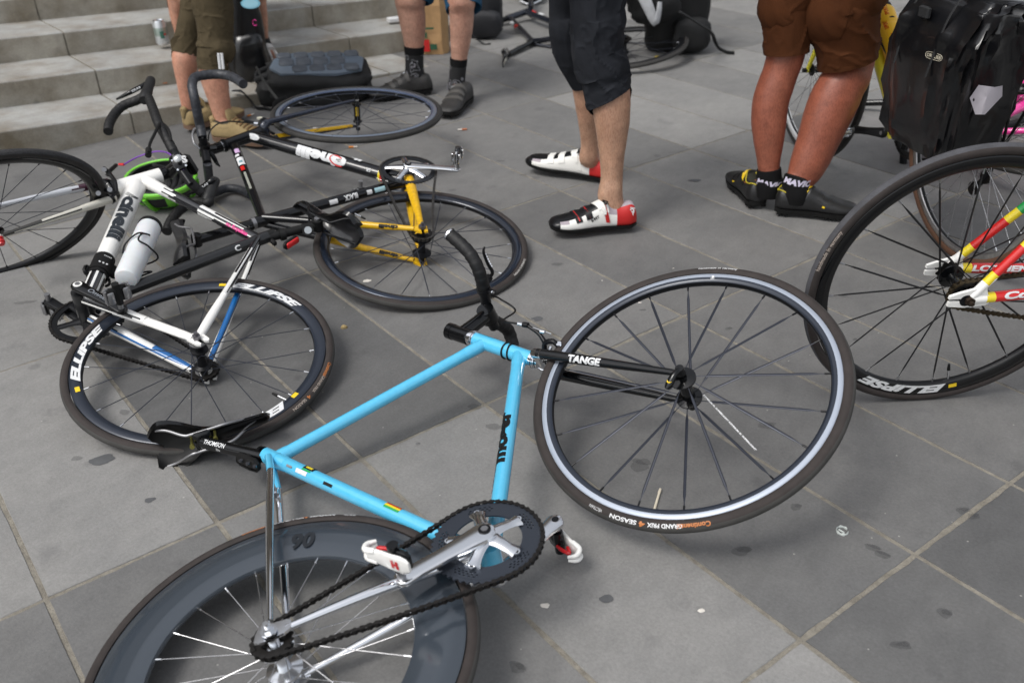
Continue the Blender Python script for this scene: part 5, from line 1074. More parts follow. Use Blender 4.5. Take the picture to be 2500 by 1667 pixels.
# water bottle cage on the down tube
g = MB(); hbF, bbF = gF['hb'], gF['bb']; tF = U(bbF - hbF); upF = U(np.cross(tF, nF)); upF = upF if upF[2] > 0 else -upF
bp0, bp1 = hbF + tF * .14 + upF * .066, hbF + tF * .36 + upF * .066; bp0, bp1 = bp0 + nF * .025, bp1 + nF * .025
tube(g, [bp1 - upF * .04, bp1 + tF * .012, bp1 + nF * .036 - tF * .03, bp1 + nF * .037 - tF * .12, bp1 + upF * .036 - tF * .14, bp1 - nF * .037 - tF * .12, bp1 - nF * .036 - tF * .03, bp1 + tF * .010 - nF * .01], .0030, 8, 0, smooth=6); g.build('bottle_cage', [BLK], F_bike.root)
# ================================================================ BIKE H : pink bicycle lying at the right edge
fhH = az((2610, 352), .12); rhH = fhH + V3(.16, .955, -.02); nH = U((-.12, .05, 1))
H_bike = Bike('bicycle', 'pink bicycle lying on the paving behind the black pannier', rhH, nH)
std_bike(H_bike, rhH, fhH, nH, V3(-1, 0, 0), PNK, BLK, fat=1.05)
# ================================================================ mint bicycle standing far back
rhM = V3(3.02, 6.55, .335); M_bike = Bike('bicycle', 'mint green bicycle standing on the sandy strip at the far right', rhM, (.10, -.99, .05))
std_bike(M_bike, rhM, rhM + V3(-.96, -.10, 0), (.10, -.99, .05), V3(0, 0, 1), MINT, ALUD, N=28, track=TRACK, spm_=STEEL)
# ================================================================ BIKE D : black bicycle lying behind the man in three-quarter trousers
nD = U((-.109, -.05, .993)); rhD = V3(.658, 5.18, .058)
D_bike = Bike('bicycle', 'black road bicycle with red and white stickers lying behind the man in three-quarter trousers', rhD, nD)
P = D_bike.P; ptsD = dict(sc=P(1302, 103), ht=P(1238, 46), hb=P(1290, 28), bb=P(1420, 82)); fhD = P(1395, -38)
fhD = ptsD['hb'] + (P(1300, -60) - ptsD['hb']) * 1.0
std_bike(D_bike, rhD, fhD, nD, V3(-.8, -.5, 0), mat('blue_black_frame', '1a1f2b', .2, .2, .8), BLK, pts=ptsD, barn=False, saddle_=False, r_in=.284)
g = MB(); cl_p = P(1242, 133, .02); tube(g, [ptsD['sc'], cl_p], .0145, 14, 0); tube(g, [P(1262, 122), P(1272, 119)], .0185, 14, 1); tube(g, [P(1290, 107), P(1300, 104)], .019, 14, 0); g.build('seatpost', [BLKG, ALU], D_bike.root)
sx = U(P(1222, 112) - P(1233, 172)); upD = U(cl_p - ptsD['sc']); saddle(D_bike.root, P(1240, 135, .03), sx, upD, nD, .25, .13, BLK, mat('cream_saddle', 'd9d4c4', .4), ALU)
g = MB(); txt_tube(g, 'III', ptsD['ht'], ptsD['sc'], .0155, .018, .13, TOCAM(P(1280, 70)), 0, .06, 0, 1, length=.06); band(g, ptsD['ht'], ptsD['sc'], .0150, .22, .26, 1, -1.5, 1.5, TOCAM(P(1280, 70))); band(g, ptsD['hb'], ptsD['bb'], .0188, .07, .13, 1, -.8, .8, TOCAM(P(1300, 40))); band(g, ptsD['hb'], ptsD['bb'], .0188, .16, .22, 0, -1.5, 1.5, TOCAM(P(1300, 40))); g.build('frame_sticker', [WHTD, RED], D_bike.root)
g = MB(); Cb = ptsD['ht'] + U(ptsD['ht'] - ptsD['hb']) * .08; tube(g, [ptsD['ht'], Cb], .016, 12, 0)
for s in (-1, 1):
    pts = [Cb, Cb + nD * .15 * s, Cb + nD * .19 * s + V3(-.03, .03, 0), Cb + nD * .2 * s + V3(-.07, -.03, 0), Cb + nD * .2 * s + V3(-.10, -.10, 0), Cb + nD * .19 * s + V3(-.04, -.15, 0)]; taped(g, [p + V3(0, 0, max(0, .02 - p[2])) for p in pts], .0155, 1)
g.build('handlebar', [BLK, TAPE], D_bike.root)
# ================================================================ PEOPLE
def rows3(rows, Y0, Y1):
    """silhouette rows (y, left, right) -> centre points and radii at depth Y0..Y1"""
    P_, r_ = [], []
    for i, (y, a, b) in enumerate(rows):
        p = ay(((a + b) / 2, y), Y0 + (Y1 - Y0) * i / max(1, len(rows) - 1)); P_.append(p); r_.append((b - a) / 2 * depth(p) / F)
    return P_, r_
def limb(mb, P_, r_, seg=26, k=6, flat=.9, mi=0): return tube(mb, P_, r_, seg, mi, smooth=k, up=V3(1, 0, 0), flat=flat)
def cloth(mb, P_, r_, seg=84, k=14, amp=.05, seed=0, tilt=0., tlen=.12, mi=0, fold=14., up=V3(1, 0, 0), inner=True, tilt_dir=None, flat=1.0):
    Q = catmull(np.column_stack([np.asarray(P_), r_]), k); P2, rr = Q[:, :3], Q[:, 3]; T, A, B = frames(P2, up); n_ = len(P2)
    s = np.concatenate([[0], np.cumsum(np.linalg.norm(np.diff(P2, axis=0), axis=1))]); V = []
    for i in range(n_):
        for j in range(seg):
            t = 2 * math.pi * j / seg; q_ = noise.noise(Vector((math.cos(t) * .9 + seed, math.sin(t) * .9, s[i] * fold * .8 + .9 * math.sin(t + seed)))); q2_ = noise.noise(Vector((math.cos(t) * 1.6 + seed * 2, math.sin(t) * 1.6 + 5, s[i] * fold * 1.7 - 1.2 * math.cos(t)))); w = 1.5 * max(0, 1 - abs(q_) * 5) ** 2 + .9 * max(0, 1 - abs(q2_) * 5) ** 2 - .55 + .5 * q_
            e = 1 + amp * w * (.45 if i > n_ - 5 else 1)
            p = P2[i] + rr[i] * e * (math.cos(t) * A[i] + flat * math.sin(t) * B[i])
            if tilt:
                wgt = max(0, 1 - (s[-1] - s[i]) / tlen); p = p + V3(0, 0, 1) * tilt * wgt * ((p - P2[i]) @ (V3(1, 0, 0) if tilt_dir is None else tilt_dir))
            V.append(p)
    if inner:
        base = V[-seg:]; c = sum(base) / seg; V += [c + (p - c) * .93 for p in base]; V += [c + (p - c) * .90 + V3(0, 0, .05) for p in base]; n_ += 2
    f = [(i * seg + j, i * seg + (j + 1) % seg, (i + 1) * seg + (j + 1) % seg, (i + 1) * seg + j) for i in range(n_ - 1) for j in range(seg)]
    mb.add(V, f, mi); return mb
def txt_around(mb, s, c, axis, r, h, face, mi=0, bold=.03, width=None, shear=0.):
    V, Fc = text2d(s, bold, .1, shear); sc = h / .7; a = U(axis); f = U(face - a * (face @ a)); rt = np.cross(a, f); u = V[:, 0] * sc; u = u * ((width or u.max()) / u.max()); u = u - u.max() / 2; t = u / r
    mb.add(np.asarray(c) + (r + .0008) * (np.cos(t)[:, None] * f + np.sin(t)[:, None] * rt) + ((V[:, 1] - .35) * sc)[:, None] * a, Fc, mi)
def remesh(o, v=.010):
    m_ = o.modifiers.new('one_surface', 'REMESH'); m_.mode = 'VOXEL'; m_.voxel_size = v; m_.use_smooth_shade = True
    s_ = o.modifiers.new('soften', 'SMOOTH'); s_.factor = .5; s_.iterations = 3
def person(label, skin, legs, hip, facing, shirt, shirtm):
    """legs: list of (points, radii) from ankle row upwards already ordered top->bottom; hip centre"""
    mb = MB(); f = U(V3(*facing, 0)); l = np.cross(V3(0, 0, 1), f)
    for P_, r_ in legs: limb(mb, P_, r_)
    Z = V3(0, 0, 1); tube(mb, [hip - Z * .08, hip, hip + Z * .12], [.13, .155, .14], 24, up=l, flat=.75)
    ch = hip + Z * .42; tube(mb, [hip + Z * .05, hip + Z * .25, ch, ch + Z * .12, ch + Z * .17], [.14, .145, .175, .14, .06], 24, smooth=4, up=l, flat=.62)
    tube(mb, [ch + Z * .13, ch + Z * .24], [.055, .052], 16); hc = ch + Z * .33 + f * .02
    tube(mb, [hc - Z * .115 + f * .03, hc - Z * .09 + f * .02, hc - Z * .03, hc + Z * .03, hc + Z * .09, hc + Z * .118], [.02, .055, .077, .080, .060, .01], 24, smooth=4, up=f, flat=.84)
    tube(mb, [hc + f * .075 + Z * .01, hc + f * .100 - Z * .02, hc + f * .085 - Z * .028], [.008, .013, .008], 10)
    for s in (-1, 1):
        sh = ch + Z * .12 + l * .17 * s; el = sh + l * .05 * s - Z * .29 - f * .02; wr = el - Z * .16 + f * .20 - l * .03 * s; tube(mb, [sh, el, wr], [.052, .040, .027], 16, smooth=5)
        tube(mb, [hc + l * .072 * s + Z * .015, hc + l * .082 * s - Z * .015], [.012, .010], 8)
        hd_ = U(wr - el); tube(mb, [wr, wr + hd_ * .05, wr + hd_ * .09], [.026, .036, .034], 14, up=l, flat=.5)
        for k in range(4): q = wr + hd_ * .085 + l * (.018 * (k - 1.5)); tube(mb, [q, q + hd_ * .035 - Z * .004, q + hd_ * (.058 + .006 * (k in (1, 2))) - Z * .018], [.0088, .0082, .0065], 8)
        q = wr + hd_ * .03 + f * 0 - l * .028 * s; tube(mb, [q, q - l * .02 * s + hd_ * .025, q - l * .024 * s + hd_ * .05], [.011, .010, .008], 8)
    o = mb.build('person', [skin]); remesh(o); tag(o, label, 'person', 'people standing about the bicycles')
    c = MB(); cloth(c, [ch + Z * .15, ch + Z * .05, hip + Z * .2, hip + Z * .02], [.12, .19, .168, .172], amp=.05, seed=3, up=l, flat=.68); 
    for s in (-1, 1): sh = ch + Z * .125 + l * .15 * s; el = sh + l * .05 * s - Z * .22; cloth(c, [sh, (sh + el) / 2, el], [.068, .066, .064], seg=24, amp=.05, seed=s)
    c.build('shirt', [shirtm], o); h_ = MB(); tube(h_, [hc - f * .04 - Z * .06, hc - f * .03, hc - f * .012 + Z * .07, hc + Z * .126], [.060, .083, .078, .02], 24, smooth=4, up=f, flat=.95); h_.build('hair', [mat('dark_brown_hair', '2a1c12', .8, ns=90, na=.4)], o)
    return o
def shoe(parent, heel, toe, upper_fn, mats, name='shoe', hs=1., sole_t=.010, width=.049, fh_=.102, lift=0., collar=.075, treads=False, up=None):
    heel, toe = np.asarray(heel, float), np.asarray(toe, float); L = np.linalg.norm(toe - heel); f = (toe - heel) / L; u = V3(0, 0, 1) if up is None else U(up); l = U(np.cross(u, f)); u = np.cross(f, l); mb = MB()
    xs = np.linspace(0, 1, 30)
    wd = lambda x: np.interp(x, [0, .03, .1, .3, .5, .66, .8, .92, .98, 1], [.42, .66, .80, .76, .82, .98, .99, .86, .66, .42]) * width
    tp = lambda x: np.interp(x, [0, .03, .08, .2, .3, .38, .5, .65, .8, .92, .98, 1], [.50, .76, .84, .74, .78, .94, .78, .58, .46, .40, .33, .26]) * fh_ * hs
    zb = lambda x: sole_t + .012 * max(0, (x - .75) / .25) ** 2 + .004 * (x < .05)
    SEG = 28; rings = []
    def pt(x, a, off=0.):
        ca, sa = math.cos(a), math.sin(a); z0, z1 = zb(x), tp(x); zm = z0 + (z1 - z0) * .30
        if sa >= 0: y = (wd(x) + off) * math.copysign(abs(ca) ** .75, ca); z = zm + (z1 - zm + off) * sa ** .9
        else: y = (wd(x) + off) * math.copysign(abs(ca) ** .45, ca); z = zm + (zm - z0 + off) * sa * (abs(sa) ** -.3 if sa else 1)
        sh = 1.0
        return heel + f * (x * L) + l * (y * sh) + u * (z + lift)
    V = [[pt(x, 2 * math.pi * j / SEG) for j in range(SEG)] for x in xs]; f_ = []; ml = []
    for i in range(len(xs) - 1):
        for j in range(SEG):
            k = (j + 1) % SEG; f_.append((i * SEG + j, i * SEG + k, (i + 1) * SEG + k, (i + 1) * SEG + j)); ml.append(upper_fn((xs[i] + xs[i + 1]) / 2, math.degrees(2 * math.pi * (j + .5) / SEG)))
    f_ += [tuple(range(SEG))[::-1], tuple((len(xs) - 1) * SEG + j for j in range(SEG))]; ml += [ml[0], ml[-1]]
    mb.add(np.array(V).reshape(-1, 3), f_, ml); sh = mb.build(name, mats, parent); sm = MB()
    rg = []
    for x in xs:
        w = wd(x) * 1.02; z = zb(x); rg.append([heel + f * (x * L) + l * a * w + u * (z + b + lift) for a, b in ((-1, .003), (1, .003), (.93, -sole_t * .9), (-.93, -sole_t * .9))])
    loft(sm, rg); 
    if treads:
        for x in (.06, .14, .62, .70, .78, .86, .94):
            for s in (-1, 1): box(sm, heel + f * x * L + l * wd(x) * .7 * s + u * (zb(x) - sole_t * 1.1 + lift), (f, l, u), .006, .008, .006, 0, .2)
    else: box(sm, heel + f * .67 * L + u * (zb(.67) - sole_t - .004 + lift), (f, l, u), .034, .026, .006, 0, .3)
    sm.build('sole', [BLKM], sh)
    def strip(m2, x0, x1, a0, a1, w, mi, t=.0025, K=14):
        A = []; Bs = []
        for k in range(K):
            tt_ = k / (K - 1); a = math.radians(a0 + (a1 - a0) * tt_); x = x0 + (x1 - x0) * tt_; A.append(pt(x - w / 2, a, t)); Bs.append(pt(x + w / 2, a, t))
        A2 = [pt(x0 - w / 2 + (x1 - x0) * k / (K - 1), math.radians(a0 + (a1 - a0) * k / (K - 1)), -.001) for k in range(K)]; B2 = [pt(x0 + w / 2 + (x1 - x0) * k / (K - 1), math.radians(a0 + (a1 - a0) * k / (K - 1)), -.001) for k in range(K)]
        loft(m2, [list(q) for q in zip(A, Bs, B2, A2)], mi)
    return sh, strip, pt, (f, l, u, L)
def sk(name, c):
    m = mat(name, c, .46, ns=28, na=.2, bump=.16, bs=130, sss=.10)
    t = m.node_tree; b = t.nodes['Principled BSDF']; src = b.inputs['Base Color'].links[0].from_socket; tc = t.nodes.new('ShaderNodeTexCoord'); mp = t.nodes.new('ShaderNodeMapping'); mp.inputs['Scale'].default_value = (1, 1, .28); t.links.new(tc.outputs['Object'], mp.inputs[0])
    def layer(src, sc, p0, p1, dark):
        n = t.nodes.new('ShaderNodeTexNoise'); n.inputs['Scale'].default_value = sc; n.inputs['Detail'].default_value = 4; t.links.new(mp.outputs[0], n.inputs['Vector']); r = t.nodes.new('ShaderNodeValToRGB'); r.color_ramp.elements[0].position = p0; r.color_ramp.elements[1].position = p1; r.color_ramp.elements[0].color = (*dark, 1); r.color_ramp.elements[1].color = (1, 1, 1, 1); t.links.new(n.outputs['Fac'], r.inputs[0])
        x = t.nodes.new('ShaderNodeMix'); x.data_type = 'RGBA'; x.blend_type = 'MULTIPLY'; x.inputs['Factor'].default_value = 1; t.links.new(src, x.inputs['A']); t.links.new(r.outputs[0], x.inputs['B']); return x.outputs['Result']
    o = layer(src, 330, .38, .54, (.80, .74, .70)); o = layer(o, 9, .35, .65, (.90, .80, .78)); o = layer(o, 45, .24, .29, (.80, .66, .62)); t.links.new(o, b.inputs['Base Color']); return m
CLOTH = lambda nm, c, b=.25, na=.12: mat(nm, c, .88, ns=20, na=na, bump=b, bs=260, spec=.2)
def hipfix(P_, r_, hip, s, side):
    k = CLO.pop(0); cp, cr_ = k[0][:-1], k[1][:-1]; top = P_[0][2]; m_ = [(p, q * .70) for p, q in zip(cp, cr_) if p[2] > top + .07]
    return [hip + side * .08 * s] + [p for p, _ in m_] + P_, [.085] + [min(q, .085) for _, q in m_] + r_
CLO = []
z2 = lambda rows, ox, oy, k=.29787: [(oy + y * k, ox + a * k, ox + b * k) for y, a, b in rows]
# ---- man in black three-quarter trousers
hip = V3(.30, 3.12, .93); side = U(V3(.35, -.9, 0))
nearL = rows3(z2([(560, 800, 1060), (700, 818, 1128), (820, 822, 1142), (900, 828, 1140), (1000, 843, 1136), (1100, 858, 1120), (1200, 870, 1104), (1300, 882, 1090), (1400, 892, 1082), (1490, 893, 1076)], 1200, 0) + z2([(350, 880, 1078), (420, 868, 1076), (490, 880, 1084), (560, 905, 1108)], 1200, 350), 3.0, 2.955)
farL = rows3(z2([(560, 600, 830), (700, 655, 850), (800, 672, 858), (900, 690, 866), (1000, 708, 868), (1100, 722, 870), (1200, 730, 880), (1290, 712, 885)], 1200, 0) + z2([(130, 722, 884)], 1200, 350), 3.36, 3.405)
def ankle_foot(P_, r_, heel, toe, z=.045):
    heel, toe = np.asarray(heel, float), np.asarray(toe, float); f = toe - heel; return P_ + [heel + f * .22 + V3(0, 0, z), heel + f * .50 + V3(0, 0, z * .8), heel + f * .78 + V3(0, 0, z * .6)], r_ + [.026, .024, .018]
h1, t1 = V3(.425, 2.955, .012), V3(.138, 2.925, .016); h2, t2 = az((1478, 440)), az((1293, 412)); h2 = V3(.402, 3.385, .004); t2 = V3(.085, 3.545, .022)
l1 = ankle_foot(*nearL, h1, t1); l2 = ankle_foot(*farL, h2, t2)
SK4 = sk('tanned_skin', 'b39078')
p4a = rows3(z2([(0, 645, 1108), (150, 645, 1102), (300, 652, 1082), (420, 656, 1076), (500, 678, 1102), (590, 712, 1136), (660, 738, 1120), (720, 752, 1138), (800, 775, 1150), (815, 780, 1150)], 1200, 0), 3.02, 3.0)
p4b = rows3(z2([(0, 466, 800), (200, 470, 800), (300, 480, 800), (400, 500, 810), (500, 540, 820), (600, 600, 835), (680, 648, 860)], 1200, 0), 3.30, 3.36)
CLO[:] = [p4a, p4b]
p4 = person('person in black three-quarter trousers and bare ankles wearing white, black and red cycling shoes', SK4, [hipfix(*l1, hip, 1, side), hipfix(*l2, hip, -1, side)], hip, (-.9, -.1), None, CLOTH('grey_shirt', '6d7076'))
c = MB(); TR = CLOTH('black_trouser_cloth', '222429', .3, .2)
a = p4a
cloth(c, [hip + side * .085 + V3(0, 0, .05), hip + side * .085] + a[0], [.12, .125] + a[1], amp=.055, seed=5, tilt=.30, tlen=.16, fold=11)
a = p4b
cloth(c, [hip - side * .085 + V3(0, 0, .05), hip - side * .085] + a[0], [.12, .12] + a[1], amp=.03, seed=9, fold=9)
tube(c, [hip - V3(0, 0, .06), hip + V3(0, 0, .12)], [.165, .165], 40, smooth=0, up=side, flat=.8)
c.build('trousers', [TR], p4)
WS = mat('white_shoe_leather', 'e2e1dc', .5, 0, 0); GM = mat('grey_shoe_mesh', 'a59ba2', .8, bump=.4, bs=500)
def sidi(x, a):
    if x > .90: return 1
    if x < .24 and a < 62 or x < .24 and a > 118: return 2
    if x < .34 and 20 < a < 160: return 3
    if 48 < a < 132 and x > .34: return 1 if x < .80 else 1
    if .78 < x < .90 and 25 < a < 155: return 3
    return 0
for hh, tt_, nm in ((h1, t1, 'near'), (h2, t2, 'far')):
    shx, strip, pt, fr_ = shoe(p4, hh, tt_, sidi, [WS, mat('satin_black_toe', '0f1013', .3, spec=.4), mat('matt_red', 'b81f1d', .5), GM], sole_t=.009, lift=.006)
    g = MB()
    sgn = 1 if (fr_[1] @ (V3(0, 0, H) - hh)) > 0 else -1
    A_ = (lambda q: q) if sgn > 0 else (lambda q: 180 - q)
    strip(g, .47, .41, A_(102), A_(42), .075, 2); strip(g, .405, .385, A_(44), A_(20), .035, 2, .006); strip(g, .40, .345, A_(60), A_(-4), .045, 1 if nm == 'near' else 2); strip(g, .375, .36, A_(112), A_(28), .05, 2)
    strip(g, .60, .555, A_(110), A_(20), .07, 3 if nm == 'near' else 2); strip(g, .72, .675, A_(110), A_(22), .07, 3 if nm == 'near' else 2)
    if nm == 'near': strip(g, .601, .556, A_(104), A_(28), .012, 1); strip(g, .721, .676, A_(104), A_(30), .012, 1)
    g.build('shoe_strap', [mat('satin_black_strap', '101114', .45, spec=.3), mat('matt_red', 'b81f1d', .5), WS, MATS['satin_black_strap']], shx)
    g = MB(); q = pt(.375, math.radians(A_(70)), .004); n_ = U(q - (hh + fr_[0] * .375 * fr_[3] + fr_[2] * .03)); xd = U(np.cross(fr_[0], n_)); xd = xd if (xd @ V3(1, 0, -.2)) > 0 else -xd
    yd = np.cross(n_, xd); txt_flat(g, 'SIDI', q - xd * .018 - yd * .006 + n_ * .001, xd, yd, .014, 0, .07, length=.036)
    if nm == 'near':
        q = pt(.06, math.radians(A_(25)), .0016); n_ = U(q - (hh + fr_[0] * .06 * fr_[3] + fr_[2] * .03)); txt_flat(g, 'SIDI', q - fr_[2] * .012 - fr_[0] * .0, -fr_[0] * .2 + fr_[2], np.cross(n_, -fr_[0] * .2 + fr_[2]), .014, 1, .06, length=.03)
        q = pt(.50, math.radians(A_(4)), .002); txt_flat(g, '5-FIT', q - fr_[0] * -.01, -fr_[0] * .8 + fr_[2] * .5, np.cross(fr_[1] * sgn, -fr_[0] * .8 + fr_[2] * .5), .009, 0, .05, length=.03)
    g.build('shoe_lettering', [BLKM, WHTD], shx)
# ---- man in brown shorts
hip = V3(1.10, 3.14, .92); side = U(V3(.95, -.3, 0)); SK5 = sk('reddish_tanned_skin', '935743')
lA = rows3(z2([(380, 240, 560), (480, 236, 545), (600, 205, 498), (700, 167, 466), (800, 133, 432), (900, 117, 411), (1000, 115, 402), (1100, 126, 391), (1200, 141, 376), (1300, 158, 356), (1400, 172, 346), (1500, 176, 345)], 1800, 0), 3.14, 3.09)
lB = rows3(z2([(450, 800, 1130), (560, 780, 1110), (620, 740, 1100), (700, 662, 1052), (800, 602, 1010), (900, 560, 962), (1000, 527, 912), (1100, 502, 862), (1200, 474, 812), (1300, 442, 762), (1400, 412, 700), (1480, 395, 625)], 1800, 0) + z2([(330, 375, 590)], 1800, 350), 3.12, 3.03)
h1, t1 = V3(.915, 3.045, .012), V3(1.175, 2.965, .012); h2, t2 = V3(.868, 3.075, .012), V3(.84, 3.34, .012)
l1 = ankle_foot(*lB, h1, t1, .05); l2 = ankle_foot(*lA, h2, t2, .05)
p5a = rows3(z2([(0, 180, 620), (100, 200, 610), (200, 208, 604), (300, 216, 602), (380, 220, 592), (436, 222, 588)], 1800, 0), 3.14, 3.13)
p5b = rows3(z2([(0, 520, 1182), (100, 540, 1176), (200, 580, 1170), (300, 618, 1160), (400, 645, 1150), (515, 662, 1140)], 1800, 0), 3.12, 3.11)
CLO[:] = [p5b, p5a]
p5 = person('person in brown shorts with bare tanned legs, black ankle socks and black cycling shoes', SK5, [hipfix(*l1, hip, 1, side), hipfix(*l2, hip, -1, side)], hip, (-.2, .95), None, CLOTH('navy_shirt', '2a3446'))
c = MB(); BR = CLOTH('brown_shorts_cloth', '482711', .3, .14)
a = p5a
cloth(c, [hip - side * .09] + a[0], [.12] + a[1], amp=.035, seed=2, fold=10)
a = p5b
cloth(c, [hip + side * .08] + a[0], [.135] + a[1], amp=.045, seed=12, fold=9, tilt=.1)
tube(c, [hip - V3(0, 0, .10), hip + V3(0, 0, .12)], [.175, .165], 40, up=side, flat=.8); so5 = c.build('shorts', [BR], p5)
SOCK = CLOTH('black_sock', '121213', .3)
for (rws, Y0, Y1, hh, tt_, nm) in ((z2([(1480, 388, 610)], 1800, 0) + z2([(290, 385, 600), (340, 372, 592), (400, 362, 600)], 1800, 350), 3.035, 3.03, h1, t1, 'r'), (z2([(1385, 168, 350), (1480, 165, 360)], 1800, 0) + z2([(300, 163, 368), (360, 158, 368)], 1800, 350), 3.09, 3.085, h2, t2, 'l')):
    a = rows3(rws, Y0, Y1); g = MB(); limb(g, a[0] + [a[0][-1] - V3(0, 0, .03)], [q * 1.05 + .001 for q in a[1]] + [a[1][-1]], 30, 5); sko = g.build('sock', [SOCK], p5)
    g = MB(); txt_around(g, 'MAVIC', a[0][1] if nm == 'r' else a[0][1], V3(.12, 0, 1), a[1][1] * 1.05 + .0015, .019, TOCAM(a[0][1]) + V3(.1, 0, 0), 0, .06, width=.105, shear=.2); g.build('sock_lettering', [mat('lilac_white_lettering', 'cfc9dc', .7)], sko)
YT = mat('yellow_shoe_trim', 'b8a82c', .5); BS = mat('black_shoe_leather', '1a1a1b', .42, ns=30, na=.3, bump=.15, bs=120)
for hh, tt_, nm in ((h1, t1, 'r'), (h2, t2, 'l')):
    shx, strip, pt, fr_ = shoe(p5, hh, tt_, lambda x, a: (1 if (x < .36 and 62 < a < 118) else 0), [BS, mat('dark_shoe_lining', '26261c', .8)], hs=1.02, sole_t=.014, treads=True, width=.047)
    g = MB(); sgn = 1 if (fr_[1] @ (V3(0, 0, H) - hh)) > 0 else -1; A_ = (lambda q: q) if sgn > 0 else (lambda q: 180 - q)
    tube(g, [pt(.02, math.radians(90), .003), pt(.06, math.radians(A_(60)), .003), pt(.16, math.radians(A_(50)), .003), pt(.27, math.radians(A_(52)), .003), pt(.36, math.radians(A_(75)), .004)], .0022, 8, 0, smooth=6); tube(g, [pt(.02, math.radians(90), .003), pt(.08, math.radians(A_(120)), .003), pt(.2, math.radians(A_(128)), .003), pt(.34, math.radians(A_(105)), .003)], .0032, 8, 0, smooth=6)
    strip(g, .41, .34, A_(92), A_(46), .030, 1); strip(g, .42, .33, A_(110), A_(20), .085, 3); strip(g, .37, .33, A_(56), A_(36), .040, 1, .0045); strip(g, .56, .52, A_(112), A_(30), .055, 3); strip(g, .68, .64, A_(112), A_(32), .055, 3)
    strip(g, .58, .575, A_(14), A_(6), .03, 1); strip(g, .22, .28, A_(45), A_(38), .02, 2)
    g.build('shoe_strap', [YT, YSTK, ORG, BS], shx)
# ---- person in blue shorts and paisley socks
hip = V3(-.30, 4.75, .93); side = U(V3(.95, -.25, 0)); SK3 = sk('pale_rosy_skin', 'b78f7c')
lA = rows3(z2([(-60, 1215, 1480), (30, 1230, 1466), (100, 1242, 1470), (200, 1262, 1476), (300, 1284, 1470), (380, 1300, 1460), (480, 1312, 1456), (580, 1312, 1458), (660, 1306, 1466)], 600, 0), 4.66, 4.66)
lB = rows3(z2([(-60, 1640, 1880), (40, 1655, 1872), (100, 1664, 1872), (200, 1670, 1867), (300, 1675, 1852), (400, 1677, 1832), (480, 1682, 1815), (580, 1675, 1805), (660, 1668, 1798), (720, 1665, 1792)], 600, 0), 4.5, 4.5)
h1, t1 = V3(-.345, 4.66, .012), V3(-.640, 4.545, .012); h2, t2 = V3(-.165, 4.50, .012), V3(-.262, 4.215, .012)
l1 = ankle_foot(*lA, h1, t1, .05); l2 = ankle_foot(*lB, h2, t2, .05)
p3a = rows3(z2([(-200, 1230, 1560), (-60, 1290, 1560), (18, 1315, 1510)], 600, 0), 4.7, 4.66)
p3b = rows3(z2([(-200, 1580, 1900), (-60, 1610, 1930), (78, 1640, 1935)], 600, 0), 4.6, 4.5)
CLO[:] = [p3a, p3b]
p3 = person('person in blue shorts with patterned black calf socks and dark strapped shoes', SK3, [hipfix(*l1, hip, -1, side), hipfix(*l2, hip, 1, side)], hip, (-.6, -.75), None, CLOTH('white_shirt', 'b9b9b5'))
c = MB(); BC = CLOTH('blue_shorts_cloth', '1f4560', .25)
a = p3a; cloth(c, [hip - side * .09] + a[0], [.12] + a[1], amp=.03, seed=2)
a = p3b; cloth(c, [hip + side * .09] + a[0], [.12] + a[1], amp=.03, seed=4)
tube(c, [hip - V3(0, 0, .10), hip + V3(0, 0, .12)], [.175, .165], 40, up=side, flat=.8); c.build('shorts', [BC], p3)
pz = bpy.data.materials.new('paisley_sock'); pz.use_nodes = True; t = pz.node_tree; b = t.nodes['Principled BSDF']; b.inputs['Roughness'].default_value = .9
tc = t.nodes.new('ShaderNodeTexCoord'); nn_ = t.nodes.new('ShaderNodeTexNoise'); nn_.inputs['Scale'].default_value = 14; t.links.new(tc.outputs['Object'], nn_.inputs['Vector']); am = t.nodes.new('ShaderNodeMix'); am.data_type = 'VECTOR'; am.inputs['Factor'].default_value = .09; t.links.new(tc.outputs['Object'], am.inputs['A']); t.links.new(nn_.outputs['Color'], am.inputs['B'])
v = t.nodes.new('ShaderNodeTexVoronoi'); v.inputs['Scale'].default_value = 24; t.links.new(am.outputs['Result'], v.inputs['Vector']); cr_ = t.nodes.new('ShaderNodeValToRGB'); cr_.color_ramp.interpolation = 'CONSTANT'
cr_.color_ramp.elements[0].color = (.02, .02, .022, 1); e_ = cr_.color_ramp.elements[1]; e_.position = .12; e_.color = (.28, .27, .30, 1)
for p_, q_ in ((.19, .012), (.36, .22), (.42, .012)): e = cr_.color_ramp.elements.new(p_); e.color = (q_, q_, q_ * 1.08, 1)
t.links.new(v.outputs['Distance'], cr_.inputs[0]); t.links.new(cr_.outputs[0], b.inputs['Base Color'])
for rws, Y_ in ((z2([(380, 1298, 1464), (440, 1304, 1458), (500, 1309, 1455), (600, 1308, 1462), (680, 1298, 1474)], 600, 0), 4.66), (z2([(480, 1676, 1816), (540, 1675, 1808), (620, 1668, 1800), (680, 1660, 1795), (740, 1645, 1785)], 600, 0), 4.5)):
    a = rows3(rws, Y_, Y_); rr_ = [q + .0015 for q in a[1]]; g = MB(); limb(g, a[0][:2], rr_[:2], 30, 4, 1., 0); limb(g, a[0][1:], [q - .0002 for q in rr_[1:]], 30, 5, 1., 1); g.build('sock', [SOCK, pz], p3)
DS = mat('dark_grey_shoe', '2c2b2a', .55, ns=40, na=.25, bump=.3, bs=150)
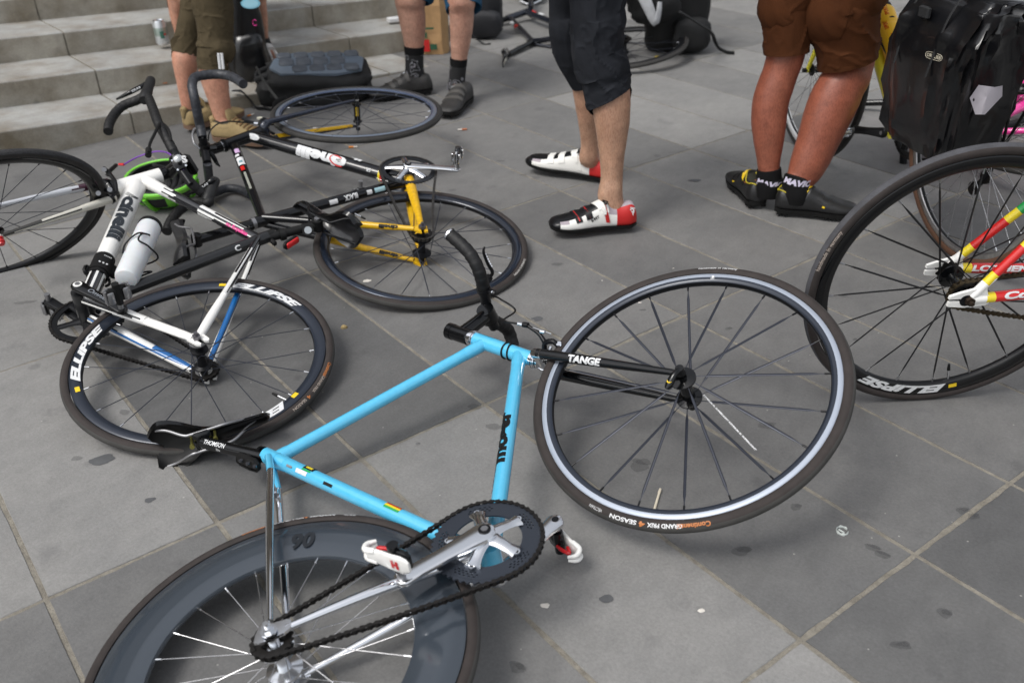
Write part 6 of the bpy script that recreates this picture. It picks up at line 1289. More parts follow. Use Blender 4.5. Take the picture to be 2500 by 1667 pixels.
for hh, tt_ in ((h1, t1), (h2, t2)):
    shx, strip, pt, fr_ = shoe(p3, hh, tt_, lambda x, a: 0, [DS], hs=1.05, sole_t=.014, treads=True, width=.05); g = MB()
    for x in (.44, .56, .68): strip(g, x, x - .05, 150, 30, .06, 0, .004)
    strip(g, .43, .41, 120, 100, .03, 1, .007); g.build('shoe_strap', [mat('grey_strap', '4a4845', .5), ALU], shx)
# ---- man in olive knickers
hip = V3(-1.20, 4.28, .93); side = U(V3(.6, -.8, 0)); SK1 = sk('light_tanned_skin', 'c09079')
lA = rows3(z2([(450, 1414, 1620), (520, 1414, 1622), (600, 1430, 1605), (700, 1452, 1592), (800, 1472, 1590), (900, 1492, 1592), (980, 1500, 1596)], 0, 0), 4.24, 4.2)
lB = rows3(z2([(572, 1630, 1864), (650, 1645, 1874), (720, 1668, 1877), (800, 1698, 1884), (900, 1732, 1896), (1000, 1764, 1912), (1060, 1780, 1924), (1120, 1800, 1915)], 0, 0), 4.06, 4.03)
h1, t1 = V3(-1.41, 4.17, .014), V3(-1.20, 4.36, .014); h2, t2 = V3(-1.245, 4.03, .014), V3(-.965, 3.925, .014)
l1 = ankle_foot(*lA, h1, t1, .05); l2 = ankle_foot(*lB, h2, t2, .05)
p1a = rows3(z2([(-80, 1490, 1760), (60, 1480, 1740), (140, 1472, 1700), (220, 1455, 1660), (300, 1437, 1640), (380, 1420, 1632), (450, 1411, 1628), (465, 1412, 1626)], 0, 0), 4.3, 4.24)
p1b = rows3(z2([(-80, 1560, 1900), (60, 1580, 1912), (160, 1605, 1912), (260, 1620, 1906), (330, 1625, 1906), (400, 1618, 1930), (440, 1618, 1890), (500, 1618, 1870), (572, 1622, 1866)], 0, 0), 4.12, 4.06)
CLO[:] = [p1a, p1b]
p1 = person('person in rolled olive knickers and tan shoes standing by the steps', SK1, [hipfix(*l1, hip, -1, side), hipfix(*l2, hip, 1, side)], hip, (.8, .2), None, CLOTH('dark_shirt', '33363a'))
c = MB(); OL = CLOTH('olive_cloth', '4a4130', .35, .15)
a = p1a; cloth(c, [hip - side * .09] + a[0], [.12] + a[1], amp=.032, seed=21, fold=13, tilt=-.1)
a = p1b; cloth(c, [hip + side * .09] + a[0], [.13] + a[1], amp=.035, seed=31, fold=15)
tube(c, [hip - V3(0, 0, .10), hip + V3(0, 0, .12)], [.175, .165], 40, up=side, flat=.8); kn = c.build('knickers', [OL], p1)
g = MB()
for dx in (0, 27):
    ps = [ay((x * .29787, y * .29787), 4.0) for x, y in ((1786 + dx, 438), (1790 + dx, 500), (1796 + dx, 568))]; ps = [ay((x * .29787, y * .29787), 3.955 if False else 3.96) for x, y in ((1790 + dx, 438), (1796 + dx, 500), (1804 + dx, 568))]
    tube(g, ps, .0055, 8, up=V3(1, 0, 0), flat=.4)
g.build('cuff_stripe', [WHTD], kn)
TN = mat('tan_suede', '8d7a55', .85, ns=40, na=.15, bump=.3, bs=200); TS = mat('brown_gum_sole', '6d5544', .7); LC = mat('patterned_laces', '8a6a42', .8, ns=250, col2='3a2a1c')
for hh, tt_ in ((h1, t1), (h2, t2)):
    shx, strip, pt, fr_ = shoe(p1, hh, tt_, lambda x, a: 1 if (x < .34 and 60 < a < 120) else 0, [TN, mat('dark_shoe_lining', '26261c', .8)], hs=1.05, sole_t=.020, width=.052)
    for o_ in shx.children: o_.data.materials[0] = TS
    g = MB()
    for k in range(6): x = .40 + .055 * k; strip(g, x + .01, x - .01, 118, 62, .02, 0, .004)
    f_, l_, u_2, LL = fr_; q = pt(.36, math.radians(90), 0); tube(g, [q - u_2 * .01, q + u_2 * .018 - f_ * .008, q + u_2 * .040 - f_ * .020], [.03, .032, .016], 16, 1, up=l_, flat=.25)
    tube(g, [pt(.0, math.radians(90), .002) + u_2 * .0, pt(.03, math.radians(90), .01), pt(.06, math.radians(90), .012)], [.008, .018, .012], 12, 1)
    strip(g, .16, .34, 38 if (l_ @ (V3(0, 0, H) - hh)) > 0 else 142, 30 if (l_ @ (V3(0, 0, H) - hh)) > 0 else 150, .012, 2, .001)
    g.build('laces', [LC, TN, mat('dark_shoe_logo', '2f2a20', .7)], shx)
# ---- person crouching on the steps behind (only the forearms show)
Z = V3(0, 0, 1); mb = MB(); SK2 = sk('light_skin', 'bd917a'); arms = []
aR = rows3([(0, 623, 651), (30, 627, 653), (60, 633, 655), (90, 641, 656), (100, 642, 656)], 5.02, 5.0); aL = rows3([(0, 408, 444), (30, 412, 444), (60, 420, 444), (85, 427, 445), (98, 430, 446)], 5.0, 4.98)
tor = V3(-1.42, 5.42, .86); 
for a, s in ((aR, 1), (aL, -1)):
    sh = tor + V3(.17 * s, -.02, .10); el = a[0][0] + V3(0, .03, .16); limb(mb, [sh, el] + a[0], [.055, .045] + a[1], 18, 5)
tube(mb, [tor - Z * .40 + V3(0, .10, 0), tor - Z * .1, tor + Z * .12, tor + Z * .2], [.15, .17, .16, .06], 22, smooth=4, up=V3(1, 0, 0), flat=.65); hc = tor + Z * .34 + V3(0, -.08, 0)
tube(mb, [tor + Z * .16, tor + Z * .26 + V3(0, -.03, 0)], [.055, .052], 14); tube(mb, [hc - Z * .115, hc - Z * .09, hc, hc + Z * .09, hc + Z * .118], [.02, .055, .080, .060, .01], 22, smooth=4, up=V3(0, 1, 0), flat=.84); tube(mb, [hc - V3(0, .075, 0), hc - V3(0, .1, .02)], [.008, .012], 8)
for s in (-1, 1):
    hpj = tor - Z * .38 + V3(.09 * s, .10, 0); kne = V3(-1.42 + .12 * s, 4.98, .62); ank = V3(-1.42 + .13 * s, 5.02, .30); tube(mb, [hpj, kne, (kne + ank) / 2, ank, ank + V3(0, -.13, -.03)], [.085, .060, .050, .035, .03], 18, smooth=5)
p2 = mb.build('person', [SK2]); remesh(p2); tag(p2, 'person crouching on the steps with a gloved hand on the armoured backpack', 'person', 'people standing about the bicycles')
c = MB(); cloth(c, [tor + Z * .18, tor, tor - Z * .3 + V3(0, .08, 0)], [.12, .185, .17], amp=.05, seed=3, up=V3(1, 0, 0), flat=.7); c.build('shirt', [CLOTH('dark_shirt', '33363a')], p2)
c = MB()
for s in (-1, 1): hpj = tor - Z * .38 + V3(.09 * s, .10, 0); kne = V3(-1.42 + .12 * s, 4.98, .62); cloth(c, [hpj, (hpj + kne) / 2, kne, kne + V3(0, .01, -.14)], [.105, .09, .078, .07], seg=30, amp=.04, seed=s + 5)
c.build('trousers', [TR], p2); h_ = MB(); tube(h_, [hc + V3(0, .04, -.06), hc + V3(0, .03, 0), hc + V3(0, .012, .07), hc + Z * .126], [.060, .083, .078, .02], 24, smooth=4, up=V3(0, 1, 0), flat=.95); h_.build('hair', [MATS['dark_brown_hair']], p2)
g = MB(); w0 = aR[0][-1]; pR = ay((652, 116), 4.97); kR = ay((660, 126), 4.94); limb(g, [w0 + Z * .012, w0, pR], [.020, .0225, .026], 16, 4, mi=0); limb(g, [pR, kR], [.0265, .0275], 16, 1, mi=2); tube(g, [w0 - Z * .004, w0 - Z * .010], .0245, 16, 1)
for k in range(4): q = kR + V3(.014 * (k - 1.5), -.004, 0); tube(g, [q, q + V3(.012, -.02, -.012), q + V3(.020, -.03, -.034 - .004 * (k in (1, 2)))], [.0092, .0086, .0070], 10, 2 if k % 2 else 3, smooth=3)
tube(g, [pR + V3(-.02, -.01, 0), pR + V3(-.032, -.02, -.02), pR + V3(-.026, -.026, -.04)], [.010, .009, .0075], 10, 3, smooth=3)
g.build('glove', [BLKM, REDP, mat('white_glove', 'd2d0cc', .7), SK2], p2)
# ================================================================ THINGS LYING ABOUT
Z = V3(0, 0, 1)
def fabric(nm, c, r=.8, b=.3): return mat(nm, c, r, ns=18, na=.2, bump=b, bs=220)
# white water bottle strapped to the white bicycle
bt0, bt1 = bottle_pts; ba = U(bt1 - bt0); Lb_ = np.linalg.norm(bt1 - bt0)
o = thing('water_bottle', 'translucent white water bottle held beside the white bicycle frame', 'bottle', bt1.tolist(), 'water bottles'); g = MB()
PLB = mat('cloudy_white_plastic', 'd3d6d8', .35, ns=6, na=.1, sss=.3)
tube(g, [bt1 + ba * .022, bt1 + ba * .018, bt1 + ba * .006, bt1 - ba * Lb_ * .35, bt1 - ba * Lb_ * .40, bt1 - ba * Lb_ * .46, bt0 + ba * .012, bt0], [.018, .029, .0330, .0338, .0322, .0338, .0338, .032], 32); g.build('body', [PLB], o)
g = MB(); tube(g, [bt0 - ba * .001, bt0 - ba * .012, bt0 - ba * .020], [.0345, .034, .024], 28); tube(g, [bt0 - ba * .018, bt0 - ba * .036], [.011, .009], 16); g.build('lid', [BLKM], o)
# yellow bottle on the yellow bicycle
o = thing('water_bottle', 'yellow sports bottle with red print and black lid on the yellow bicycle', 'bottle', bp1.tolist(), 'water bottles'); t_ = U(bp0 - bp1); g = MB()
tube(g, [bp1 - t_ * .0, bp1 + t_ * .006, bp1 + t_ * .11, bp1 + t_ * .125, bp1 + t_ * .14, bp1 + t_ * .178, bp1 + t_ * .19, bp1 + t_ * .196], [.031, .0365, .0365, .034, .0362, .0362, .031, .028], 30, smooth=3); b_ = g.build('body', [mat('yellow_bottle_plastic', 'f0bb1e', .4, sss=.15)], o)
g = MB(); tube(g, [bp1 + t_ * .194, bp1 + t_ * .206, bp1 + t_ * .213], [.0305, .030, .018], 26); tube(g, [bp1 + t_ * .21, bp1 + t_ * .228], [.010, .0085], 14); tube(g, [bp1 + t_ * .226, bp1 + t_ * .236], [.006, .006], 12, 1); g.build('lid', [BLKM, PNK], o)
g = MB(); fc = TOCAM(bp1)
for k, (s_, st_, ln) in enumerate((('SPORTS', .150, .035), ('JOE', .020, .030), ('//', .060, .020), ('SUPPORT', .100, .030))): txt_tube(g, s_, bp1, bp1 + t_ * .2, .0367, .013, st_, fc, 0, .02, 0, 1, length=ln, voff=-.010 + .014 * (k % 2))
g.build('bottle_lettering', [RED], b_)
# green and black helmet, upside down under the bars
hc = az((398, 452), .075); hax = U(TOCAM(hc) * .42 + Z * .75 + V3(-.15, .10, 0)); hx, hy, hz = basis(hax, V3(.85, -.45, .1))
o = thing('helmet', 'green and black bicycle helmet upside down under the white bicycle handlebar', 'helmet', (float(hc[0]), float(hc[1]), 0)); g = MB(); GH = mat('lime_green_shell', '6cc02c', .25, 0, .6); nu_, nv = 48, 16
def hp_(a, b, k=1.): # a round, b 0 rim .. 90 crown
    ca, sa = math.cos(a), math.sin(a); r1, r2 = .138, .108; e = 1 + .05 * math.cos(2 * a); z_ = -math.sin(b) * .105 - .028 * math.cos(b) * (math.cos(a) * -.6)
    return hc + k * (hx * r1 * ca * math.cos(b) ** .7 * e + hy * r2 * sa * math.cos(b) ** .7) + hz * (z_ * k + .035)
V = []; f = []; ml = []
for i in range(nv + 1):
    for j in range(nu_): V.append(hp_(2 * math.pi * j / nu_, math.radians(88 * i / nv)))
for i in range(nv):
    for j in range(nu_):
        k = (j + 1) % nu_; a = math.degrees(2 * math.pi * (j + .5) / nu_); ven = (2 <= i <= 7 and (j % 6) in (1, 2, 3, 4)) or (9 <= i <= 13 and (j % 8) in (2, 3, 4, 5)); f.append((i * nu_ + j, (i + 1) * nu_ + j, (i + 1) * nu_ + k, i * nu_ + k)); ml.append(1 if ven else 0)
g.add(V, f, ml); tube(g, [hp_(t, math.radians(1), 1.0) for t in np.linspace(0, 2 * math.pi, 49)], .008, 8, 0); g.build('shell', [GH, fabric('black_helmet_foam', '141516', .7)], o)
for k in range(7):
    g = MB(); a0_ = math.radians(20 + 51 * k); tube(g, [hp_(a0_ + .05 * math.sin(q), math.radians(8 + 62 * q), 1.025) for q in np.linspace(0, 1, 8)], .011, 8, 0, flat=.6); g.build('shell_rib', [GH], o)
g = MB(); V = []; f = []
for i in range(nv + 1):
    for j in range(nu_): V.append(hp_(2 * math.pi * j / nu_, math.radians(88 * i / nv), .86) + hz * .004)
for i in range(nv):
    for j in range(nu_): k = (j + 1) % nu_; f.append((i * nu_ + j, i * nu_ + k, (i + 1) * nu_ + k, (i + 1) * nu_ + j))
rim1 = [hp_(2 * math.pi * j / nu_, 0, 1.) for j in range(nu_)]; b0_ = len(V); V += rim1; f += [(j, b0_ + j, b0_ + (j + 1) % nu_, (j + 1) % nu_) for j in range(nu_)]; g.add(V, f); g.build('foam_liner', [MATS['black_helmet_foam']], o)
g = MB()
for k in (-.5, 0, .5): tube(g, [hp_(math.pi / 2 + k * 1.2, math.radians(8), .8), hp_(math.pi / 2 + k * .8, math.radians(60), .8), hp_(-math.pi / 2 - k * .8, math.radians(60), .8), hp_(-math.pi / 2 - k * 1.2, math.radians(8), .8)], .010, 8, 0, smooth=5, flat=.5)
for a, b in ((.6, 2.4), (-.6, -2.3)): tube(g, [hp_(a, .05, .95), hc + hz * .09 + hx * .02, hp_(b, .05, .95)], .006, 6, 0, smooth=6, flat=.3)
g.build('strap', [fabric('black_strap', '17181a')], o)
# ---- bags
def softbox(mb, c, ax, hx_, hy_, hz_, mi=0, seed=0, amp=.02, N_=12, p=5., taper=0.):
    """rounded, slightly sagging bag volume"""
    ax = [U(a) for a in ax]; V = []; f = []; M_ = N_ * 2
    for i in range(N_ + 1):
        ph = -math.pi / 2 + math.pi * i / N_
        for j in range(M_):
            th = 2 * math.pi * j / M_; d = V3(math.cos(ph) * math.cos(th), math.cos(ph) * math.sin(th), math.sin(ph)); q = (abs(d[0]) ** p + abs(d[1]) ** p + abs(d[2]) ** p) ** (-1 / p); d = d * q
            w = 1 + amp * 3 * noise.noise(Vector((d[0] * 1.7 + seed, d[1] * 1.7, d[2] * 1.7))) + amp * noise.noise(Vector((d[0] * 6, d[1] * 6 + seed, d[2] * 6))); k = 1 - taper * (d[2] * .5 + .5)
            V.append(np.asarray(c) + ax[0] * d[0] * hx_ * w * k + ax[1] * d[1] * hy_ * w * k + ax[2] * d[2] * hz_ * (1 + amp * noise.noise(Vector((d[0] * 2, d[1] * 2, seed + 4.)))))
    for i in range(N_):
        for j in range(M_): k = (j + 1) % M_; f.append((i * M_ + j, i * M_ + k, (i + 1) * M_ + k, (i + 1) * M_ + j))
    mb.add(V, f, mi)
NYL = fabric('black_nylon', '0c0d0e', .7); NYG = mat('black_coated_tarpaulin', '0a0b0e', .30, 0, .35, ns=6, na=.4, bump=.8, bs=7, spec=.45)
# armoured backpack lying on its back
A0, A1, A2, A3 = az((688, 152), .19), az((748, 121), .17), az((880, 160), .15), az((800, 190), .17)
cB = (A0 + A1 + A2 + A3) / 4; xB = U(A2 - A0); nB = U(np.cross(A2 - A0, A1 - A3)); nB = nB if nB[2] > 0 else -nB; nB = U(nB + V3(-.05, -.28, .35)); xB = U(xB - nB * (xB @ nB)); yB = np.cross(nB, xB)
cB = az((772, 160), .165); o = thing('backpack', 'black backpack with grey armour plates lying on the lowest step', 'backpack', (float(cB[0]), float(cB[1]), float(0.03)), 'bags and packs')
g = MB(); softbox(g, cB - nB * .085, (xB, yB, nB), .250, .150, .095, 0, 3, .06, 20, 4.); softbox(g, cB - nB * .105 - xB * .19 + yB * .01, (xB, yB, nB), .10, .12, .065, 0, 5, .05, 12, 4); g.build('body', [NYL], o)
ARM = mat('grey_armour_plate', '4b5159', .5, ns=30, na=.2, bump=.15, bs=200)
g = MB(); rg = []
for e, z in ((1.0, .0), (1.0, .012), (.93, .020)): rg.append([cB + nB * z + xB * e * X_ + yB * e * Y_ for X_, Y_ in ((-.215, -.03), (-.16, -.10), (.10, -.125), (.215, -.085), (.225, .04), (.12, .10), (-.12, .112), (-.20, .06))])
loft(g, rg); g.build('armour_base', [mat('pale_grey_armour_frame', '5b6774', .5)], o)
for k in range(5):
    for (y0, y1, w) in ((-.104, -.045, .071), (-.038, .035, .071), (.042, .098, .068)):
        x0 = -.185 + k * .080 + (.014 if y0 > -.09 and y0 < 0 else 0); x1 = x0 + w
        if x1 > .215 or (k == 0 and y0 < -.09): continue
        g = MB(); sk_ = .016; pts = [(x0, y0 + .012), (x0 + .012, y0), (x1 - .008, y0), (x1, y0 + .010), (x1 - sk_ * .3, y1 - .012), (x1 - .012, y1), (x0 + .008, y1), (x0 - sk_ * .2, y1 - .010)]
        cx, cy = (x0 + x1) / 2, (y0 + y1) / 2; rg = [[cB + nB * z + xB * (cx + (a - cx) * e) + yB * (cy + (b - cy) * e) for a, b in pts] for e, z in ((1, .015), (1, .023), (.86, .028))]; loft(g, rg); g.build('armour_plate', [ARM], o)
g = MB(); 
for s in (-1, 1): tube(g, [cB - nB * .02 + xB * -.22 + yB * .05 * s, cB - nB * .05 - xB * .29 + yB * .03 * s, cB - nB * .10 - xB * .25 - yB * .02], .012, 8, 0, smooth=5, flat=.35)
P_ = [az((x, y), z) for x, y, z in ((570, 222, .085), (590, 224, .09), (612, 246, .03), (625, 263, .012), (648, 266, .008), (668, 268, .01), (675, 250, .05), (700, 238, .08))]; tube(g, P_, .013, 8, 0, smooth=6, up=Z, flat=.3) if False else tube(g, P_, .004, 8, 0, smooth=6, up=Z, flat=3.2)
q = az((648, 205), .13); tube(g, [q + V3(-.03, 0, .08), q, q + V3(.05, -.02, -.07)], .006, 6, 1, smooth=4, flat=.5); g.build('strap', [MATS['black_strap'], mat('grey_zip_tape', '4a4a48', .7)], o)
# upright rolled-top bag between the knees
cP = ay((592, 100), 4.86); cP = V3(cP[0], 4.86, .30); o = thing('bag', 'tall black roll-top bag with pale blue oval badge standing behind the olive knickers', 'bag', (float(cP[0]), 4.86, 0.03), 'bags and packs'); X = V3(1, .1, 0)
g = MB(); softbox(g, V3(cP[0], 4.86, .30), (X, V3(-.1, 1, 0), V3(-.03, 0, 1)), .105, .075, .275, 0, 8, .06, 16, 4.); softbox(g, V3(cP[0] + .035, 4.83, .16), (X, V3(-.1, 1, 0), Z), .085, .07, .13, 0, 12, .06, 12, 3.5); bb_ = g.build('body', [NYG], o)
g = MB(); q = ay((612, 9), 4.768); rg = [q + V3(.046 * math.cos(t), 0, .024 * math.sin(t)) for t in np.linspace(0, 2 * math.pi, 25)[:-1]]; loft(g, [rg, [p + V3(0, -.004, 0) for p in rg]], 0); loft(g, [[q + (p - q) * .8 + V3(0, -.0045, 0) for p in rg], [q + (p - q) * .8 + V3(0, -.005, 0) for p in rg]], 1); g.build('badge', [mat('pale_blue_badge', '8fd0e6', .4), mat('sky_badge_centre', 'a9def0', .4)], o)
g = MB(); q = ay((622, 56), 4.80); tube(g, [q + V3(.010 * math.cos(t), 0, .014 * math.sin(t)) for t in np.linspace(.6, 5.6, 10)], .002, 6); g.build('badge_ring', [PNK], o); g = MB(); tube(g, [V3(cP[0] - .11, 4.80, .47), V3(cP[0], 4.775, .465), V3(cP[0] + .11, 4.80, .45)], .006, 6, flat=2., smooth=4); g.build('strap', [MATS['black_strap']], o)
# dark day pack behind, left of the far bicycle
q = az((1185, 100)); o = thing('backpack', 'dark grey day pack behind the person in blue shorts', 'backpack', (float(q[0]), float(q[1]) + .1, 0), 'bags and packs'); g = MB(); softbox(g, q + V3(-.01, .10, .15), ((1, 0, 0), (0, 1, .2), (0, -.2, 1)), .11, .09, .17, 0, 15, .06, 14, 3.6); softbox(g, q + V3(.01, .03, .09), ((1, 0, 0), (0, 1, .2), (0, -.2, 1)), .085, .05, .08, 0, 16, .06, 10, 3.6); g.build('body', [fabric('charcoal_nylon', '26272b', .7)], o); g = MB(); tube(g, [q + V3(-.08, .0, .26), q + V3(-.10, -.06, .1), q + V3(-.02, -.09, .01), q + V3(.03, -.1, .006)], .008, 8, smooth=5, flat=.4); g.build('strap', [MATS['black_strap']], o)
# big black pack by the far wheel
q = az((1680, 138)); o = thing('backpack', 'large black backpack with trailing strap beside the far lying wheel', 'backpack', (float(q[0]), float(q[1]) + .15, 0), 'bags and packs'); g = MB()
softbox(g, q + V3(-.05, .16, .20), ((1, .1, 0), (-.1, 1, .15), (0, -.15, 1)), .17, .11, .22, 0, 22, .06, 16, 4.); softbox(g, q + V3(.02, .05, .10), ((1, .1, 0), (-.1, 1, 0), (0, 0, 1)), .10, .05, .09, 0, 24, .06, 12, 3.6); softbox(g, q + V3(-.20, .02, .30), ((1, .1, .3), (-.1, 1, 0), (-.3, 0, 1)), .13, .10, .12, 0, 27, .08, 14, 3.); g.build('body', [NYL], o)
g = MB(); pts = [az((x, y), z) for x, y, z in ((1660, 30, .30), (1700, 55, .24), (1735, 78, .15), (1745, 100, .07), (1755, 118, .03), (1775, 128, .012), (1793, 130, .01))]; tube(g, pts, .006, 8, smooth=6, up=Z, flat=2.2); g.build('strap', [MATS['black_strap']], o)
g = MB(); q2 = ay((1590, 30), q[1] - .12); tube(g, [q2 + V3(-.05, 0, .09), q2 + V3(-.015, -.01, .02), q2 + V3(.02, -.02, -.05), q2 + V3(.035, -.02, 0), q2 + V3(.04, -.01, .05)], [.03, .028, .020, .018, .014], 12, smooth=4, flat=.4); g.build('white_panel', [mat('grey_white_panel', 'b3b5b8', .6, ns=9, na=.3)], o)
# pannier on the rack of the yellow bicycle
cP = rhF + fF * .0 + uF * .235 - nF * .165; cP = ay((2325, 188), 2.46) * .0 + cP; Xp, Np = fF, -nF; o = thing('pannier', 'black roll-top pannier with grey reflector hanging on the yellow bicycle', 'pannier', cP.tolist(), 'bags and packs'); g = MB()
rg = []
for z, hw, hd, sh in ((-.215, .085, .050, 0), (-.205, .125, .078, 0), (-.16, .155, .098, 0), (-.05, .172, .108, 0), (.06, .190, .112, .004), (.13, .200, .100, .008), (.185, .205, .065, .012), (.205, .205, .052, .012), (.215, .205, .050, .004), (.232, .200, .046, -.004), (.236, .195, .026, -.004)):
    r1 = []
    for k in range(72):
        t = 2 * math.pi * k / 72; ca, sa = math.cos(t), math.sin(t); q_ = noise.noise(Vector((ca * 1.6, sa * 1.6 + z * 3, z * 9 + ca))); q2_ = noise.noise(Vector((ca * 3.5 + 3, sa * 3.5, z * 17 - ca * 2))); w = 1 + .15 * max(0, 1 - abs(q_) * 4) ** 2 + .08 * max(0, 1 - abs(q2_) * 4) ** 2 - .05 + .06 * q_; r1.append(cP + Xp * hw * math.copysign(abs(ca) ** .5, ca) * w * (1.0 if ca > 0 else 1.12) * (1 - (.5 * max(0, z - .03) / .2 if ca > 0 else 0)) + Np * (hd * math.copysign(abs(sa) ** .55, sa) * w + sh) + Z * (z + .012 * math.sin(ca * 3) * (z > .1)))
    rg.append(r1)
R2 = np.array(rg); K_ = []
for i in range(len(R2) - 1):
    for t in (0, .25, .5, .75): K_.append(R2[i] * (1 - t) + R2[i + 1] * t)
K_.append(R2[-1]); loft(g, K_); body = g.build('body', [NYG], o)
dgp = [np.array(K_).reshape(-1, 3)]
from mathutils.bvhtree import BVHTree
kv = np.array(K_); KR, KS = kv.shape[:2]
BVH = BVHTree.FromPolygons([tuple(map(float, p)) for p in kv.reshape(-1, 3)], [(i * KS + j, i * KS + (j + 1) % KS, (i + 1) * KS + (j + 1) % KS, (i + 1) * KS + j) for i in range(KR - 1) for j in range(KS)])
def on_bag(px, py, off=.003):
    r = ray(px, py); h_ = BVH.ray_cast(Vector((0, 0, H)), Vector(tuple(map(float, r)))); return None if h_[0] is None else V3(*h_[0]) - r * off
def patch(pxs, mat_, name, par):
    from itertools import product
    cx, cy = np.mean(pxs, axis=0); n_ = len(pxs); rings = []
    for k in (0, .33, .66, 1.):
        for i in range(n_ * 3):
            a, b = np.array(pxs[i // 3]), np.array(pxs[(i // 3 + 1) % n_]); p = a + (b - a) * (i % 3) / 3; p = np.array([cx, cy]) + (p - [cx, cy]) * max(k, .001); q = on_bag(*p); rings.append(q if q is not None else on_bag(cx, cy))
    m2 = n_ * 3; f = [(r * m2 + i, r * m2 + (i + 1) % m2, (r + 1) * m2 + (i + 1) % m2, (r + 1) * m2 + i) for r in range(3) for i in range(m2)]; g2 = MB(); g2.add(rings, f); return g2.build(name, [mat_], par)
try:
    patch([(1800 + x * .29787, y * .29787) for x, y in ((1978, 698), (2110, 716), (2174, 703), (2172, 790), (2030, 940), (1950, 940), (1905, 805))], mat('grey_reflector', 'aaa6ad', .35), 'reflector', o)
    qa, qb, qc = on_bag(2262, 137), on_bag(2296, 147), on_bag(2264, 127); g = MB(); txt_flat(g, 'ORTLIEB', qa, qb - qa, qc - qa, .0085, 0, .02, length=np.linalg.norm(qb - qa)); xa, ya = U(qb - qa), U(qc - qa); L_w = np.linalg.norm(qb - qa)
    tube(g, catmull([qa + xa * (L_w / 2 + (L_w / 2 + .005) * math.copysign(abs(math.cos(t)) ** .4, math.cos(t))) + ya * (.004 + .0085 * math.sin(t)) for t in np.linspace(0, 2 * math.pi, 17)], 2), .0007, 6); g.build('badge_lettering', [mat('beige_print', 'b5ae9c', .6)], o)
except Exception as ex: print('pannier decals', ex)
g = MB()
for s in (-.5, .45): tube(g, [cP + Xp * .16 * s + Np * (.05) + Z * .24, cP + Xp * .17 * s + Np * .095 + Z * .16, cP + Xp * .16 * s + Np * .124 + Z * .02], .0045, 8, smooth=5, up=Xp, flat=.3)
tube(g, [cP + Xp * -.165 + Z * .20, cP - Xp * .10 + Np * .05 + Z * .245, cP + Np * .055 + Z * .255, cP + Xp * .10 + Np * .05 + Z * .245, cP + Xp * .165 + Z * .20], .012, 8, smooth=5, up=Z, flat=.35); box(g, cP + Np * .105 + Z * .17, (Xp, Np, Z), .022, .007, .016, 0, .3)
g.build('strap', [MATS['black_strap']], o)
# paper bag
q = az((1060, 133)); q = V3(q[0], q[1] + .03, 0); o = thing('paper_bag', 'brown paper bag with red and green print standing behind the blue shorts', 'bag', (float(q[0]), float(q[1]), 0)); g = MB(); rg = []
for z in np.linspace(.002, .30, 9):
    w = 1 + .02 * math.sin(z * 40); rg.append([q + V3(x * w + .006 * noise.noise(Vector((x * 9, y * 9, z * 12))), y * w + .008 * noise.noise(Vector((x * 9, y * 9 + 4, z * 12))), z) for x, y in ((-.065, -.04), (0, -.042), (.05, -.05), (.075, -.02), (.085, .04), (0, .05), (-.055, .05), (-.06, 0))])
loft(g, rg); pb_ = g.build('body', [mat('kraft_paper', 'b08c62', .85, ns=25, na=.12, bump=.3, bs=40)], o, smooth=False); g = MB(); yb = q[1] - .052
for (x0, x1, z0, z1, mi) in ((-.062, -.020, .02, .085, 0), (-.062, -.03, .095, .125, 1), (-.018, .020, .03, .06, 1), (-.045, .01, .14, .15, 1)): g.add([(q[0] + x0, yb, z0), (q[0] + x1, yb, z0), (q[0] + x1, yb, z1), (q[0] + x0, yb, z1)], [(0, 1, 2, 3)], mi)
g.build('print', [RED, mat('dark_green_print', '2f5a40', .7)], pb_)
# drinks can
q = on((399, 108), b0 + w_ * .77 + V3(0, 0, .20), (0, 0, 1)); q = az((399, 109), .112 * 2 - .058 * .35 + .002)
o = thing('drink_can', 'silver and green drinks can standing on the second step', 'can', q.tolist()); g = MB(); revolve(g, [(.0, .002, 1), (.024, .0, 1), (.0325, .010, 0), (.033, .014, 0), (.033, .104, 0), (.028, .116, 1), (.0275, .120, 1), (.0255, .120, 1), (.025, .117, 1), (0, .116, 1)], q, Z, 40, closed=False)
cm = bpy.data.materials.new('printed_can'); cm.use_nodes = True; t = cm.node_tree; b = t.nodes['Principled BSDF']; b.inputs['Metallic'].default_value = .7; b.inputs['Roughness'].default_value = .3; tc = t.nodes.new('ShaderNodeTexCoord'); sp = t.nodes.new('ShaderNodeSeparateXYZ'); t.links.new(tc.outputs['Object'], sp.inputs[0]); r = t.nodes.new('ShaderNodeValToRGB'); r.color_ramp.interpolation = 'CONSTANT'; e = r.color_ramp.elements; e[0].color = (.6, .62, .63, 1); e[1].position = .045; e[1].color = (.35, .42, .38, 1)
x = e.new(.085); x.color = (.62, .64, .65, 1); t.links.new(sp.outputs[2], r.inputs[0]); t.links.new(r.outputs[0], b.inputs['Base Color']); g.build('body', [cm, ALU], o); g = MB()
fcn = U(V3(.25, -1, 0)); band(g, q, q + Z * .12, .0331, .035, .07, 0, -.1, .5, fcn); band(g, q, q + Z * .12, .0331, .05, .058, 1, .45, .8, fcn); g.build('can_print', [mat('teal_print', '3c6a5c', .4), RED], o)
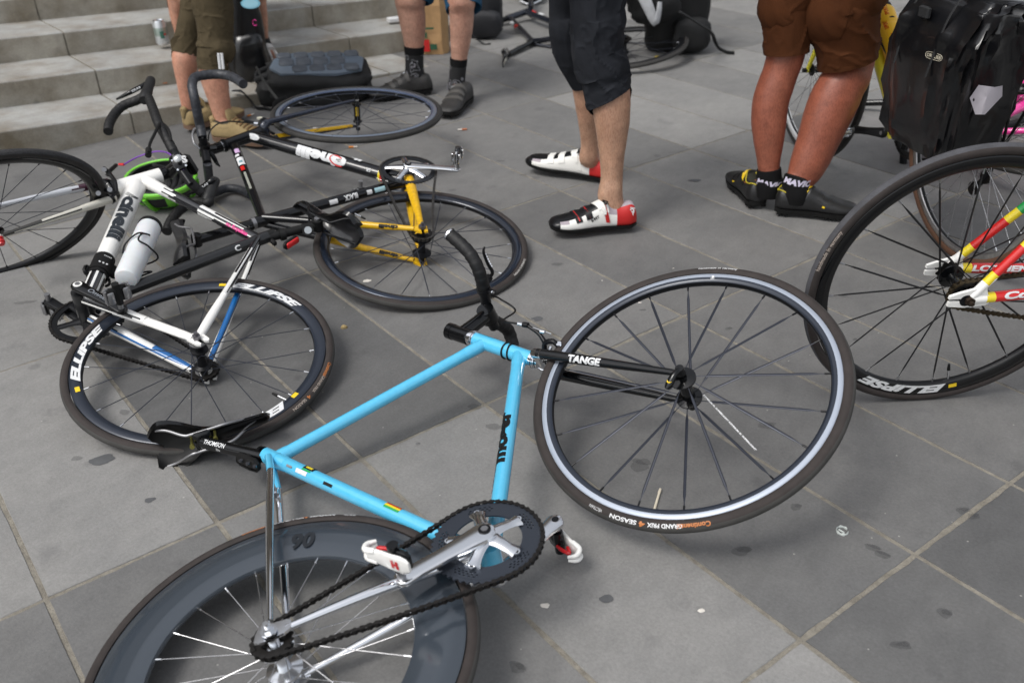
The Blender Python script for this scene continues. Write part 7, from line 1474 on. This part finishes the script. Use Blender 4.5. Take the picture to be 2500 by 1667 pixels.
# cigarette packet, butts and other litter
q = az((965, 53), .112 * 2 - .058 * 1.85 + .004); o = MB(); box(o, q + Z * .012, ((.9, .4, 0), (-.4, .9, 0), Z), .043, .028, .011, 0, .12); o.add([q + V3(-.03, -.032, .006), q + V3(.01, -.022, .006), q + V3(.01, -.022, .016), q + V3(-.03, -.032, .016)], [(0, 1, 2, 3)], 1); o = o.build('cigarette_packet', [WHTD, mat('maroon_print', '7b2a35', .6)]); tag(o, 'white and maroon cigarette packet lying on the second step', 'packet')
CIG = mat('orange_filter', 'cf7d2c', .8); CIW = mat('ash_white_paper', 'cfcac2', .8)
def butt(px, d, z=.0, L1=.026, L2=.016, lab='', col=CIG):
    q = az(px, z) + Z * .0042; d = U(V3(*d, 0)); g = MB(); tube(g, [q, q + d * L1], .0039, 10, 0); tube(g, [q + d * L1, q + d * (L1 + L2)], [.0038, .0034], 10, 1); o = g.build('cigarette_butt', [col, CIW]); return tag(o, lab, 'cigarette butt', 'cigarette butts on the ground')
butt((208, 350), (1, .45), 0, .032, .002, 'orange cigarette filter at the foot of the lowest step')
butt((366, 314), (-1, -.25), 0, .022, .022, 'cigarette butt with white end at the step beside the black handlebar')
butt((604, 286), (.8, .9), 0, .020, .018, 'cigarette butt beside the laces of the tan shoe'); butt((852, 362), (1, .05), 0, .020, .016, 'cigarette butt below the upper lying wheel of the black bicycle')
butt((1140, 318), (-1, -.1), 0, .022, .018, 'cigarette butt in front of the dark strapped shoe', mat('faded_filter', 'b06a45', .8))
def bit(name, px, size, m_, lab, cat, z=.0, seed=1, flat=.5, col=None):
    q = az(px, z) + Z * size * flat * .45; g = MB(); softbox(g, q, ((1, 0, 0), (0, 1, 0), Z), size, size * .75, size * flat, 0, seed, .14, 8, 2.2); o = g.build(name, [m_]); return tag(o, lab, cat)
bit('pebble', (840, 801), .0085, mat('ochre_stone', 'a08c62', .9, bump=.5, bs=200), 'small ochre pebble between the white bicycle wheel and the blue frame', 'pebble', seed=4, flat=.8)
bit('dry_leaf', (399, 203), .020, mat('orange_brown_leaf', 'a8622f', .8), 'orange brown leaf on the lowest step', 'leaf', .112 - .062 * .4 + .002, 6, .12)
bit('dry_leaf', (1605, 139), .016, mat('yellow_leaf', 'c9b02f', .8), 'yellow leaf inside the far lying wheel', 'leaf', 0, 8, .1)
for k, (x, y, s_) in enumerate(((769, 313, .009), (1644, 655, .003), (1331, 1478, .008), (1712, 1490, .006), (897, 686, .012), (1562, 739, .005), (1470, 685, .004))): bit('paper_scrap', (x, y), s_, CIW, ['white crumb of paper inside the upper lying wheel', 'tiny white crumb beside the blue bicycle wheel', 'torn white scrap on the pale slab below the chainring', 'small white scrap on the pale slab at bottom centre', 'smeared white scrap inside the yellow-stayed wheel', 'white crumb behind the brake of the blue bicycle', 'pale crumb on the slab in front of the white cycling shoe'][k], 'paper scrap', 0, k + 20, .12)
a, b = az((1612, 1197)), az((1597, 1248)); g = MB(); d = U(b - a); tube(g, [a + Z * .004, a + d * .012 + Z * .005, a + d * .016 + Z * .004, b + Z * .0035, b + d * .02 + Z * .003], [.0028, .0034, .0026, .0030, .0028], 8, 0); o = g.build('lolly_stick', [mat('bleached_wood', 'c4bba8', .8)]); tag(o, 'thin bleached stick on the paving inside the big lying wheel', 'stick')
g = MB(); q = az((2056, 1297)) + Z * .002; tube(g, [q + V3(.011 * math.cos(t), .012 * math.sin(t), 0) for t in np.linspace(.3, 6.0, 18)], [.0035 + .0012 * math.sin(k * 2.1) for k in range(18)], 6, flat=.3, up=Z); tube(g, [q + V3(-.006, .004, 0), q + V3(.002, -.006, 0)], .002, 6); o = g.build('squashed_gum', [mat('white_gum', 'c6ccc8', .6)]); tag(o, 'squashed ring of white gum on the dark slab at the right', 'chewing gum')
# far helmet / lamp and sandy strip
q = az((1295, 12)); o = thing('helmet', 'glossy black helmet on the ground behind the far black bicycle', 'helmet', (float(q[0]), float(q[1]) + .08, 0)); g = MB(); softbox(g, q + V3(0, .08, .07), ((1, 0, 0), (0, 1, 0), Z), .09, .13, .075, 0, 31, .04, 14, 2.3); g.build('shell', [BLKG], o); g = MB(); tube(g, [q + V3(-.07, -.01, .03), q + V3(0, -.045, .012), q + V3(.07, -.01, .03)], .008, 8, smooth=5); g.build('strap', [ALU], o)
g = MB(); g.add([(1.75, 6.95, .006), (9, 5.9, .006), (9, 13, .006), (1.75, 13, .006)], [(0, 1, 2, 3)]); o = g.build('sandy_strip', [mat('leafy_sand', '7d654a', .95, ns=14, col2='4f4234', bump=.8, bs=60)], smooth=False); tag(o, kind='structure')
